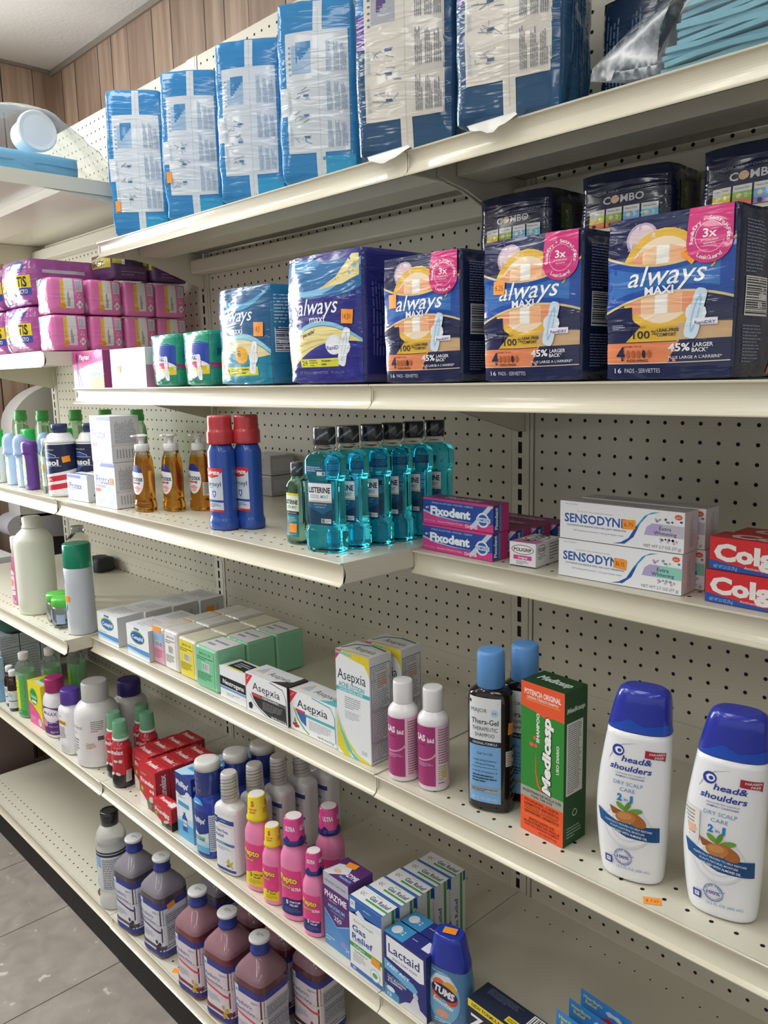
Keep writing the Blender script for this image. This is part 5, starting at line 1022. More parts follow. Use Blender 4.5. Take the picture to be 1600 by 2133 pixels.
b3 = bar('soap_bar', 'wrapped cream soap bar with yellow label facing out', (12.6, -12.65), 2.4, 2.55, 3.0, 'e0dcc4', lab_yellow('e8d83c', '5a5a2a'), '', 'wrapped cream soap bars', '')
for k in range(2): dup(b3, (13.85+.06*k, -11.4+2.62*(k+1), Z4), 0, ('cream wrapped soap bar second in the row behind the yellow label', 'cream wrapped soap bar last in the row behind the yellow label')[k])
b4 = bar('soap_bar', 'wrapped mint green soap bar facing out, green label on its face', (15.3, -12.85), 2.75, 2.5, 3.05, '8fd0aa', lab_yellow('7cc89c', '2a6a4a'), '', 'wrapped mint green soap bars', '', True)
for k in range(2): dup(b4, (16.7+.05*k, -11.6+2.55*(k+1), Z4), 0, ('mint green soap bar in the middle of its row of three', 'mint green soap bar last of its row of three, nearest the pegboard')[k])
def neu(a, w=3.1, h=2.3): a.rect(0, 0, w, h, 'eceef0'); a.rect(0, .38*h, w, .68*h, '1d2630'); a.text('Neutrogena', .52*w, .53*h, .82*w, .14*h, 'f2f2f2', .02); a.rect(0, .3*h, w, .36*h, '5a9ad8'); a.para(.25*w, .12*h, .75*w, .22*h, 2, '8a96a4')
carton('acne_bar_box', 'white and black carton with navy text band between green soap and black acne carton', 'carton', (18.5, -12.9), Z4, 0, 3.1, 1.7, 2.25, 'e2e4e6', neu, None, lambda a: [a.rect(.5, .3, 2.6, 1.5, '20242a'), a.poly([(2.6, .3), (2.6, 1.5), (2.9, 1.5)], 'e8d83c'), a.rect(.6, .2, 2.4, .35, 'e0cf3a'), a.para(.8, .6, 2.3, 1.3, 3, 'c0c4c8')])
def asep(dark):
    def f(a, w=4.4, h=2.6):
        a.rect(0, 0, w, h, 'eceef0'); a.poly([(0, .62*h), (0, .97*h), (.3*w*.6, .97*h)], 'd83a4a'); a.stroke([(.02*w, .82*h), (.09*w, .93*h)], .05, 'f4c0c8')
        if dark:
            a.poly([(.14*w, .5*h), (.96*w, .5*h), (.97*w, .04*h), (.55*w, .04*h), (.3*w, .2*h), (.18*w, .36*h)], '2c2c30'); a.rect(.14*w, .44*h, .36*w, .53*h, 'c84a50'); a.rect(.36*w, .44*h, .96*w, .53*h, '5a5a5e'); a.stroke([(.1*w, .46*h), (.2*w, .25*h), (.38*w, .1*h), (.5*w, .03*h)], .06, '6a6a70'); a.stroke([(.985*w, .02*h), (.97*w, .7*h), (.9*w, .9*h), (.6*w, .97*h)], .05, '3a3a3e'); a.para(.4*w, .18*h, .9*w, .4*h, 6, '8a8a90'); a.text('PURIFYING EFFECT', .6*w, .485*h, .4*w, .05*h, 'e8e8ea', .02); a.poly([(.05*w, .2*h), (.12*w, .26*h), (.16*w, .18*h), (.13*w, .07*h), (.06*w, .07*h)], '1a1a1c'); a.text('Net Wt. 4 oz (113 g)', .78*w, .08*h, .34*w, .05*h, 'e8e8ea', .02)
        else:
            a.rect(.12*w, .5*h, .34*w, .56*h, 'd83a4a'); a.poly([(.14*w, .5*h), (.36*w, .5*h), (.36*w, .2*h), (.24*w, .28*h)], '3f66a8'); a.rect(.36*w, .44*h, .98*w, .51*h, '4fb4bc'); a.stroke([(.08*w, .55*h), (.16*w, .3*h), (.3*w, .12*h), (.42*w, .03*h)], .1, '8ab43c'); a.stroke([(.12*w, .5*h), (.2*w, .28*h), (.34*w, .1*h)], .05, '3fb4c0'); a.stroke([(.99*w, .1*h), (.98*w, .72*h), (.9*w, .92*h), (.5*w, .98*h)], .07, '4fb4bc'); a.para(.42*w, .16*h, .92*w, .4*h, 6, 'a8b0ba'); a.text('Net Wt. 4 oz (113 g)', .78*w, .08*h, .34*w, .05*h, '4a4a50', .01)
            for q in ((.08, .14), (.13, .17), (.12, .1), (.17, .12)): a.ell(q[0]*w, q[1]*h, .03*w, .04*h, 'a8242e', 12)
            a.poly([(.08*w, .2*h), (.1*w, .34*h), (.14*w, .2*h)], '6a9a3c')
        a.text('Asepxia', .5*w, .72*h, .66*w, .2*h, '24344e', .0); a.para(.45*w, .56*h, .8*w, .6*h, 1, '8a7a8a')
    return f
def asep_top(dark): return lambda a, w=4.4, d=1.75: [a.rect(0, 0, w, d, 'd8dadc'), a.poly([(.62*w, 0), (w, 0), (w, d), (.9*w, d), (.9*w, .5*d)], '2e2e32' if dark else '5ab8c0'), a.text('Asepxia', .6*w, .5*d, .48*w, .3*d, '2a2e38', .0), a.poly([(.08*w, .3*d), (.2*w, .9*d), (.3*w, .3*d)], 'e8b890'), a.ell(.2*w, .5*d, .05*w, .2*d, '9ac0e0')]
carton('acne_soap_box', 'black and white acne soap carton with red corner flag', 'carton', (21.75, -12.95), Z4, 1, 4.35, 1.75, 2.62, 'dcdee0', asep(True), lambda a: a.rect(0, 0, 1.75, 2.62, '3a3a3e'), asep_top(True))
carton('acne_soap_box', 'white acne soap carton with teal band and red berries', 'carton', (26.2, -12.7), Z4, 0, 4.55, 1.75, 2.55, 'dcdee0', asep(False), None, asep_top(False))
def lot(a, w=2.8, h=6.3):
    a.rect(0, 0, w, h, 'e8ecee'); a.poly([(0, .9*h), (0, h), (.2*w, h)], 'd83a4a'); a.poly([(.2*w, h), (w, h), (w, .8*h), (.96*w, .86*h), (.85*w, .92*h), (.25*w, .96*h)], 'e0cc34'); a.rect(.0, .965*h, .5*w, .985*h, '6ac0d4')
    a.poly([(0, .38*h), (.12*w, .2*h), (.35*w, .04*h), (.4*w, 0), (.18*w, 0), (0, .06*h)], 'dcd030'); a.poly([(.02*w, .4*h), (.14*w, .24*h), (.45*w, .05*h), (.68*w, 0), (.5*w, 0), (.3*w, .06*h), (.1*w, .22*h)], '5fc4c8'); a.poly([(.12*w, .3*h), (.3*w, .16*h), (.6*w, .05*h), (w, .01*h), (w, 0), (.66*w, 0), (.4*w, .08*h), (.2*w, .2*h)], 'e0d23a')
    a.text('Asepxia', .47*w, .78*h, .84*w, .1*h, '24344e', 0); a.text('ACNE LOTION', .46*w, .68*h, .76*w, .045*h, '3aa8b8', .02); a.rect(0, .615*h, w, .65*h, '45b4c0'); a.text('LOCION PARA EL ACNE', .44*w, .632*h, .7*w, .022*h, 'eef4f6', .02); a.para(.25*w, .46*h, .75*w, .58*h, 6, '9aa2ac'); a.para(.25*w, .36*h, .75*w, .44*h, 5, 'b0b6c0'); a.text('4 FL OZ', .8*w, .1*h, .16*w, .015*h, '4a5a6a'); a.text('(118 ml)', .8*w, .08*h, .16*w, .014*h, '4a5a6a')
def lot_side(a, d=1.75, h=6.3):
    for v0, v1 in ((.78, .92), (.5, .77), (.2, .49), (.03, .19)): a.rect(.1, v0*h, d-.1, v1*h, '4a5470'); a.rect(.14, v0*h+.04, d-.14, v1*h-.04, 'd6d8da'); a.para(.2, v0*h+.06, d-.2, v1*h-.08, max(3, int((v1-v0)*55)), '767e94')
def lot_top(a, w=2.8, d=1.75): a.rect(0, 0, w, d, 'd6d8d8'); a.stroke([(.05*w, .2*d), (.15*w, .7*d), (.5*w, .95*d), (.95*w, .85*d)], .16, '4a6a54'); a.stroke([(.1*w, .05*d), (.4*w, .1*d), (.9*w, .15*d)], .1, 'c8b840'); a.text('Asepxia', .58*w, .5*d, .6*w, .3*d, '343a42', 0)
l1 = carton('acne_lotion_box', 'tall white acne lotion carton with yellow and teal swirls, front one', 'carton', (30.9, -12.8), Z4, 1, 2.8, 1.75, 6.3, 'd8dadc', lot, lot_side, lot_top, 'tall acne lotion cartons')
l2 = dup(l1, (32.55, -9.75, Z4), 3, 'tall white acne lotion carton standing behind the front one')
for q in (l1, l2):
    mb = MB(); a = Art(mb, c_side(l1), base=.03); a.rect(.5, 4.3, 1.5, 5.4, 'd2d0cc'); a.para(.55, 4.4, 1.45, 5.3, 7, '7a7876'); a.ell(1.0, 4.75, .3, .16, 'd8a08a'); mb.build('store_sticker', q, 'white printed sticker')

# ================================================================ fourth shelf, right bay: lotions and shampoos
def sas(loc, rot, label):
    r = bottle('acne_wash_bottle', label, 'bottle', loc, rot, 'white bottles with magenta labels')
    L = round_loft([(.78, 0), (.84, .07), (.84, 3.7), (.8, 3.9), (.62, 4.15), (.5, 4.3)]); loft_part('body', r, L, mat('eceaec', .25, coat=.3)); lathe_part('cap', r, [(.52, 4.28), (.54, 4.34), (.54, 5.4), (.5, 5.52), (.2, 5.54)], mat('e8e6e8', .3), label='white flip cap')
    def lab(a): a.rect(-2.6, .25, 2.6, 3.65, 'e8c4d4'); a.rect(-1.9, .3, .35, 3.6, 'a83a78'); a.text('SAS', -.5, 2.95, .62, .34, 'f0e4ec', .04); a.text('bid', .1, 2.86, .36, .24, 'f0e4ec', .04); a.para(-.7, 2.5, .3, 2.62, 1, '6a2a58'); a.arc(-.55, 2.3, .95, .6, -100, -15, .09, 'd8a0c0'); a.para(-.7, 1.35, .25, 1.6, 3, 'd8a8c4'); a.para(.5, .4, 1.2, 3.5, 22, '9a6a84')
    wrap(r, L, lab, sv=0, lab='magenta and pink label'); return r
a0 = sas((35.65, -12.1, Z4R), 26, 'magenta labelled white bottle left of its twin, beside the tall lotion carton')
a1 = dup(a0, (37.55, -11.75, Z4R), 26, 'magenta labelled white bottle right of its twin, printed sticker at its side')
mb = MB(); a = Art(mb, round_loft([(.86, 0), (.86, 4)], 1).surf, .1, 0, base=.01); a.rect(.45, .55, 1.15, 1.5, 'd8d4c8'); a.para(.5, .6, 1.1, 1.45, 7, '8a8a80'); a.ell(.8, 1.0, .14, .2, 'e0a860'); mb.build('store_sticker', a1, 'white printed sticker')
def thera(loc, rot, label):
    r = bottle('shampoo_bottle', label, 'bottle', loc, rot, 'dark shampoo bottles with light blue caps')
    L = Loft([(0, 1.0, .64, 2.8), (.08, 1.12, .74, 2.8), (.3, 1.15, .76, 2.8), (5.6, 1.15, .76, 2.8), (6.1, 1.08, .74, 2.5), (6.35, .8, .66, 2.2), (6.45, .6, .6, 2)]); loft_part('body', r, L, mat('1d1214', .12, coat=.5), 'dark brown bottle')
    lathe_part('cap', r, [(.66, 6.42), (.7, 6.46), (.69, 8.1), (.6, 8.28), (.2, 8.3)], mat('5f97d4', .4), 32, 'light blue cap')
    def lab(a): a.rect(-.95, .5, .72, 6.0, '7fb2e2'); a.rect(-.95, 3.75, .72, 6.0, 'e2e6e8'); a.rect(-.95, 3.5, .72, 3.78, '1d2638'); a.text('MAJOR', -.4, 5.35, .85, .2, '3a4252'); a.ell(.4, 5.25, .2, .2, 'b8d4e8'); a.text('M', .4, 5.25, .16, .16, '5a7a9a'); a.text('Thera-Gel', -.1, 4.78, 1.4, .28, '2a3040', .01); a.text('THERAPEUTIC', -.1, 4.4, 1.3, .2, '2a3040'); a.text('SHAMPOO', -.1, 4.08, 1.0, .2, '2a3040'); a.text('ORIGINAL FORMULA', -.1, 3.64, 1.3, .13, 'd8dce4', .01); a.text('Coal Tar 0.5%', -.1, 3.1, .8, .12, '2a3a58'); a.text('Long Lasting Relief of', -.1, 2.75, 1.2, .1, '2a3a58'); a.text('Itching and Flaking', -.1, 2.55, 1.0, .1, '2a3a58'); a.rect(-.8, 2.35, .55, 2.37, '2a3a58'); a.text('Controls the Symptoms of', -.1, 2.15, 1.3, .1, '2a3a58'); a.para(-.75, 1.55, .55, 2.0, 3, '2a3a58'); a.rect(-.95, 1.05, .72, 1.3, 'a0a8b0'); a.para(-.8, 1.08, .55, 1.26, 2, '3a4658'); a.text('8.5 FL OZ (251 mL)', -.1, .72, 1.3, .15, 'd8e6f2'); a.para(1.3, .6, 2.0, 3.5, 8, '5a4a4a')
    wrap(r, L, lab, lab='white and light blue label'); sticker(r, L.surf, 1.25, 4.45, .35, .6, -4, su=.1, base=.03)
    mb = MB(); a = Art(mb, L.surf, .1, 0, base=.03); a.rect(.95, 2.5, 1.5, 3.3, 'd0cdc4'); a.para(1.0, 2.55, 1.45, 3.25, 6, '7a7874'); a.ell(1.2, 2.9, .15, .14, 'd8a890'); mb.build('store_sticker', r, 'white printed sticker'); return r
t0 = thera((41.1, -11.3, Z4R), 22, 'dark shampoo bottle with light blue cap, nearer the shelf edge'); dup(t0, (41.8, -9.45, Z4R), 20, 'dark shampoo bottle with light blue cap standing behind its twin')
def medi(a, w=2.5, h=7.5):
    a.rect(0, 0, w, h, '2f8a35'); a.poly([(0, .84*h), (.3*w, .825*h), (.55*w, .8*h), (.75*w, .815*h), (w, .81*h), (w, h), (0, h)], 'ea5a34'); a.rect(0, 0, w, .24*h, 'ee5a2c'); a.rect(0, .235*h, w, .305*h, 'a8a69a')
    a.text('POTENCIA ORIGINAL', .5*w, .94*h, .84*w, .035*h, 'f4e6dc', .03); a.text('ORIGINAL STRENGTH SHAMPOO', .5*w, .905*h, .72*w, .018*h, 'f4e0d4', .02); a.rect(.1*w, .885*h, .9*w, .888*h, 'e0c84a')
    a.stroke([(.52*w, .31*h), (.42*w, .34*h), (.36*w, .42*h), (.36*w, .55*h)], lambda t: .14*(1-t)+.02, 'e8602c')
    a.text('Medicasp', .6*w, .555*h, 3.9, .5, '16241a', .09, .15, 90); a.text('Medicasp', .6*w, .555*h, 3.8, .46, 'f2f2ee', .05, .15, 90); a.text('SHAMPOO', .4*w, .72*h, 1.45, .17, 'e8ece4', .04, 0, 90); a.text('USO DIARIO', .86*w, .56*h, 1.4, .15, 'e8ece4', .03, 0, 90)
    for q in ((.33, .65), (.28, .6), (.36, .6), (.24, .6)): a.ell(q[0]*w, q[1]*h, .035*w, .013*h, 'e8604a', 12)
    a.text('ALQUITRAN DE HULLA 0.5%', .5*w, .28*h, .9*w, .018*h, '3a3a30', .01); a.text('COAL TAR 0.5%', .5*w, .255*h, .5*w, .016*h, '3a3a30', .01)
    for k, t in enumerate(('PSORIASIS, CASPA', 'DERMATITIS SEBORREICA', 'PSORIASIS, DANDRUFF', 'SEBORRHEIC DERMATITIS')): a.text(t, .5*w, (.215-.025*k)*h, .8*w, .017*h, '7a2a10', .015)
    a.rect(.05*w, .165*h, .95*w, .167*h, 'e0b83a'); a.rect(.05*w, .115*h, .95*w, .117*h, 'e0b83a'); a.text('ANTICASPA DE', .5*w, .095*h, .6*w, .018*h, '7a2a10', .015); a.text('ALQUITRAN DE HULLA', .5*w, .072*h, .85*w, .018*h, '7a2a10', .015); a.text('COAL TAR DANDRUFF SHAMPOO', .5*w, .05*h, .82*w, .014*h, '7a2a10', .01); a.text('6 FL OZ (177 mL)', .65*w, .025*h, .42*w, .014*h, '7a2a10', .01)
def medi_side(a, d=1.7, h=7.5): a.rect(0, 0, d, h, '1d4a28'); a.text('Medicasp', .5*d, .88*h, .8*d, .03*h, 'c8d4c8', .04, .15); a.rect(.1*d, .33*h, .82*d, .8*h, 'd4d6d2'); a.para(.16*d, .34*h, .76*d, .79*h, 34, '5a625a'); a.arc(.5*d, .2*h, .16, .16, 40, 380, .04, 'c8d4c8'); a.para(.15*d, .04*h, .8*d, .12*h, 4, '8aa08c')
carton('medicated_shampoo_box', 'tall green and orange medicated shampoo carton', 'carton', (43.45, -11.95), Z4R, -3, 2.5, 1.7, 7.5, '1d4a28', medi, medi_side, lambda a: [a.rect(0, 0, 2.5, 1.7, '1a3f24'), a.text('Medicasp', 1.3, .95, 1.9, .5, 'b8c4ba', .04, .15)])
def hs(loc, rot, label):
    r = bottle('shampoo_bottle', label, 'bottle', loc, rot, 'white shampoo bottles with blue caps')
    pts = [(0, 1.2, .72, 2.4, .02), (.08, 1.28, .82, 2.4, .02), (.35, 1.34, .88, 2.4, .0), (1.6, 1.46, .9, 2.4, -.06), (3.0, 1.53, .9, 2.4, -.09), (4.4, 1.5, .88, 2.4, -.04), (5.6, 1.42, .84, 2.4, .04), (6.75, 1.32, .78, 2.4, .13)]
    L = Loft(pts); loft_part('body', r, L, mat('eef0f2', .28, coat=.35), 'white bottle', K=56)
    C = Loft([(6.77, 1.33, .79, 2.4, .13), (6.85, 1.32, .78, 2.4, .135), (7.6, 1.22, .74, 2.5, .2), (8.2, 1.12, .7, 2.6, .26), (8.5, 1.0, .6, 2.6, .28), (8.62, .8, .45, 2.5, .28)])
    loft_part('cap', r, C, mat('2a37a4', .22, coat=.5), 'blue flip cap', 56)
    w2 = MB(); a = Art(w2, C.surf, .12, .2, base=.012, rough=.25); a.poly([(-1.5, 6.8), (-.9, 7.0), (-.3, 7.35), (.3, 7.1), (1.5, 7.3), (1.9, 6.8)], '2450b8'); w2.build('cap_accent', r, 'lighter blue wave on the cap')
    def lab(a):
        a.stroke([(-1.0, 5.45), (-.8, 5.9), (-.45, 6.2), (.1, 6.35)], lambda t: .05*math.sin(math.pi*min(1, t+.1))+.01, 'b8bcc4'); a.ell(-.62, 5.9, .27, .25, '2c3f9c'); a.ell(-.58, 5.9, .17, .15, 'eef0f2'); a.ell(-.56, 5.9, .09, .08, '2c3f9c')
        a.text('head&', .2, 5.6, 1.25, .26, '2c3f9c', .02, .15); a.text('shoulders', -.02, 5.2, 1.75, .26, '2c3f9c', .02, .15); a.text('PYRITHIONE ZINC DANDRUFF', 0, 4.92, 1.25, .065, '5a6ab0'); a.text('SHAMPOO + CONDITIONER', 0, 4.79, 1.2, .075, '3a4a9c', .01)
        a.text('DRY SCALP', -.05, 4.5, 1.25, .17, '6a9ac8'); a.text('CARE', -.05, 4.22, .65, .17, '6a9ac8'); a.text('2', -.35, 3.85, .22, .3, '2f86cc', .05); a.text('in', -.08, 3.8, .16, .14, '2f86cc', .01); a.text('1', .15, 3.85, .12, .3, '2f86cc', .05)
        a.poly([(.5, 6.12), (1.35, 6.05), (1.35, 5.66), (1.2, 5.74), (.5, 5.8)], 'a82a3e'); a.text('PARABEN', .98, 5.98, .62, .09, 'f0dce0', .02); a.text('FREE', 1.08, 5.84, .36, .09, 'f0dce0', .02)
        for rr, c in ((1.0, 'dfe2e6'), (.9, 'f0f2f4'), (.7, 'e0e3e7'), (.62, 'f0f2f4')): a.ell(-.0, 2.55, rr, rr*.95, c)
        a.poly([(-1.35, 3.1), (-.4, 2.75), (1.35, 2.72), (1.35, 2.05), (0, 2.1), (-1.2, 2.55)], '1d5a94'); a.poly([(0, 2.12), (1.35, 2.07), (1.35, 2.7), (.6, 2.72)], '174a80'); a.text('CLINICALLY PROVEN TO HELP RESTORE', .05, 2.6, 2.0, .085, 'dfe8f0', .015, 0, -6); a.text('SCALP\'S NATURAL MOISTURE', .02, 2.44, 1.45, .085, 'dfe8f0', .015, 0, -6); a.text('INFUSED WITH ALMOND OIL', .1, 2.26, 1.5, .1, 'f0f4f8', .02, 0, -6)
        a.poly([(-.75, 3.4), (-.2, 3.25), (-.3, 3.05), (-.6, 3.05)], 'a05a2c'); a.ell(-.25, 3.45, .26, .11, '6fa23e', rot=-38); a.ell(.02, 3.5, .26, .1, '5c9436', rot=68); a.ell(.35, 3.35, .3, .12, '6fa23e', rot=14); a.ell(.35, 2.98, .5, .27, 'b06a34', rot=-28); a.ell(-.05, 3.0, .42, .27, 'c47e44', rot=6); a.ell(-.08, 3.05, .3, .16, 'd09458', rot=6)
        a.arc(-.15, 1.15, .36, .36, 0, 360, .035, '7a8ac0', 28); a.text('100%', -.15, 1.15, .5, .14, '2c3f9c', .02); a.arctext('FLAKE FREE', -.15, 1.15, .31, 160, 20, .09, '5a6ab0'); a.arctext('GUARANTEED', -.15, 1.15, .31, 200, 340, .09, '5a6ab0', True); a.stroke([(-.6, 1.12), (-.4, 1.1)], .03, '7a8ac0'); a.stroke([(.1, 1.22), (.3, 1.28)], .03, '7a8ac0')
        a.rect(-.95, .72, -.62, 1.05, '2c3f9c'); a.rect(-.88, .79, -.69, .98, 'e4e8f0'); a.text('P', -.785, .885, .09, .12, '2c3f9c'); a.text('13.5 FL OZ (400 mL)', .25, .68, 1.35, .12, '5a8ac0')
    wrap(r, L, lab, step=.2, sv=.4, lab='printed front'); return r
h0 = hs((49.15, -11.45, Z4R), 14, 'white blue-capped shampoo, left of the pair, orange sticker on the shelf before it')
h1 = dup(h0, (53.0, -11.15, Z4R), 12, 'white shampoo bottle with blue cap at the right picture edge, printed sticker on its left')
L = Loft([(0, 1.4, .88, 2.4), (7, 1.4, .88, 2.4)]); mb = MB(); a = Art(mb, lambda u, v, o: (lambda p: (p[0]-.1, p[1]-.05, p[2]))(L.surf(u, v, o)), .12, 0, base=.02); a.rect(-1.6, 3.1, -.75, 4.5, 'e4e2de'); a.para(-1.5, 3.2, -.85, 4.4, 8, '8a8884'); a.ell(-1.1, 3.6, .25, .18, 'e8b89a'); mb.build('store_sticker', h1, 'white printed sticker')
mb = MB(); a = Art(mb, lambda u, v, o: (u, v, o), base=.004); a.rect(-.36, -.24, .36, .24, ORANGE); a.text('$ 7.25', 0, 0, .5, .17, '7a4316'); o = mb.build('price_sticker', None, None, (50.75, -12.7, -18.79), 32); tag(o, 'orange price sticker stuck on the shelf in front of the left white shampoo', 'sticker')
# ================================================================ fifth shelf: laxatives, stomach medicines
Z5 = -32.17
for k in range(3):
    for j in range(2):
        hgt = (5.5, 1.5)[j]
        carton('wrapped_carton', ('grey film wrapped carton far left under the left bay shelf, %s' % ('front one', 'middle one', 'rear one')[k] if j == 0 else 'low grey wrapped carton lying on the %s tall grey carton' % ('front', 'middle', 'rear')[k]), 'carton', (-36.2, -12.2+2.25*k), Z5+(0, 5.53)[j], 0, 7.4, 2.15, hgt, 'b4b9be', None,
               lambda a, H=hgt: [a.rect(.05, .05, 2.1, H-.05, 'c4c9ce'), a.para(.15, .2, 2.0, H-.2, max(3, int(H*3)), '9aa0a8')], None, 'grey film wrapped cartons at the far left', rough=.3)
carton('wrapped_carton', 'pale blue wrapped carton at the left picture edge in front of the grey ones', 'carton', (-34.2, -13.2), Z5, 0, 6.6, .85, 5.0, '8fc0e0', None, lambda a: a.rect(.05, 2.5, .8, 4.9, 'b4cfe0'), rough=.3)
P = Pack(8, 6, 2.6, .4, .1, .3, 95); mb = MB(); P.mesh(mb, lambda f: mat('2f5a4c', .5), 10); o = mb.build('green_bundle', None, None, (-32.4, -8.6, Z5+7.06), 0); weld(o); tag(o, 'dark green bundle lying on top of the grey wrapped cartons', 'bundle')
def med(loc, label):
    r = bottle('medicine_bottle', label, 'bottle', loc, 0, 'small brown medicine bottles with white caps')
    L = round_loft([(.55, 0), (.62, .06), (.62, 2.9), (.5, 3.4), (.32, 3.7), (.3, 3.9)]); loft_part('body', r, L, mat('2a1512', .08, coat=.5), 'dark brown bottle', 32); lathe_part('cap', r, [(.36, 3.85), (.4, 3.9), (.4, 4.4), (.36, 4.5), (.1, 4.51)], mat('eceaea', .35), label='white cap')
    wrap(r, L, lambda a: [a.rect(-1.2, .35, 1.2, 2.3, 'dfe1e4'), a.para(-.8, 1.5, .6, 2.1, 4, '7a8490'), a.rect(-1.2, 1.1, 1.2, 1.2, '3a6a9c'), a.ell(-.3, .7, .25, .3, '6a7a8a')], sv=0, lab='white label'); return r
m_ = med((-25.9, -12.4, Z5), 'brown medicine bottle with white cap farthest left'); dup(m_, (-24.2, -12.65, Z5), 0, 'brown medicine bottle with white cap touching the green alcohol bottle')
def galc(loc, label):
    r = bottle('rubbing_alcohol_bottle', label, 'bottle', loc, 8, 'green rubbing alcohol bottles')
    L = Loft([(0, .95, .7, 2.6), (.1, 1.08, .82, 2.6), (5.3, 1.08, .82, 2.6), (5.75, .9, .75, 2.3), (6.15, .55, .52, 2), (6.3, .48, .48, 2)]); loft_part('body', r, L, [(5.0, mat('aee4b6', .08, trans=.55, ior=1.25)), (9, mat('eef4ee', .06, trans=.9, ior=1.15))], 'clear bottle of green alcohol')
    lathe_part('cap', r, [(.5, 6.25), (.54, 6.3), (.54, 6.95), (.48, 7.02), (.2, 7.03)], mat('e6e4e2', .35), label='white cap')
    wrap(r, L, lambda a: [a.rect(-1.05, .9, .1, 4.7, 'dfe034'), a.rect(-1.05, 4.15, .1, 4.7, 'c8a8c4'), a.text('ALCOHOL', -.5, 3.75, .8, .22, '4a5a20'), a.para(-.95, 3.0, 0, 3.4, 2, '7a8a2a'), a.rect(-1.05, .3, .9, .9, '3f9a58'), a.para(-.95, .4, .2, .85, 3, 'c8dccc'), a.rect(.1, .9, .95, 4.7, '5cae5c')], lab='yellow and green label'); return r
g_ = galc((-21.6, -12.2, Z5), 'green alcohol bottle with yellow label beside the yellow carton, foremost of three'); dup(g_, (-21.0, -9.7, Z5), 6, 'green alcohol bottle standing second, behind the foremost one'); dup(g_, (-20.2, -7.2, Z5), 6, 'green alcohol bottle third and farthest back, top hidden by the shelf above')
def dul(a, w=3.2, h=4.6): a.rect(0, 0, w, h, 'e8d82e'); a.poly([(0, 0), (w, 0), (w, .12*h), (.75*w, .32*h), (.3*w, .47*h), (0, .52*h)], 'e0589a'); a.ell(.42*w, .68*h, .3*w, .2*h, '6cc04a'); a.ell(.42*w, .67*h, .27*w, .175*h, '2f9a48'); a.text('Dulcolax', .42*w, .68*h, .46*w, .08*h, 'e8f4e8', .01, .15); a.rect(.28*w, .53*h, .6*w, .59*h, 'e4e8e4'); a.para(.08*w, .28*h, .5*w, .42*h, 3, 'f08a5a'); a.para(.08*w, .1*h, .5*w, .2*h, 3, 'f0b0cc'); a.ell(.75*w, .12*h, .12*w, .09*h, 'b0d0e8'); a.ell(.7*w, .1*h, .05*w, .04*h, 'e8a860')
carton('laxative_box', 'yellow and pink carton with green oval mark between green alcohol and the magenta capped bottle', 'carton', (-19.6, -12.75), Z5, 2, 3.2, 2.1, 4.6, 'e0cf2c', dul, lambda a: [a.rect(0, 0, 2.1, 4.6, 'd8c82c'), a.para(.3, .4, 1.8, 4, 10, 'b0a42c')], lambda a: [a.ell(1.7, 1.2, .8, .5, '4fae4a'), a.rect(.9, .25, 2.9, .75, 'd8dcd8')])
def capb(name, label, loc, L, body, cap, capmat, lab, rot=0, capz=0, lablab='printed label', u0=0):
    r = bottle(name, label, 'bottle', loc, rot); loft_part('body', r, L, body, K=48); lathe_part('cap', r, cap, capmat, 36, 'screw cap', capz)
    if lab: wrap(r, L, lab, lab=lablab, u0=u0)
    return r
L = Loft([(0, 1.15, .9, 2.8), (.1, 1.3, 1.05, 2.8), (3.1, 1.3, 1.05, 2.8), (3.9, 1.25, 1.0, 2.6), (4.5, .9, .85, 2.1), (4.6, .8, .8, 2)])
def mira(a): a.rect(-1.25, .35, 1.3, 3.2, '5a2f74'); a.ell(0, 2.4, 1.25, .75, 'e4dcea'); a.rect(-1.25, 2.7, 1.3, 3.2, '6a4484'); a.ell(0, 2.55, 1.2, .55, 'ece8f0'); a.text('MiraLAX', -.02, 2.55, 1.85, .36, '3a2a58', .01); a.ell(-.75, 1.45, .42, .42, 'd890b8'); a.para(-.2, 1.5, .9, 1.75, 2, 'e4dcea'); a.para(-.2, 1.1, .9, 1.3, 2, 'c8b0d8'); a.para(0, .5, .9, .75, 2, 'e4dcea')
capb('laxative_bottle', 'white bottle with magenta cap and purple label', (-14.5, -11.9, Z5), L, mat('ecebee', .25, coat=.3), [(.88, 4.6), (.93, 4.65), (.92, 5.9), (.85, 6.05), (.3, 6.06)], mat('b03070', .35), mira, 8, u0=.4)
L = Loft([(0, 1.0, .9, 3.6), (.1, 1.12, 1.02, 3.6), (4.2, 1.12, 1.02, 3.6), (4.55, 1.0, .92, 3), (4.8, .78, .78, 2), (4.9, .76, .76, 2)])
capb('laxative_bottle', 'squarish white bottle with violet cap and gold name strip', (-9.55, -12.35, Z5), L, mat('eeeef0', .28, coat=.3), [(.86, 4.85), (.92, 4.9), (.9, 6.15), (.82, 6.3), (.3, 6.31)], mat('5a3fa0', .35), lambda a: [a.rect(-.75, 2.95, .45, 3.35, 'd8a838'), a.text('GaviLAX', -.15, 3.15, 1.0, .2, '4a3a20', .02), a.para(-.75, 3.65, .3, 3.8, 1, '6a7a90'), a.para(-.75, 1.5, .4, 2.75, 8, '4a4a54'), a.para(-.75, .6, .5, .8, 1, '9ac0d8')], 6, u0=.15)
L = round_loft([(1.85, 0), (2.0, .12), (2.02, .3), (2.02, 4.6), (1.95, 5.1), (1.6, 5.7), (1.2, 6.0), (1.12, 6.1)])
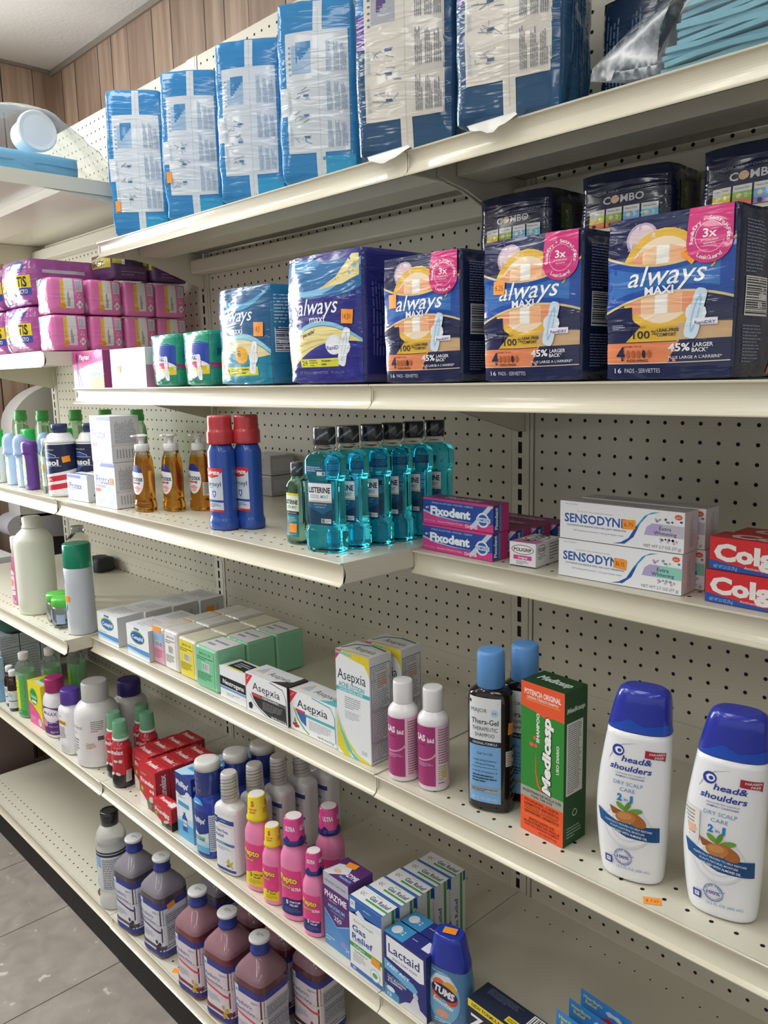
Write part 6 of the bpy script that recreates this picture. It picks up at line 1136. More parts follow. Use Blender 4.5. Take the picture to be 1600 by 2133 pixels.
capb('medicine_jug', 'largest white bottle with white cap, pale printed label, beside the red syrup bottles', (-5.9, -11.45, Z5), L, mat('e6e6e6', .28, coat=.3), [(1.16, 6.0), (1.22, 6.05), (1.2, 7.6), (1.1, 7.78), (1.0, 7.72), (.3, 7.7)], mat('d9d8d6', .4), lambda a: [a.rect(-2.2, .65, 1.75, 4.85, 'e8e8e7'), a.text('Poly Glycol', -1.35, 3.9, 1.7, .36, '3a3a40'), a.text('17 GF', -1.5, 3.3, .6, .3, '5a5a60'), a.para(-2.0, 4.6, -1.2, 4.7, 1, '7a7a80'), a.para(-2.0, 1.4, -.9, 2.8, 5, '6a6a70'), a.para(.4, 3.5, 1.6, 4.6, 6, '7a7a80'), a.rect(.95, 2.7, 1.5, 3.1, '5a5a60'), a.para(-.2, 1.9, .8, 2.5, 4, 'a8968c'), a.ell(.3, 2.2, .4, .2, 'd8b8a8'), a.para(-1.9, .8, -1.2, 1.1, 1, '5a5a60')], 4, u0=1.2)
L = round_loft([(1.5, 0), (1.65, .1), (1.65, 4.2), (1.5, 4.9), (1.0, 5.3), (.95, 5.4)])
capb('medicine_jug', 'white bottle with dark violet cap in shadow behind the largest white bottle', (-6.3, -7.9, Z5), L, mat('d8d8d8', .3), [(1.05, 5.35), (1.12, 5.4), (1.1, 6.7), (1.0, 6.85), (.3, 6.86)], mat('3f2f7a', .4), None)
def prune(loc, rot, label):
    r = bottle('syrup_bottle', label, 'bottle', loc, rot, 'red syrup bottles with green cup caps')
    L = round_loft([(.82, 0), (.94, .08), (.96, .5), (.84, 1.9), (.88, 3.0), (.86, 3.6), (.62, 4.1), (.5, 4.25)]); loft_part('body', r, L, [(1.2, mat('2c2c2c', .2, coat=.5)), (9, mat('c22c38', .2, coat=.5))], 'red wrapped bottle'); lathe_part('collar', r, [(.6, 4.2), (.7, 4.22), (.7, 4.42), (.62, 4.45)], mat('ecebea', .35), label='white collar')
    lathe_part('cup', r, [(.66, 4.45), (.66, 4.5), (.6, 5.85), (.52, 5.92), (.2, 5.9)], mat('8fc8a4', .15, trans=.45, ior=1.15), 30, 'green clear dosing cup')
    wrap(r, L, lambda a: [a.text('Prunelax', .05, 3.3, 1.75, .42, 'f4e8e8', .03), a.text('Ciruelax', .4, 3.68, .7, .14, 'f0c8c8'), a.ell(.15, 2.45, .24, .12, 'e8e0dc'), a.ell(.6, 2.45, .17, .17, 'e8e0dc'), a.poly([(-1.2, 1.2), (-.5, 1.75), (-.2, 1.2), (.1, 1.6), (.5, 1.2)], 'a82430'), a.ell(-.65, 1.0, .35, .28, '3f6a4c', rot=30), a.ell(.0, .9, .4, .3, '20201f'), a.ell(-.3, 1.25, .3, .13, 'dcd8d4', rot=20), a.ell(.35, 1.3, .25, .12, 'dcd8d4', rot=-20), a.rect(1.05, .55, 1.6, 1.55, 'd4d2cc'), a.para(1.1, .6, 1.55, 1.5, 7, '8a8a84')], step=.14, lab='printed wrap'); return r
x0 = prune((.25, -12.1, Z5), 14, 'red syrup bottle with green cup cap, foremost of four'); dup(x0, (-1.9, -11.6, Z5), 8, 'red syrup bottle squeezed between the big white bottle and the foremost one'); dup(x0, (-1.7, -9.0, Z5), 14, 'red syrup bottle rearmost left, next to the dim white bottle'); dup(x0, (.4, -9.6, Z5), 20, 'red syrup bottle rear right, behind the red cartons')
def prb(a, w=2.7, h=1.9, tall=False):
    a.rect(0, 0, w, h, 'c83038'); k = .62 if not tall else .66; a.text('Prunelax', .5*w, k*h, .8*w, .2*h if not tall else .12*h, 'f4e6e6', .035); a.ell(.16*w, .42*h, .1*w, .09*h if tall else .14*h, '7a8a30'); a.ell(.16*w, .43*h, .06*w, .05*h, 'd8b040'); a.text('Ciruelax', .3*w, (k+.17)*h, .3*w, .06*h, 'f0c8c8')
    a.poly([(0, 0), (.45*w, 0), (.4*w, .18*h), (.15*w, .3*h), (0, .34*h)], 'ece4e0'); a.ell(.75*w, .16*h, .26*w, .17*h, '262424'); a.ell(.55*w, .14*h, .13*w, .12*h, '4a6a3c', rot=40); a.ell(.7*w, .28*h, .16*w, .07*h, 'dcc0b8', rot=20); a.ell(.68*w, .48*h, .07*w, .035*h, 'e8dcd8'); a.ell(.82*w, .48*h, .05*w, .05*h, 'e8dcd8')
def prb_top(w, d): return lambda a: [a.rect(0, 0, w, d, 'c42c34'), a.text('Prunelax', .46*w, .55*d, .62*w, .36*d, 'f4e6e6', .035), a.rect(.8*w, .2*d, .95*w, .8*d, 'c8404a'), a.text('12', .87*w, .5*d, .09*w, .3*d, 'f0d8d8')]
def prb_side(d, h): return lambda a: [a.rect(0, 0, d, h, 'b02a32'), a.text('Prunelax', .5*d, .55*h, .7*h, .42*d, 'f0dcdc', .03, 0, 90)]
pa = carton('laxative_box', 'upright red laxative carton, front of the left file', 'carton', (1.6, -11.7), Z5, 0, 2.75, 1.3, 3.6, 'b82c34', lambda a: prb(a, 2.75, 3.6, True), prb_side(1.3, 3.6), prb_top(2.75, 1.3), 'upright red laxative cartons')
for k in range(3): dup(pa, (2.95+.1*k, -11.05+1.36*(k+1), Z5), 1, 'upright red laxative carton, %s in the left file' % ('second', 'third', 'fourth and last')[k])
pb = dup(pa, (5.95, -12.05, Z5), 1, 'upright red laxative carton, front of the right file, behind the low red carton')
for k in range(3): dup(pa, (6.05+.1*k, -12.05+1.36*(k+1), Z5), 1, 'upright red laxative carton, %s in the right file' % ('second', 'third', 'fourth and last')[k])
o = carton('laxative_box', 'low red laxative carton at the shelf edge in front of the upright ones', 'carton', (7.75, -13.2), Z5, 1, 2.8, 1.0, 1.85, 'b82c34', lambda a: prb(a, 2.8, 1.85), lambda a: a.rect(0, 0, 1.0, .7, '262424'), lambda a: [prb_top(2.8, 1.0)(a), a.rect(1.9, .2, 2.6, .8, 'dcdcd8')])
def phbox(a, w=2.3, h=5.3):
    a.rect(0, 0, w, h, '8fc4e8'); a.poly([(0, .3*h), (w, .3*h), (w, .78*h), (0, .78*h)], 'e2eaf0'); a.rect(0, .74*h, w, h, '28408c'); a.poly([(0, .78*h), (0, .7*h), (.3*w, .66*h), (.55*w, .7*h), (.75*w, .78*h)], '28408c'); a.rect(0, 0, w, .25*h, '5aaede'); a.poly([(0, .25*h), (w, .25*h), (w, .36*h), (0, .3*h)], 'b4d8ee')
    a.text('Phillips\'', .44*w, .85*h, .76*w, .085*h, 'eef2f8', .03); a.ell(.76*w, .72*h, .15*w, .05*h, 'd8e4f0'); a.para(.15*w, .62*h, .6*w, .66*h, 2, '6a8ab0'); a.rect(.12*w, .5*h, .8*w, .57*h, '3fa0d4'); a.poly([(.33*w, .12*h), (.63*w, .12*h), (.63*w, .34*h), (.54*w, .38*h), (.54*w, .42*h), (.42*w, .42*h), (.42*w, .38*h), (.33*w, .34*h)], '28509c'); a.rect(.36*w, .2*h, .6*w, .3*h, 'd8e4f0'); a.text('Phillips\'', .48*w, .25*h, .2*w, .03*h, '28408c', .02)
ph = carton('milk_of_magnesia_box', 'blue and white antacid carton beside the low red carton', 'carton', (11.1, -12.9), Z5, 1, 2.3, 2.0, 5.3, '7cb0dc', phbox, lambda a: [a.rect(0, 3.8, 2.0, 5.3, '28408c'), a.rect(0, 0, 2.0, 3.8, '9cc4e4'), a.text('Phillips\'', .9, 4.5, 1.4, .3, 'e8eef8', .03)], lambda a: [a.rect(0, 0, 2.3, 2.0, 'b4d4ea'), a.poly([(1.0, 0), (2.3, 0), (2.3, 1.2)], '28408c'), a.rect(.4, .9, 1.5, 1.3, '3fa0d4')], 'blue and white antacid cartons')
dup(ph, (12.5, -9.75, Z5), 2, 'blue and white antacid carton second in its file, behind the front one'); dup(ph, (12.6, -7.6, Z5), 2, 'blue and white antacid carton third in its file')
def phil(loc, rot, label):
    r = bottle('milk_of_magnesia_bottle', label, 'bottle', loc, rot, 'blue antacid bottles')
    L = Loft([(0, .95, .8, 2.6), (.1, 1.08, .92, 2.6), (.4, 1.1, .94, 2.6), (4.2, 1.1, .94, 2.6), (4.6, 1.02, .9, 2.4), (4.9, .88, .86, 2), (5.0, .86, .86, 2)]); loft_part('body', r, L, mat('2440a8', .15, coat=.5), 'blue bottle')
    mb = MB(); mb.lathe([(.9, 4.95), (.98, 5.0), (.98, 6.8)], mat('22388c', .2, coat=.6), 32, cap=False); mb.lathe([(.975, 6.8), (.95, 7.25), (.88, 7.42), (.72, 7.46), (.1, 7.44)], mat('e2e0dc', .25, coat=.5), 32); A2 = Art(mb, round_loft([(.985, 4.95), (.985, 6.9)], 1).surf, .12, 0, base=.004)
    for v in (5.35, 5.8, 6.25, 6.6): A2.para(-1.4, v, 1.4, v+.1, 1, '8a9ad0', seed=int(v*10))
    weld(mb.build('cap', r, 'shrink wrapped blue and white cap'))
    wrap(r, L, lambda a: [a.rect(-1.0, .4, .7, 2.2, 'b8d8ee'), a.rect(-1.0, 1.6, .7, 3.6, '28408c'), a.poly([(-1.0, 1.6), (-1.0, 2.3), (-.2, 1.75), (.7, 2.1), (.7, 1.3)], 'dfe8f0'), a.ell(-.3, 4.2, .62, .45, '4fb0e0', a0=0, a1=180), a.rect(-.6, 4.28, .0, 4.35, 'e0f0f8'), a.text('Phillips\'', -.2, 2.95, 1.35, .4, 'eef2f8', .03), a.text('MILK OF MAGNESIA', -.15, 2.0, 1.2, .14, '34508c'), a.rect(-.7, 1.35, .35, 1.65, '3f9a6a'), a.para(-.6, 1.4, .25, 1.6, 2, 'dff0e4'), a.rect(-1.0, .4, .7, .9, '6ab8e0'), a.rect(.75, .6, 1.35, 3.5, 'c4ccd8'), a.para(.8, .7, 1.3, 3.4, 16, '6a7690')], lab='blue and white printed label'); return r
f_ = phil((15.1, -12.35, Z5), 10, 'blue antacid bottle with white topped cap, foremost of its file'); dup(f_, (15.45, -10.1, Z5), 6, 'blue antacid bottle with white topped cap, second in its file'); dup(f_, (15.8, -7.9, Z5), 6, 'blue antacid bottle with white topped cap, rearmost of its file')
def diar(loc, rot, label):
    r = bottle('diarrhea_relief_bottle', label, 'bottle', loc, rot, 'white diarrhea relief bottles with clear cups')
    L = Loft([(0, 1.0, .66, 4), (.12, 1.16, .8, 4), (4.75, 1.16, .8, 4), (5.05, 1.1, .76, 3.4), (5.3, .76, .66, 2.2), (5.45, .6, .6, 2)]); loft_part('body', r, L, mat('e6e6e8', .28, coat=.3), 'white bottle')
    mb = MB(); mb.lathe([(.62, 5.45), (.66, 5.5), (.6, 7.45), (.52, 7.55), (.1, 7.54)], mat('c9c8c4', .12, coat=.5), 30); A2 = Art(mb, lambda u, v, o: (lambda q: (q*math.sin(u/q)*1.0, -q*math.cos(u/q), v))(.67-.06*(v-5.45)/2+o), .12, 0, base=.008)
    for k in range(7): A2._put([(-1.0, 5.55+.24*k), (1.1, 5.85+.24*k), (1.1, 5.93+.24*k), (-1.0, 5.63+.24*k)], [(0, 1, 2, 3)], '8d8c88' if k % 2 else 'a4a39e')
    weld(mb.build('cup_cap', r, 'clear cup over printed cap band'))
    wrap(r, L, lambda a: [a.rect(-.98, .3, .98, 4.5, 'eceef2'), a.rect(-.98, 3.95, .98, 4.3, '34509c'), a.rect(-.95, 3.85, -.55, 4.4, '2a3c80'), a.text('QC', -.75, 4.12, .3, .2, 'e8ecf4', .02), a.para(-.3, 4.05, .8, 4.2, 1, 'b8c4e0'), a.para(-.4, 3.7, .85, 3.85, 2, 'd8a8a0'), a.text('Diarrhea', -.2, 3.35, 1.3, .26, '34509c', .01), a.text('Relief', -.4, 2.98, .85, .26, '34509c', .01), a.rect(-.85, 2.3, .95, 2.5, '4a7ab8'), a.para(-.7, 2.33, .8, 2.47, 1, 'e0e8f4'), a.para(-.8, 1.85, .7, 2.15, 3, 'a4aec0'), a.poly([(.1, 1.0), (.4, 1.35), (.5, 1.0), (.8, 1.2), (.65, .85), (.8, .6), (.45, .75), (.2, .6), (.3, .85)], 'c8bc4a'), a.ell(.3, .75, .16, .07, '4a5a2c'), a.rect(-.98, .3, .98, .5, '34509c')], lab='white and blue printed label'); return r
d_ = diar((18.2, -12.45, Z5), 10, 'white diarrhea relief bottle at the shelf edge with printed label showing')
for k, (x, y) in enumerate(((18.45, -10.45), (18.7, -8.5), (18.9, -6.5), (19.1, -4.5))): dup(d_, (x, y, Z5), 6, 'white diarrhea relief bottle with clear cup, %s in its file' % ('second', 'third', 'fourth', 'fifth and farthest back')[k])
PINK = lambda: mat('f08cba', .16, coat=.5, sss=.1)
def pepto(loc, rot, label, s, ultra, grp):
    r = bottle('antacid_bottle', label, 'bottle', loc, rot, grp)
    L = Loft([(z*s, x*s, y*s, n) for z, x, y, n in ((0, .9, .72, 2.4), (.08, 1.0, .82, 2.4), (.4, 1.02, .84, 2.4), (1.8, .97, .8, 2.4), (3.2, 1.0, .82, 2.4), (4.2, .98, .82, 2.3), (4.8, .78, .74, 2.1), (5.15, .62, .62, 2), (5.3, .6, .6, 2))]); loft_part('body', r, L, PINK(), 'pink bottle')
    mb = MB(); base = mat('2e2f7c', .25, coat=.4) if ultra else mat('ecd52c', .25, coat=.4); main = mat('d8408c', .22, coat=.5) if ultra else mat('ecd52c', .22, coat=.5)
    mb.lathe([(.6*s, 5.2*s), (.78*s, 5.25*s), (.78*s, 5.45*s), (.7*s, 5.6*s)], base, 30, cap=False); mb.lathe([(.7*s, 5.6*s), (.62*s, 6.95*s), (.58*s, 7.02*s), (.52*s, 7.03*s)], main, 30, cap=False); mb.lathe([(.54*s, 7.0*s), (.52*s, 7.035*s), (.05, 7.02*s)], mat('e8e2e2', .3), 30)
    A2 = Art(mb, lambda u, v, o: (lambda q: (q*math.sin(u/q), -q*math.cos(u/q), v))((.7-.08*(v/s-5.6)/1.35)*s+o), .1, 0, base=.01)
    for u in (-.95, .15, 1.2):
        if ultra: A2.text('ULTRA', u*s, 6.4*s, .72*s, .3*s, 'f4e8f0', .05); A2.n -= 1; A2.poly([((u-.5)*s, 5.62*s), ((u+.05)*s, 5.62*s), ((u-.22)*s, 5.9*s)], '2e2f7c'); A2.n -= 1
        else: A2.text('5', u*s, 6.55*s, .25*s, .38*s, 'd8603a', .05); A2.n -= 1; A2.text('SYMPTOM', u*s, 6.12*s, .62*s, .13*s, 'd8703a', .03); A2.n -= 1; A2.text('RELIEF', u*s, 5.92*s, .5*s, .13*s, 'd8703a', .03); A2.n -= 1
    weld(mb.build('cap', r, 'pink and navy cap' if ultra else 'yellow cap'))
    def lab(a):
        a.rect(-.95*s, .45*s, .95*s, 3.6*s, 'e8488e')
        if ultra: a.poly([(-.95*s, .45*s), (.95*s, .45*s), (.95*s, 1.7*s), (.3*s, 1.75*s), (-.4*s, 1.5*s), (-.95*s, 1.2*s)], '2c3076'); a.text('5', -.15*s, 1.3*s, .2*s, .26*s, 'f4f0f4', .04); a.text('SYMPTOM', .42*s, 1.36*s, .75*s, .13*s, 'f0ecf4', .03); a.text('RELIEF', .36*s, 1.15*s, .6*s, .13*s, 'f0ecf4', .03); a.para(-.3*s, .6*s, .8*s, .95*s, 4, '6a7ab8')
        else: a.poly([(-.95*s, .45*s), (.95*s, .45*s), (.95*s, 1.5*s), (.4*s, 1.75*s), (-.2*s, 1.4*s), (-.95*s, 1.2*s)], 'ecd52c'); a.text('5', -.1*s, 1.25*s, .2*s, .26*s, '3a3040', .04); a.text('SYMPTOM', .45*s, 1.32*s, .7*s, .12*s, '3a3040', .03); a.text('RELIEF', .4*s, 1.12*s, .55*s, .12*s, '3a3040', .03); a.para(-.3*s, .6*s, .8*s, .95*s, 4, 'b8a02a')
        a.text('Pepto', -.05*s, 2.95*s, 1.5*s, .5*s, '7a2a6a', .07); a.text('Pepto', -.05*s, 2.95*s, 1.42*s, .46*s, 'f4dc34', .04); a.text('Bismol', -.3*s, 2.4*s, .95*s, .26*s, '7a2a6a', .05); a.text('Bismol', -.3*s, 2.4*s, .9*s, .24*s, 'f4dc34', .02)
        if ultra: a.text('ULTRA', .55*s, 2.32*s, .66*s, .22*s, 'f6f2f6', .05)
    wrap(r, L, lab, step=.12, lab='bright printed label'); return r
pepto((21.2, -12.2, Z5), 12, 'large pink antacid bottle with yellow cap, left of the small yellow capped one', .985, False, 'pink antacid bottles with yellow caps'); pepto((23.25, -12.45, Z5), 14, 'small pink antacid bottle with yellow cap', .79, False, 'pink antacid bottles with yellow caps')
u0 = pepto((25.5, -12.3, Z5), 14, 'large pink antacid bottle with magenta and navy cap at the shelf edge', 1.0, True, 'pink antacid bottles with magenta caps'); dup(u0, (26.2, -9.9, Z5), 30, 'large pink antacid bottle with magenta and navy cap set behind in the second row'); pepto((27.75, -12.5, Z5), 14, 'small pink antacid bottle with magenta cap touching the purple carton', .8, True, 'pink antacid bottles with magenta caps')
def phaz(a, w=2.4, h=4.9):
    a.rect(0, 0, w, h, '4f88c8'); a.rect(0, .8*h, w, h, 'b4b8c4'); a.text('RELIEVES GAS FAST', .5*w, .9*h, .84*w, .035*h, '5a5a70', .01); a.poly([(0, .82*h), (w, .82*h), (w, .45*h), (.5*w, .33*h), (0, .5*h)], '5a2a74'); a.stroke([(0, .49*h), (.5*w, .32*h), (w, .44*h)], .08, '7ac0e4'); a.text('PHAZYME', .48*w, .72*h, .88*w, .085*h, 'f0ecf4', .03); a.para(.2*w, .63*h, .85*w, .66*h, 1, 'c8a8d0'); a.text('MAXIMUM', .5*w, .57*h, .66*w, .05*h, '7ac4ea', .02); a.text('STRENGTH', .52*w, .51*h, .5*w, .025*h, '7ac4ea'); a.text('250', .55*w, .44*h, .3*w, .06*h, 'f0ecf4', .01); a.text('MG', .56*w, .395*h, .1*w, .02*h, 'e0dce8'); a.poly([(0, 0), (w, 0), (w, .2*h), (.55*w, .3*h), (0, .42*h)], '5590cc'); a.ell(.75*w, .14*h, .1*w, .04*h, '9a8ac8'); a.text('24', .9*w, .1*h, .14*w, .05*h, 'e0e4f0'); a.para(.05*w, .06*h, .4*w, .14*h, 2, 'c0d8ee')
o = carton('gas_relief_box', 'purple and blue gas relief carton with orange sticker on its top', 'carton', (28.95, -12.75), Z5, -1, 2.4, 2.0, 4.9, '5a3a80', phaz, None, lambda a: [a.rect(0, 0, 2.4, 2.0, '5a2f70'), a.poly([(0, .0), (.5, 0), (1.5, .8), (1.1, 1.6), (.2, 1.2)], 'd8d8e0'), a.text('PHAZYME', 1.6, .8, 1.5, .36, 'e8e0ee', .03), a.text('MAXIMUM', 1.7, .35, 1.0, .2, '7ac4ea', .02), a.ell(.7, .6, .3, .2, 'e0b890')]); sticker(o, c_top(o), 1.0, 1.55, .8, .5, 10)
def gas(a, w=2.85, h=4.7):
    a.rect(0, 0, w, h, 'eceef0'); a.rect(0, .84*h, w, h, '2f68b4'); a.poly([(0, .84*h), (0, .78*h), (.3*w, .86*h), (w, .86*h), (w, .84*h)], '2f68b4'); a.poly([(.3*w, .88*h), (.6*w, .78*h), (w, .8*h), (w, .74*h), (.5*w, .74*h), (.2*w, .82*h)], 'e2e8f0'); a.rect(.04*w, .86*h, .2*w, .98*h, 'dfe6ee'); a.text('QC', .12*w, .93*h, .11*w, .035*h, '2a3a5a', .01); a.para(.45*w, .91*h, .9*w, .94*h, 1, 'b8d0ec')
    a.text('Extra Strength', .45*w, .71*h, .6*w, .032*h, '7a9a5a'); a.text('Gas', .3*w, .6*h, .42*w, .085*h, '2a55a0', .02); a.text('Relief', .4*w, .48*h, .64*w, .085*h, '2a55a0', .02); a.para(.1*w, .41*h, .7*w, .43*h, 1, '8aa0b8'); a.rect(0, .32*h, w, .38*h, '4aa050'); a.text('Softgels', .3*w, .35*h, .34*w, .03*h, 'e4f0e4', .01); a.text('Fast Relief of:', .35*w, .28*h, .4*w, .03*h, '5a7a5a'); a.para(.1*w, .13*h, .5*w, .25*h, 4, 'a8b4a8'); a.rect(0, 0, w, .06*h, '2f68b4'); a.text('30', .12*w, .03*h, .1*w, .035*h, 'e8eef4', .01); a.ell(.78*w, .13*h, .15*w, .085*h, 'a8bcc8'); a.ell(.78*w, .13*h, .135*w, .075*h, 'eef2f0'); a.ell(.78*w, .13*h, .08*w, .035*h, '6aa868')
def gas_side(a, d=1.35, h=4.7): a.rect(0, 0, d, h, 'd8dadc'); a.rect(.62*d, 0, .8*d, h, '3f9a4c'); a.rect(.85*d, .86*h, d, h, '2a4a90'); a.text('Gas Relief', .35*d, .42*h, 2.4, .32, '2a55a0', .02, 0, 90)
def gas_top(a, w=2.85, d=1.35): a.rect(0, 0, w, d, 'e6e8ea'); a.rect(0, .0, w, .12*d, '2f68b4'); a.rect(.35*w, .3*d, w, .42*d, '4aa050'); a.text('Gas Relief', .66*w, .64*d, .56*w, .26*d, '2a3f70', .02); a.text('QC', .17*w, .6*d, .14*w, .2*d, '2a3a5a'); a.para(.45*w, .84*d, .8*w, .9*d, 1, '7a9a5a')
ga = carton('gas_relief_box', 'white and blue gas relief carton, front of five, orange sticker on its face', 'carton', (31.75, -13.1), Z5, -1, 2.85, 1.3, 4.7, 'dcdee0', gas, lambda a: gas_side(a, 1.3), lambda a: gas_top(a, 2.85, 1.3), 'white and blue gas relief cartons')
for k in range(4): dup(ga, (33.2+.1*(k+1), -12.45+1.36*(k+1), Z5), -1+k*.5, 'white and blue gas relief carton, %s in the file of five' % ('second', 'third', 'fourth', 'last')[k])
sticker(ga, c_front(ga), 2.3, 1.5, .75, .5, -4, h='f0a030')
def lact(a, w=3.3, h=4.0):
    a.rect(0, 0, w, h, '28307a'); a.poly([(.06*w, .62*h), (.06*w, .96*h), (.2*w, .96*h), (.94*w, .94*h), (.95*w, .58*h), (.85*w, .55*h)], 'eceef2'); a.text('Lactaid', .48*w, .79*h, .74*w, .14*h, '28307a', .01); a.text('ENJOY DAIRY AGAIN', .5*w, .65*h, .58*w, .035*h, '3a4a8a', .01); a.poly([(0, .42*h), (0, .58*h), (.7*w, .46*h), (.8*w, .4*h), (.75*w, .32*h)], '6ab0de'); a.text('FAST ACT', .34*w, .49*h, .54*w, .055*h, 'f0f4f8', .02, .15, -5); a.text('For the prevention of', .32*w, .35*h, .48*w, .025*h, 'd8e0f0'); a.text('GAS, BLOATING', .3*w, .31*h, .44*w, .035*h, 'eef0f6', .02); a.text('& DIARRHEA', .26*w, .265*h, .36*w, .035*h, 'eef0f6', .02); a.poly([(0, 0), (.35*w, 0), (.35*w, .1*h), (0, .2*h)], '3f90c4'); a.ell(.15*w, .14*h, .1*w, .04*h, 'dfe8f0'); a.text('12', .12*w, .05*h, .1*w, .05*h, 'f0f4f8', .02); a.poly([(.36*w, 0), (.5*w, .1*h), (.62*w, .14*h), (.7*w, .26*h), (.8*w, .26*h), (.85*w, .14*h), (w, .1*h), (w, 0)], 'd8d8de'); a.ell(.75*w, .3*h, .06*w, .05*h, 'c8c8d0')
def lact_top(a, w=3.3, d=1.2): a.rect(0, 0, w, d, '2a327c'); a.rect(0, 0, .45*w, d, '3f90c4'); a.ell(.15*w, .5*d, .1*w, .28*d, 'dfe8f0'); a.text('12', .3*w, .5*d, .08*w, .3*d, 'e8eef4'); a.para(.5*w, .5*d, .75*w, .6*d, 1, 'b8c0e0'); a.rect(.78*w, .3*d, .95*w, .9*d, 'dcdce4')
la = carton('lactase_box', 'navy carton with white name panel beside the gas relief cartons, front one', 'carton', (34.8, -13.15), Z5, 0, 3.3, 1.2, 4.0, '242c70', lact, lambda a: a.rect(0, 0, 1.2, 4.0, '232a68'), lact_top, 'navy cartons with white name panel'); dup(la, (36.55, -11.25, Z5), 0, 'navy carton with white name panel, standing behind the front one')
# antacid bottle with blue hinged cap
r = bottle('antacid_bottle', 'clear blue antacid bottle with tapered blue cap and orange sticker on top', 'bottle', (38.85, -12.0, Z5), 12)
L = Loft([(0, 1.25, .62, 3), (.1, 1.36, .72, 3), (1.2, 1.4, .76, 2.8), (2.6, 1.34, .74, 2.8), (3.5, 1.18, .7, 2.8), (3.6, 1.16, .69, 2.8)]); loft_part('body', r, L, mat('6fa4d4', .15, trans=.4, ior=1.3, coat=.3), 'clear blue bottle')
C = Loft([(3.6, 1.2, .72, 2.8), (3.66, 1.2, .72, 2.8), (4.6, 1.0, .66, 2.8), (5.35, .82, .6, 2.8), (5.42, .76, .54, 2.8)]); loft_part('cap', r, C, mat('2438a4', .25, coat=.3), 'blue tapered cap')
wrap(r, L, lambda a: [a.ell(-.05, 1.9, 1.0, 1.5, '7ab4dc'), a.poly([(-.9, 2.6), (-.5, 3.2), (.3, 3.25), (.8, 2.7), (.6, 2.3), (-.8, 2.2)], 'd8e4ee'), a.ell(-.3, 2.65, .4, .34, 'e8703a'), a.ell(.3, 2.55, .45, .4, 'e8a83a'), a.ell(-.45, 2.1, .35, .4, 'e0783a'), a.ell(.45, 2.0, .4, .4, 'd8503a'), a.ell(0, 2.25, .82, .42, '3a2a5a', rot=-12), a.text('TUMS', 0, 2.28, 1.3, .4, 'f4f2f4', .05, 0, -12), a.text('Smoothies', -.05, 1.6, 1.3, .28, 'f2f4f8', .03, .2, -14), a.ell(-.1, .95, .4, .24, 'e8a48c'), a.para(-.8, 3.3, .7, 3.4, 1, 'c8d8ec'), a.para(-.6, .35, .6, .6, 2, 'd8e4f0')], step=.15, lab='printed label')
sticker(r, lambda u, v, o: (u, v, 5.44+o), .0, .0, .75, .5, 12)
def zan(a, w=4.6, h=2.7): a.rect(0, 0, w, h, '1d2742'); a.rect(0, .84*h, .55*w, h, 'e8d030'); a.text('NEW FORMULA', .27*w, .92*h, .42*w, .08*h, '2a2a2a', .02); a.text('MAXIMUM', .8*w, .9*h, .32*w, .08*h, 'e8d030', .02); a.text('Zantac', .42*w, .6*h, .78*w, .26*h, 'f0f0f2', .03)
def zan_top(a, w=4.6, d=2.0): a.rect(0, 0, w, d, '20293f'); a.para(.1*w, .6*d, .6*w, .9*d, 5, '5a647c'); a.rect(.5*w, .1*d, .78*w, .35*d, 'd8c42c'); a.para(.52*w, .15*d, .76*w, .3*d, 2, '4a4420'); a.bars(.7*w, .4*d, .98*w, .95*d, n=14)
carton('heartburn_box', 'navy carton with yellow strip at the bottom picture edge', 'carton', (40.55, -12.55), Z5, -2, 4.6, 1.6, 2.77, '1d2742', lambda a: zan(a, 4.6, 2.77), None, lambda a: zan_top(a, 4.6, 1.6))
def card(loc, label, src=None):
    r = root('heartburn_blister_pack', loc, -4); tag(r, label, 'blister pack', 'blue heartburn blister cards')
    mb = MB(); pts = [(-1.5, 0), (1.5, 0), (1.5, 3.65), (-1.5, 3.65)]; mb.box(-1.5, 1.5, -.015, .015, 0, 3.7, mat('3f8ad4', .35)); a = Art(mb, lambda u, v, o: (u, -.015-o, v), base=.004)
    a.text('Heartburn', -.75, 3.42, 1.15, .2, 'e0dc5a', .02); a.text('Relief', -.85, 3.15, .7, .2, 'e0dc5a', .02); a.poly([(.0, 3.25), (.2, 3.42), (.5, 3.38), (.8, 3.42), (1.0, 3.25), (.8, 3.12), (.5, 3.2), (.2, 3.12)], 'd0d8e0'); a.poly([(-.6, 2.6), (.2, 3.0), (1.4, 2.8), (1.4, 2.4), (-.6, 2.3)], 'c8384a'); a.poly([(.4, 2.4), (1.4, 2.7), (1.4, 2.2), (.4, 2.2)], 'e8c83a'); a.text('9', 1.2, 3.2, .25, .36, 'e8e8ee', .02)
    mb.build('card', r); mb = MB()
    for k in range(3): mb.lathe([(.3, 0), (.28, .12), (.18, .18), (.02, .19)], mat('dfe6ec', .1, trans=.6), 16, cap=False, cx=-.8+.8*k, cy=0)
    o = mb.build('blister', r, 'clear bubbles', (0, -.02, 1.3)); o.rotation_euler = (math.radians(90), 0, 0); return r
b_ = card((46.5, -8.9, Z5), 'blue heartburn relief card rearmost of the three at the bottom edge'); dup(b_, (46.45, -9.9, Z5), -4, 'blue heartburn relief card in the middle of the three at the bottom edge'); dup(b_, (46.4, -10.95, Z5), -4, 'blue heartburn relief card foremost of the three at the bottom edge')

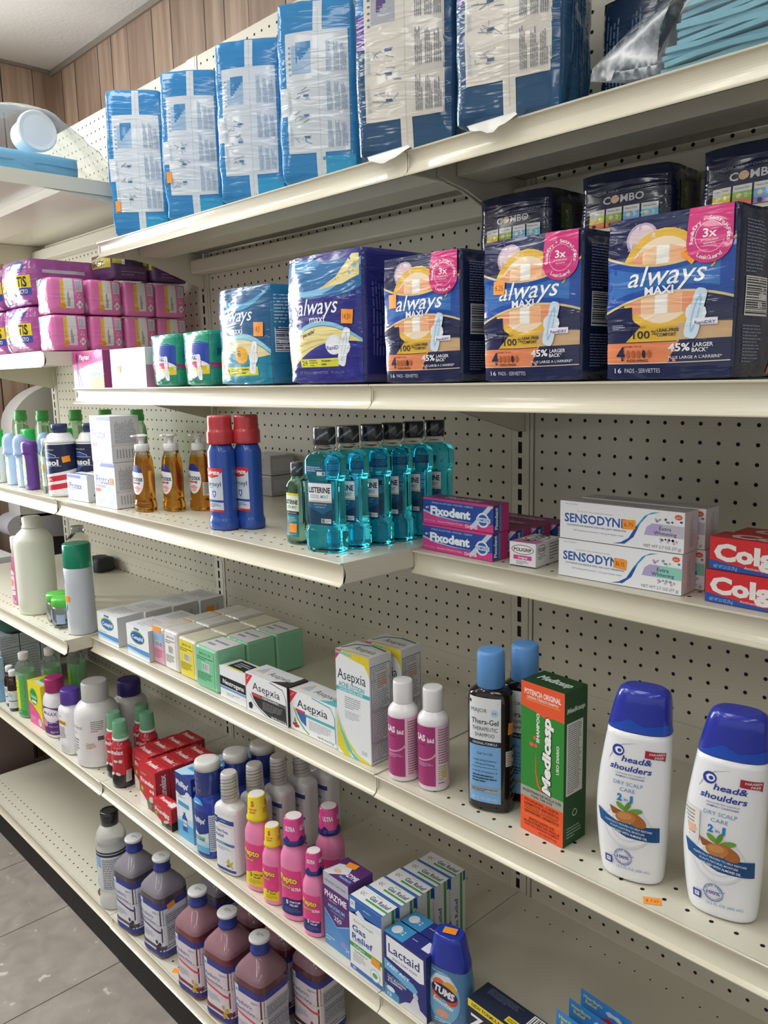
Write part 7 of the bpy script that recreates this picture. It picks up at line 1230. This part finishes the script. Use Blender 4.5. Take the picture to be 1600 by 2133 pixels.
# ================================================================ bottom deck: electrolyte bottles
Z6 = -45.17
def ped(loc, rot, label, liq, tint, air, fruit, grp):
    r = bottle('electrolyte_bottle', label, 'bottle', loc, rot, grp)
    L = Loft([(0, 1.4, 1.4, 4.5), (.1, 1.52, 1.52, 5), (.4, 1.55, 1.55, 5.5), (1.1, 1.55, 1.55, 5.5), (1.25, 1.49, 1.49, 5), (3.0, 1.49, 1.49, 5), (3.15, 1.53, 1.53, 5.5), (5.2, 1.55, 1.55, 5.5), (5.85, 1.52, 1.52, 5), (6.1, 1.43, 1.43, 4.4), (6.5, 1.15, 1.15, 3.2), (6.85, .85, .85, 2.4), (7.05, .68, .68, 2.1), (7.25, .58, .58, 2)])
    loft_part('body', r, L, [(5.6, mat(liq, .14, trans=.3, ior=1.33, coat=.6)), (9, mat(air, .14, trans=.3, ior=1.25, coat=.6))], 'tinted clear bottle', 56)
    mb = MB(); mb.lathe([(.6, 7.2), (.72, 7.25), (.74, 7.4), (.66, 7.5), (.7, 8.05), (.77, 8.17)], mat('2f3f92', .3), 32, cap=False); mb.lathe([(.775, 8.16), (.785, 8.24), (.775, 8.34), (.73, 8.39), (.05, 8.4)], mat('e2e2e2', .3), 32); A2 = Art(mb, lambda u, v, o: (u, v, 8.4+o), base=.006); A2.para(-.3, -.12, .32, .2, 2, '8a8a90'); weld(mb.build('cap', r, 'white topped blue cap'))
    def lab(a):
        H = 5.9; a.rect(-H, .35, H, 5.05, 'd6d9e2' if liq == '5f5262' else 'e0d4dc'); a.rect(-H, 4.55, H, 5.08, '343f94'); a.rect(-H, .35, H, .75, '343f94')
        a.rect(-1.3, 4.2, -.8, 5.0, 'cfd8e4'); a.text('QC', -1.05, 4.6, .3, .2, '2a4a6a', .02); a.text('Pediatric', -.25, 3.75, 1.7, .34, '3f4f9c', 0); a.text('Electrolyte', -.15, 3.25, 1.95, .34, '3f4f9c', 0); a.poly([(-1.45, 2.9), (1.4, 2.55), (1.4, 2.35), (-1.45, 2.75)], tint if tint != 'e8d8d8' else 'd84a50'); a.para(-1.2, 1.6, .4, 2.2, 4, 'a0a6b8'); a.para(.5, 4.1, 1.2, 4.3, 2, '6a78b0')
        for q in ((.75, 1.5), (.95, 1.15), (1.05, .95), (.85, .85), (1.1, 1.35)): a.ell(q[0], q[1], .16, .19, fruit, 12)
        a.rect(1.75, 1.0, 4.1, 4.1, 'b4b6c0'); a.para(1.85, 1.1, 4.0, 4.0, 15, '6c7080'); a.rect(1.85, 3.3, 4.0, 3.36, '4a4c58'); a.rect(1.85, 2.5, 4.0, 2.56, '4a4c58')
    wrap(r, L, lab, step=.3, sv=.4, lab='pale printed wrap label'); return r
e1 = ped((1.5, -12.2, Z6), 8, 'purple electrolyte bottle directly right of the clear one', '5f5262', '5a3f7c', 'a29ca8', '3a3440', 'purple electrolyte bottles'); e2 = dup(e1, (5.9, -11.9, Z6), 6, 'purple electrolyte bottle with orange sticker, second from the clear one')
Lp = Loft([(0, 1.56, 1.56, 5.5), (6, 1.56, 1.56, 5.5)]); sticker(e2, Lp.surf, 2.4, 4.75, .75, .5, 12, su=.2, base=.04)
e3 = ped((12.2, -12.2, Z6), 6, 'red electrolyte bottle, first red one after the purple pair', '883f48', 'd84a50', 'b08490', 'c0a84a', 'red electrolyte bottles'); dup(e3, (16.15, -12.0, Z6), 8, 'red electrolyte bottle in the middle of three along the front'); e5 = ped((20.2, -11.9, Z6), 8, 'brownish red electrolyte bottle nearest the camera at the bottom edge', '764048', 'd84a50', 'a6808c', 'c0503a', 'red electrolyte bottles')
dup(e1, (9.3, -8.3, Z6), 4, 'purple electrolyte bottle in the second row, in shadow behind the stickered one'); dup(e3, (14.6, -8.4, Z6), 4, 'red electrolyte bottle in the second row, in shadow, left one'); dup(e3, (18.4, -8.3, Z6), 4, 'red electrolyte bottle in the second row, in shadow, middle one'); dup(e5, (22.2, -8.2, Z6), 4, 'brownish red electrolyte bottle in the second row, in shadow, at the right')
r = bottle('electrolyte_bottle', 'clear liquid electrolyte bottle with black wrapped cap, leftmost on the bottom deck', 'bottle', (-3.0, -12.3, Z6), 6)
L = round_loft([(1.25, 0), (1.38, .12), (1.4, .5), (1.3, 1.6), (1.36, 2.0), (1.4, 2.4), (1.4, 5.6), (1.3, 6.2), (1.35, 6.6), (1.25, 7.2), (.9, 7.8), (.7, 8.0)]); loft_part('body', r, L, mat('fafcf8', .08, trans=.55, ior=1.2, coat=.4), 'clear bottle', 52); lathe_part('cap', r, [(.72, 7.95), (.8, 8.0), (.82, 8.9), (.78, 9.25), (.66, 9.3), (.6, 9.2), (.1, 9.18)], mat('26282e', .2, coat=.6, bump=.6, bscale=60), 32, 'black shrink wrapped cap')
wrap(r, L, lambda a: [a.rect(-4.2, 1.9, 4.2, 5.6, 'd4dce2'), a.rect(-4.2, 5.3, 4.2, 5.75, '2a3246'), a.rect(-4.2, 4.2, .3, 5.3, '8ab8d8'), a.ell(-1.05, 4.0, .6, .65, '2a3a5c'), a.text('Pedialyte', -1.05, 4.0, .9, .26, 'e4e8ee', .02, .2, 12), a.rect(.35, 2.0, 2.2, 5.3, 'dadcde'), a.para(.45, 2.1, 2.1, 5.1, 17, '5a626e'), a.para(-1.6, 2.2, .1, 3.0, 5, '9aa8b4')], lab='pale blue printed label')
mb = MB(); rnd = random.Random(2); pts = [(.75*math.cos(t*.7)*(.6+.4*rnd.random()), .32*math.sin(t*.7)*(.6+.4*rnd.random())) for t in range(9)]
mb.add([(x, y, .02+.12*rnd.random()) for x, y in pts], [tuple(range(9))], mat('7a5240', .8)); mb.add([(x*.96, y*.96, .005) for x, y in pts], [tuple(range(9))[::-1]], mat('7a5240', .8)); o = mb.build('dry_leaf', None, None, (-5.2, -12.75, -45.19)); tag(o, 'small dry brown leaf scrap on the bottom deck beside the clear bottle', 'leaf')
mb = MB(); a = Art(mb, lambda u, v, o: (u, v, o), base=.004); a.rect(-.36, -.24, .36, .24, ORANGE); o = mb.build('price_sticker', None, None, (9.3, -12.95, -45.19), 35); tag(o, 'orange price sticker stuck to the bottom deck between purple and red bottles', 'sticker')

# ================================================================ machine standing beyond the end of the shelving
r = root('seated_monitor_machine', (-43, 0, -50)); tag(r, 'grey plastic machine with rounded hood, arm rest and black seat beyond the shelf end', 'machine'); GP = mat('c6c5c2', .45)
pts = [(3.9, 36.0), (-4.3, 36.0)]+[(-4.3+7.6-7.6*math.cos(math.radians(t)), 47.5+5.6*math.sin(math.radians(t))) for t in range(0, 91, 9)]+[(4.4, 53.1)]
MB().prism([(y, z) for y, z in pts], 'x', -2.0, 2.0, GP).build('hood', r)
cap = [(-4.2+1.85*math.cos(math.radians(t)), 35.0+1.5*math.sin(math.radians(t))) for t in range(90, 271, 15)]+[(5.4, 32.6), (5.4, 36.0)]
mb = MB(); mb.prism(cap, 'x', -2, 2, mat('b4b3bb', .35)); mb.add([(2.01, -4.15+.25*math.cos(k), 36.0-.35+.25*math.sin(k)-.3) for k in [i*math.pi/5 for i in range(10)]], [tuple(range(10))], HOLE); mb.build('arm_rest', r)
MB().box(-1.6, 1.6, 1.0, 4.4, 0, 36, mat('3a3540', .5)).build('post', r)
MB().box(-5, 4.5, -14, -5.0, 28.0, 31.0, mat('1c1d20', .4), .6).build('seat', r); MB().box(-4, 3.5, -13, -6, 0, 28, mat('6a5a54', .5)).build('seat_base', r)
mb = MB(); mb.box(-4.5, 4.4, -12.9, -6.2, 0, .9, mat('dcdcdc', .6)); o = mb.build('paper_stack', None, None, (-43, 0, -18.97), 0); tag(o, 'stack of white papers lying on the black seat', 'papers')
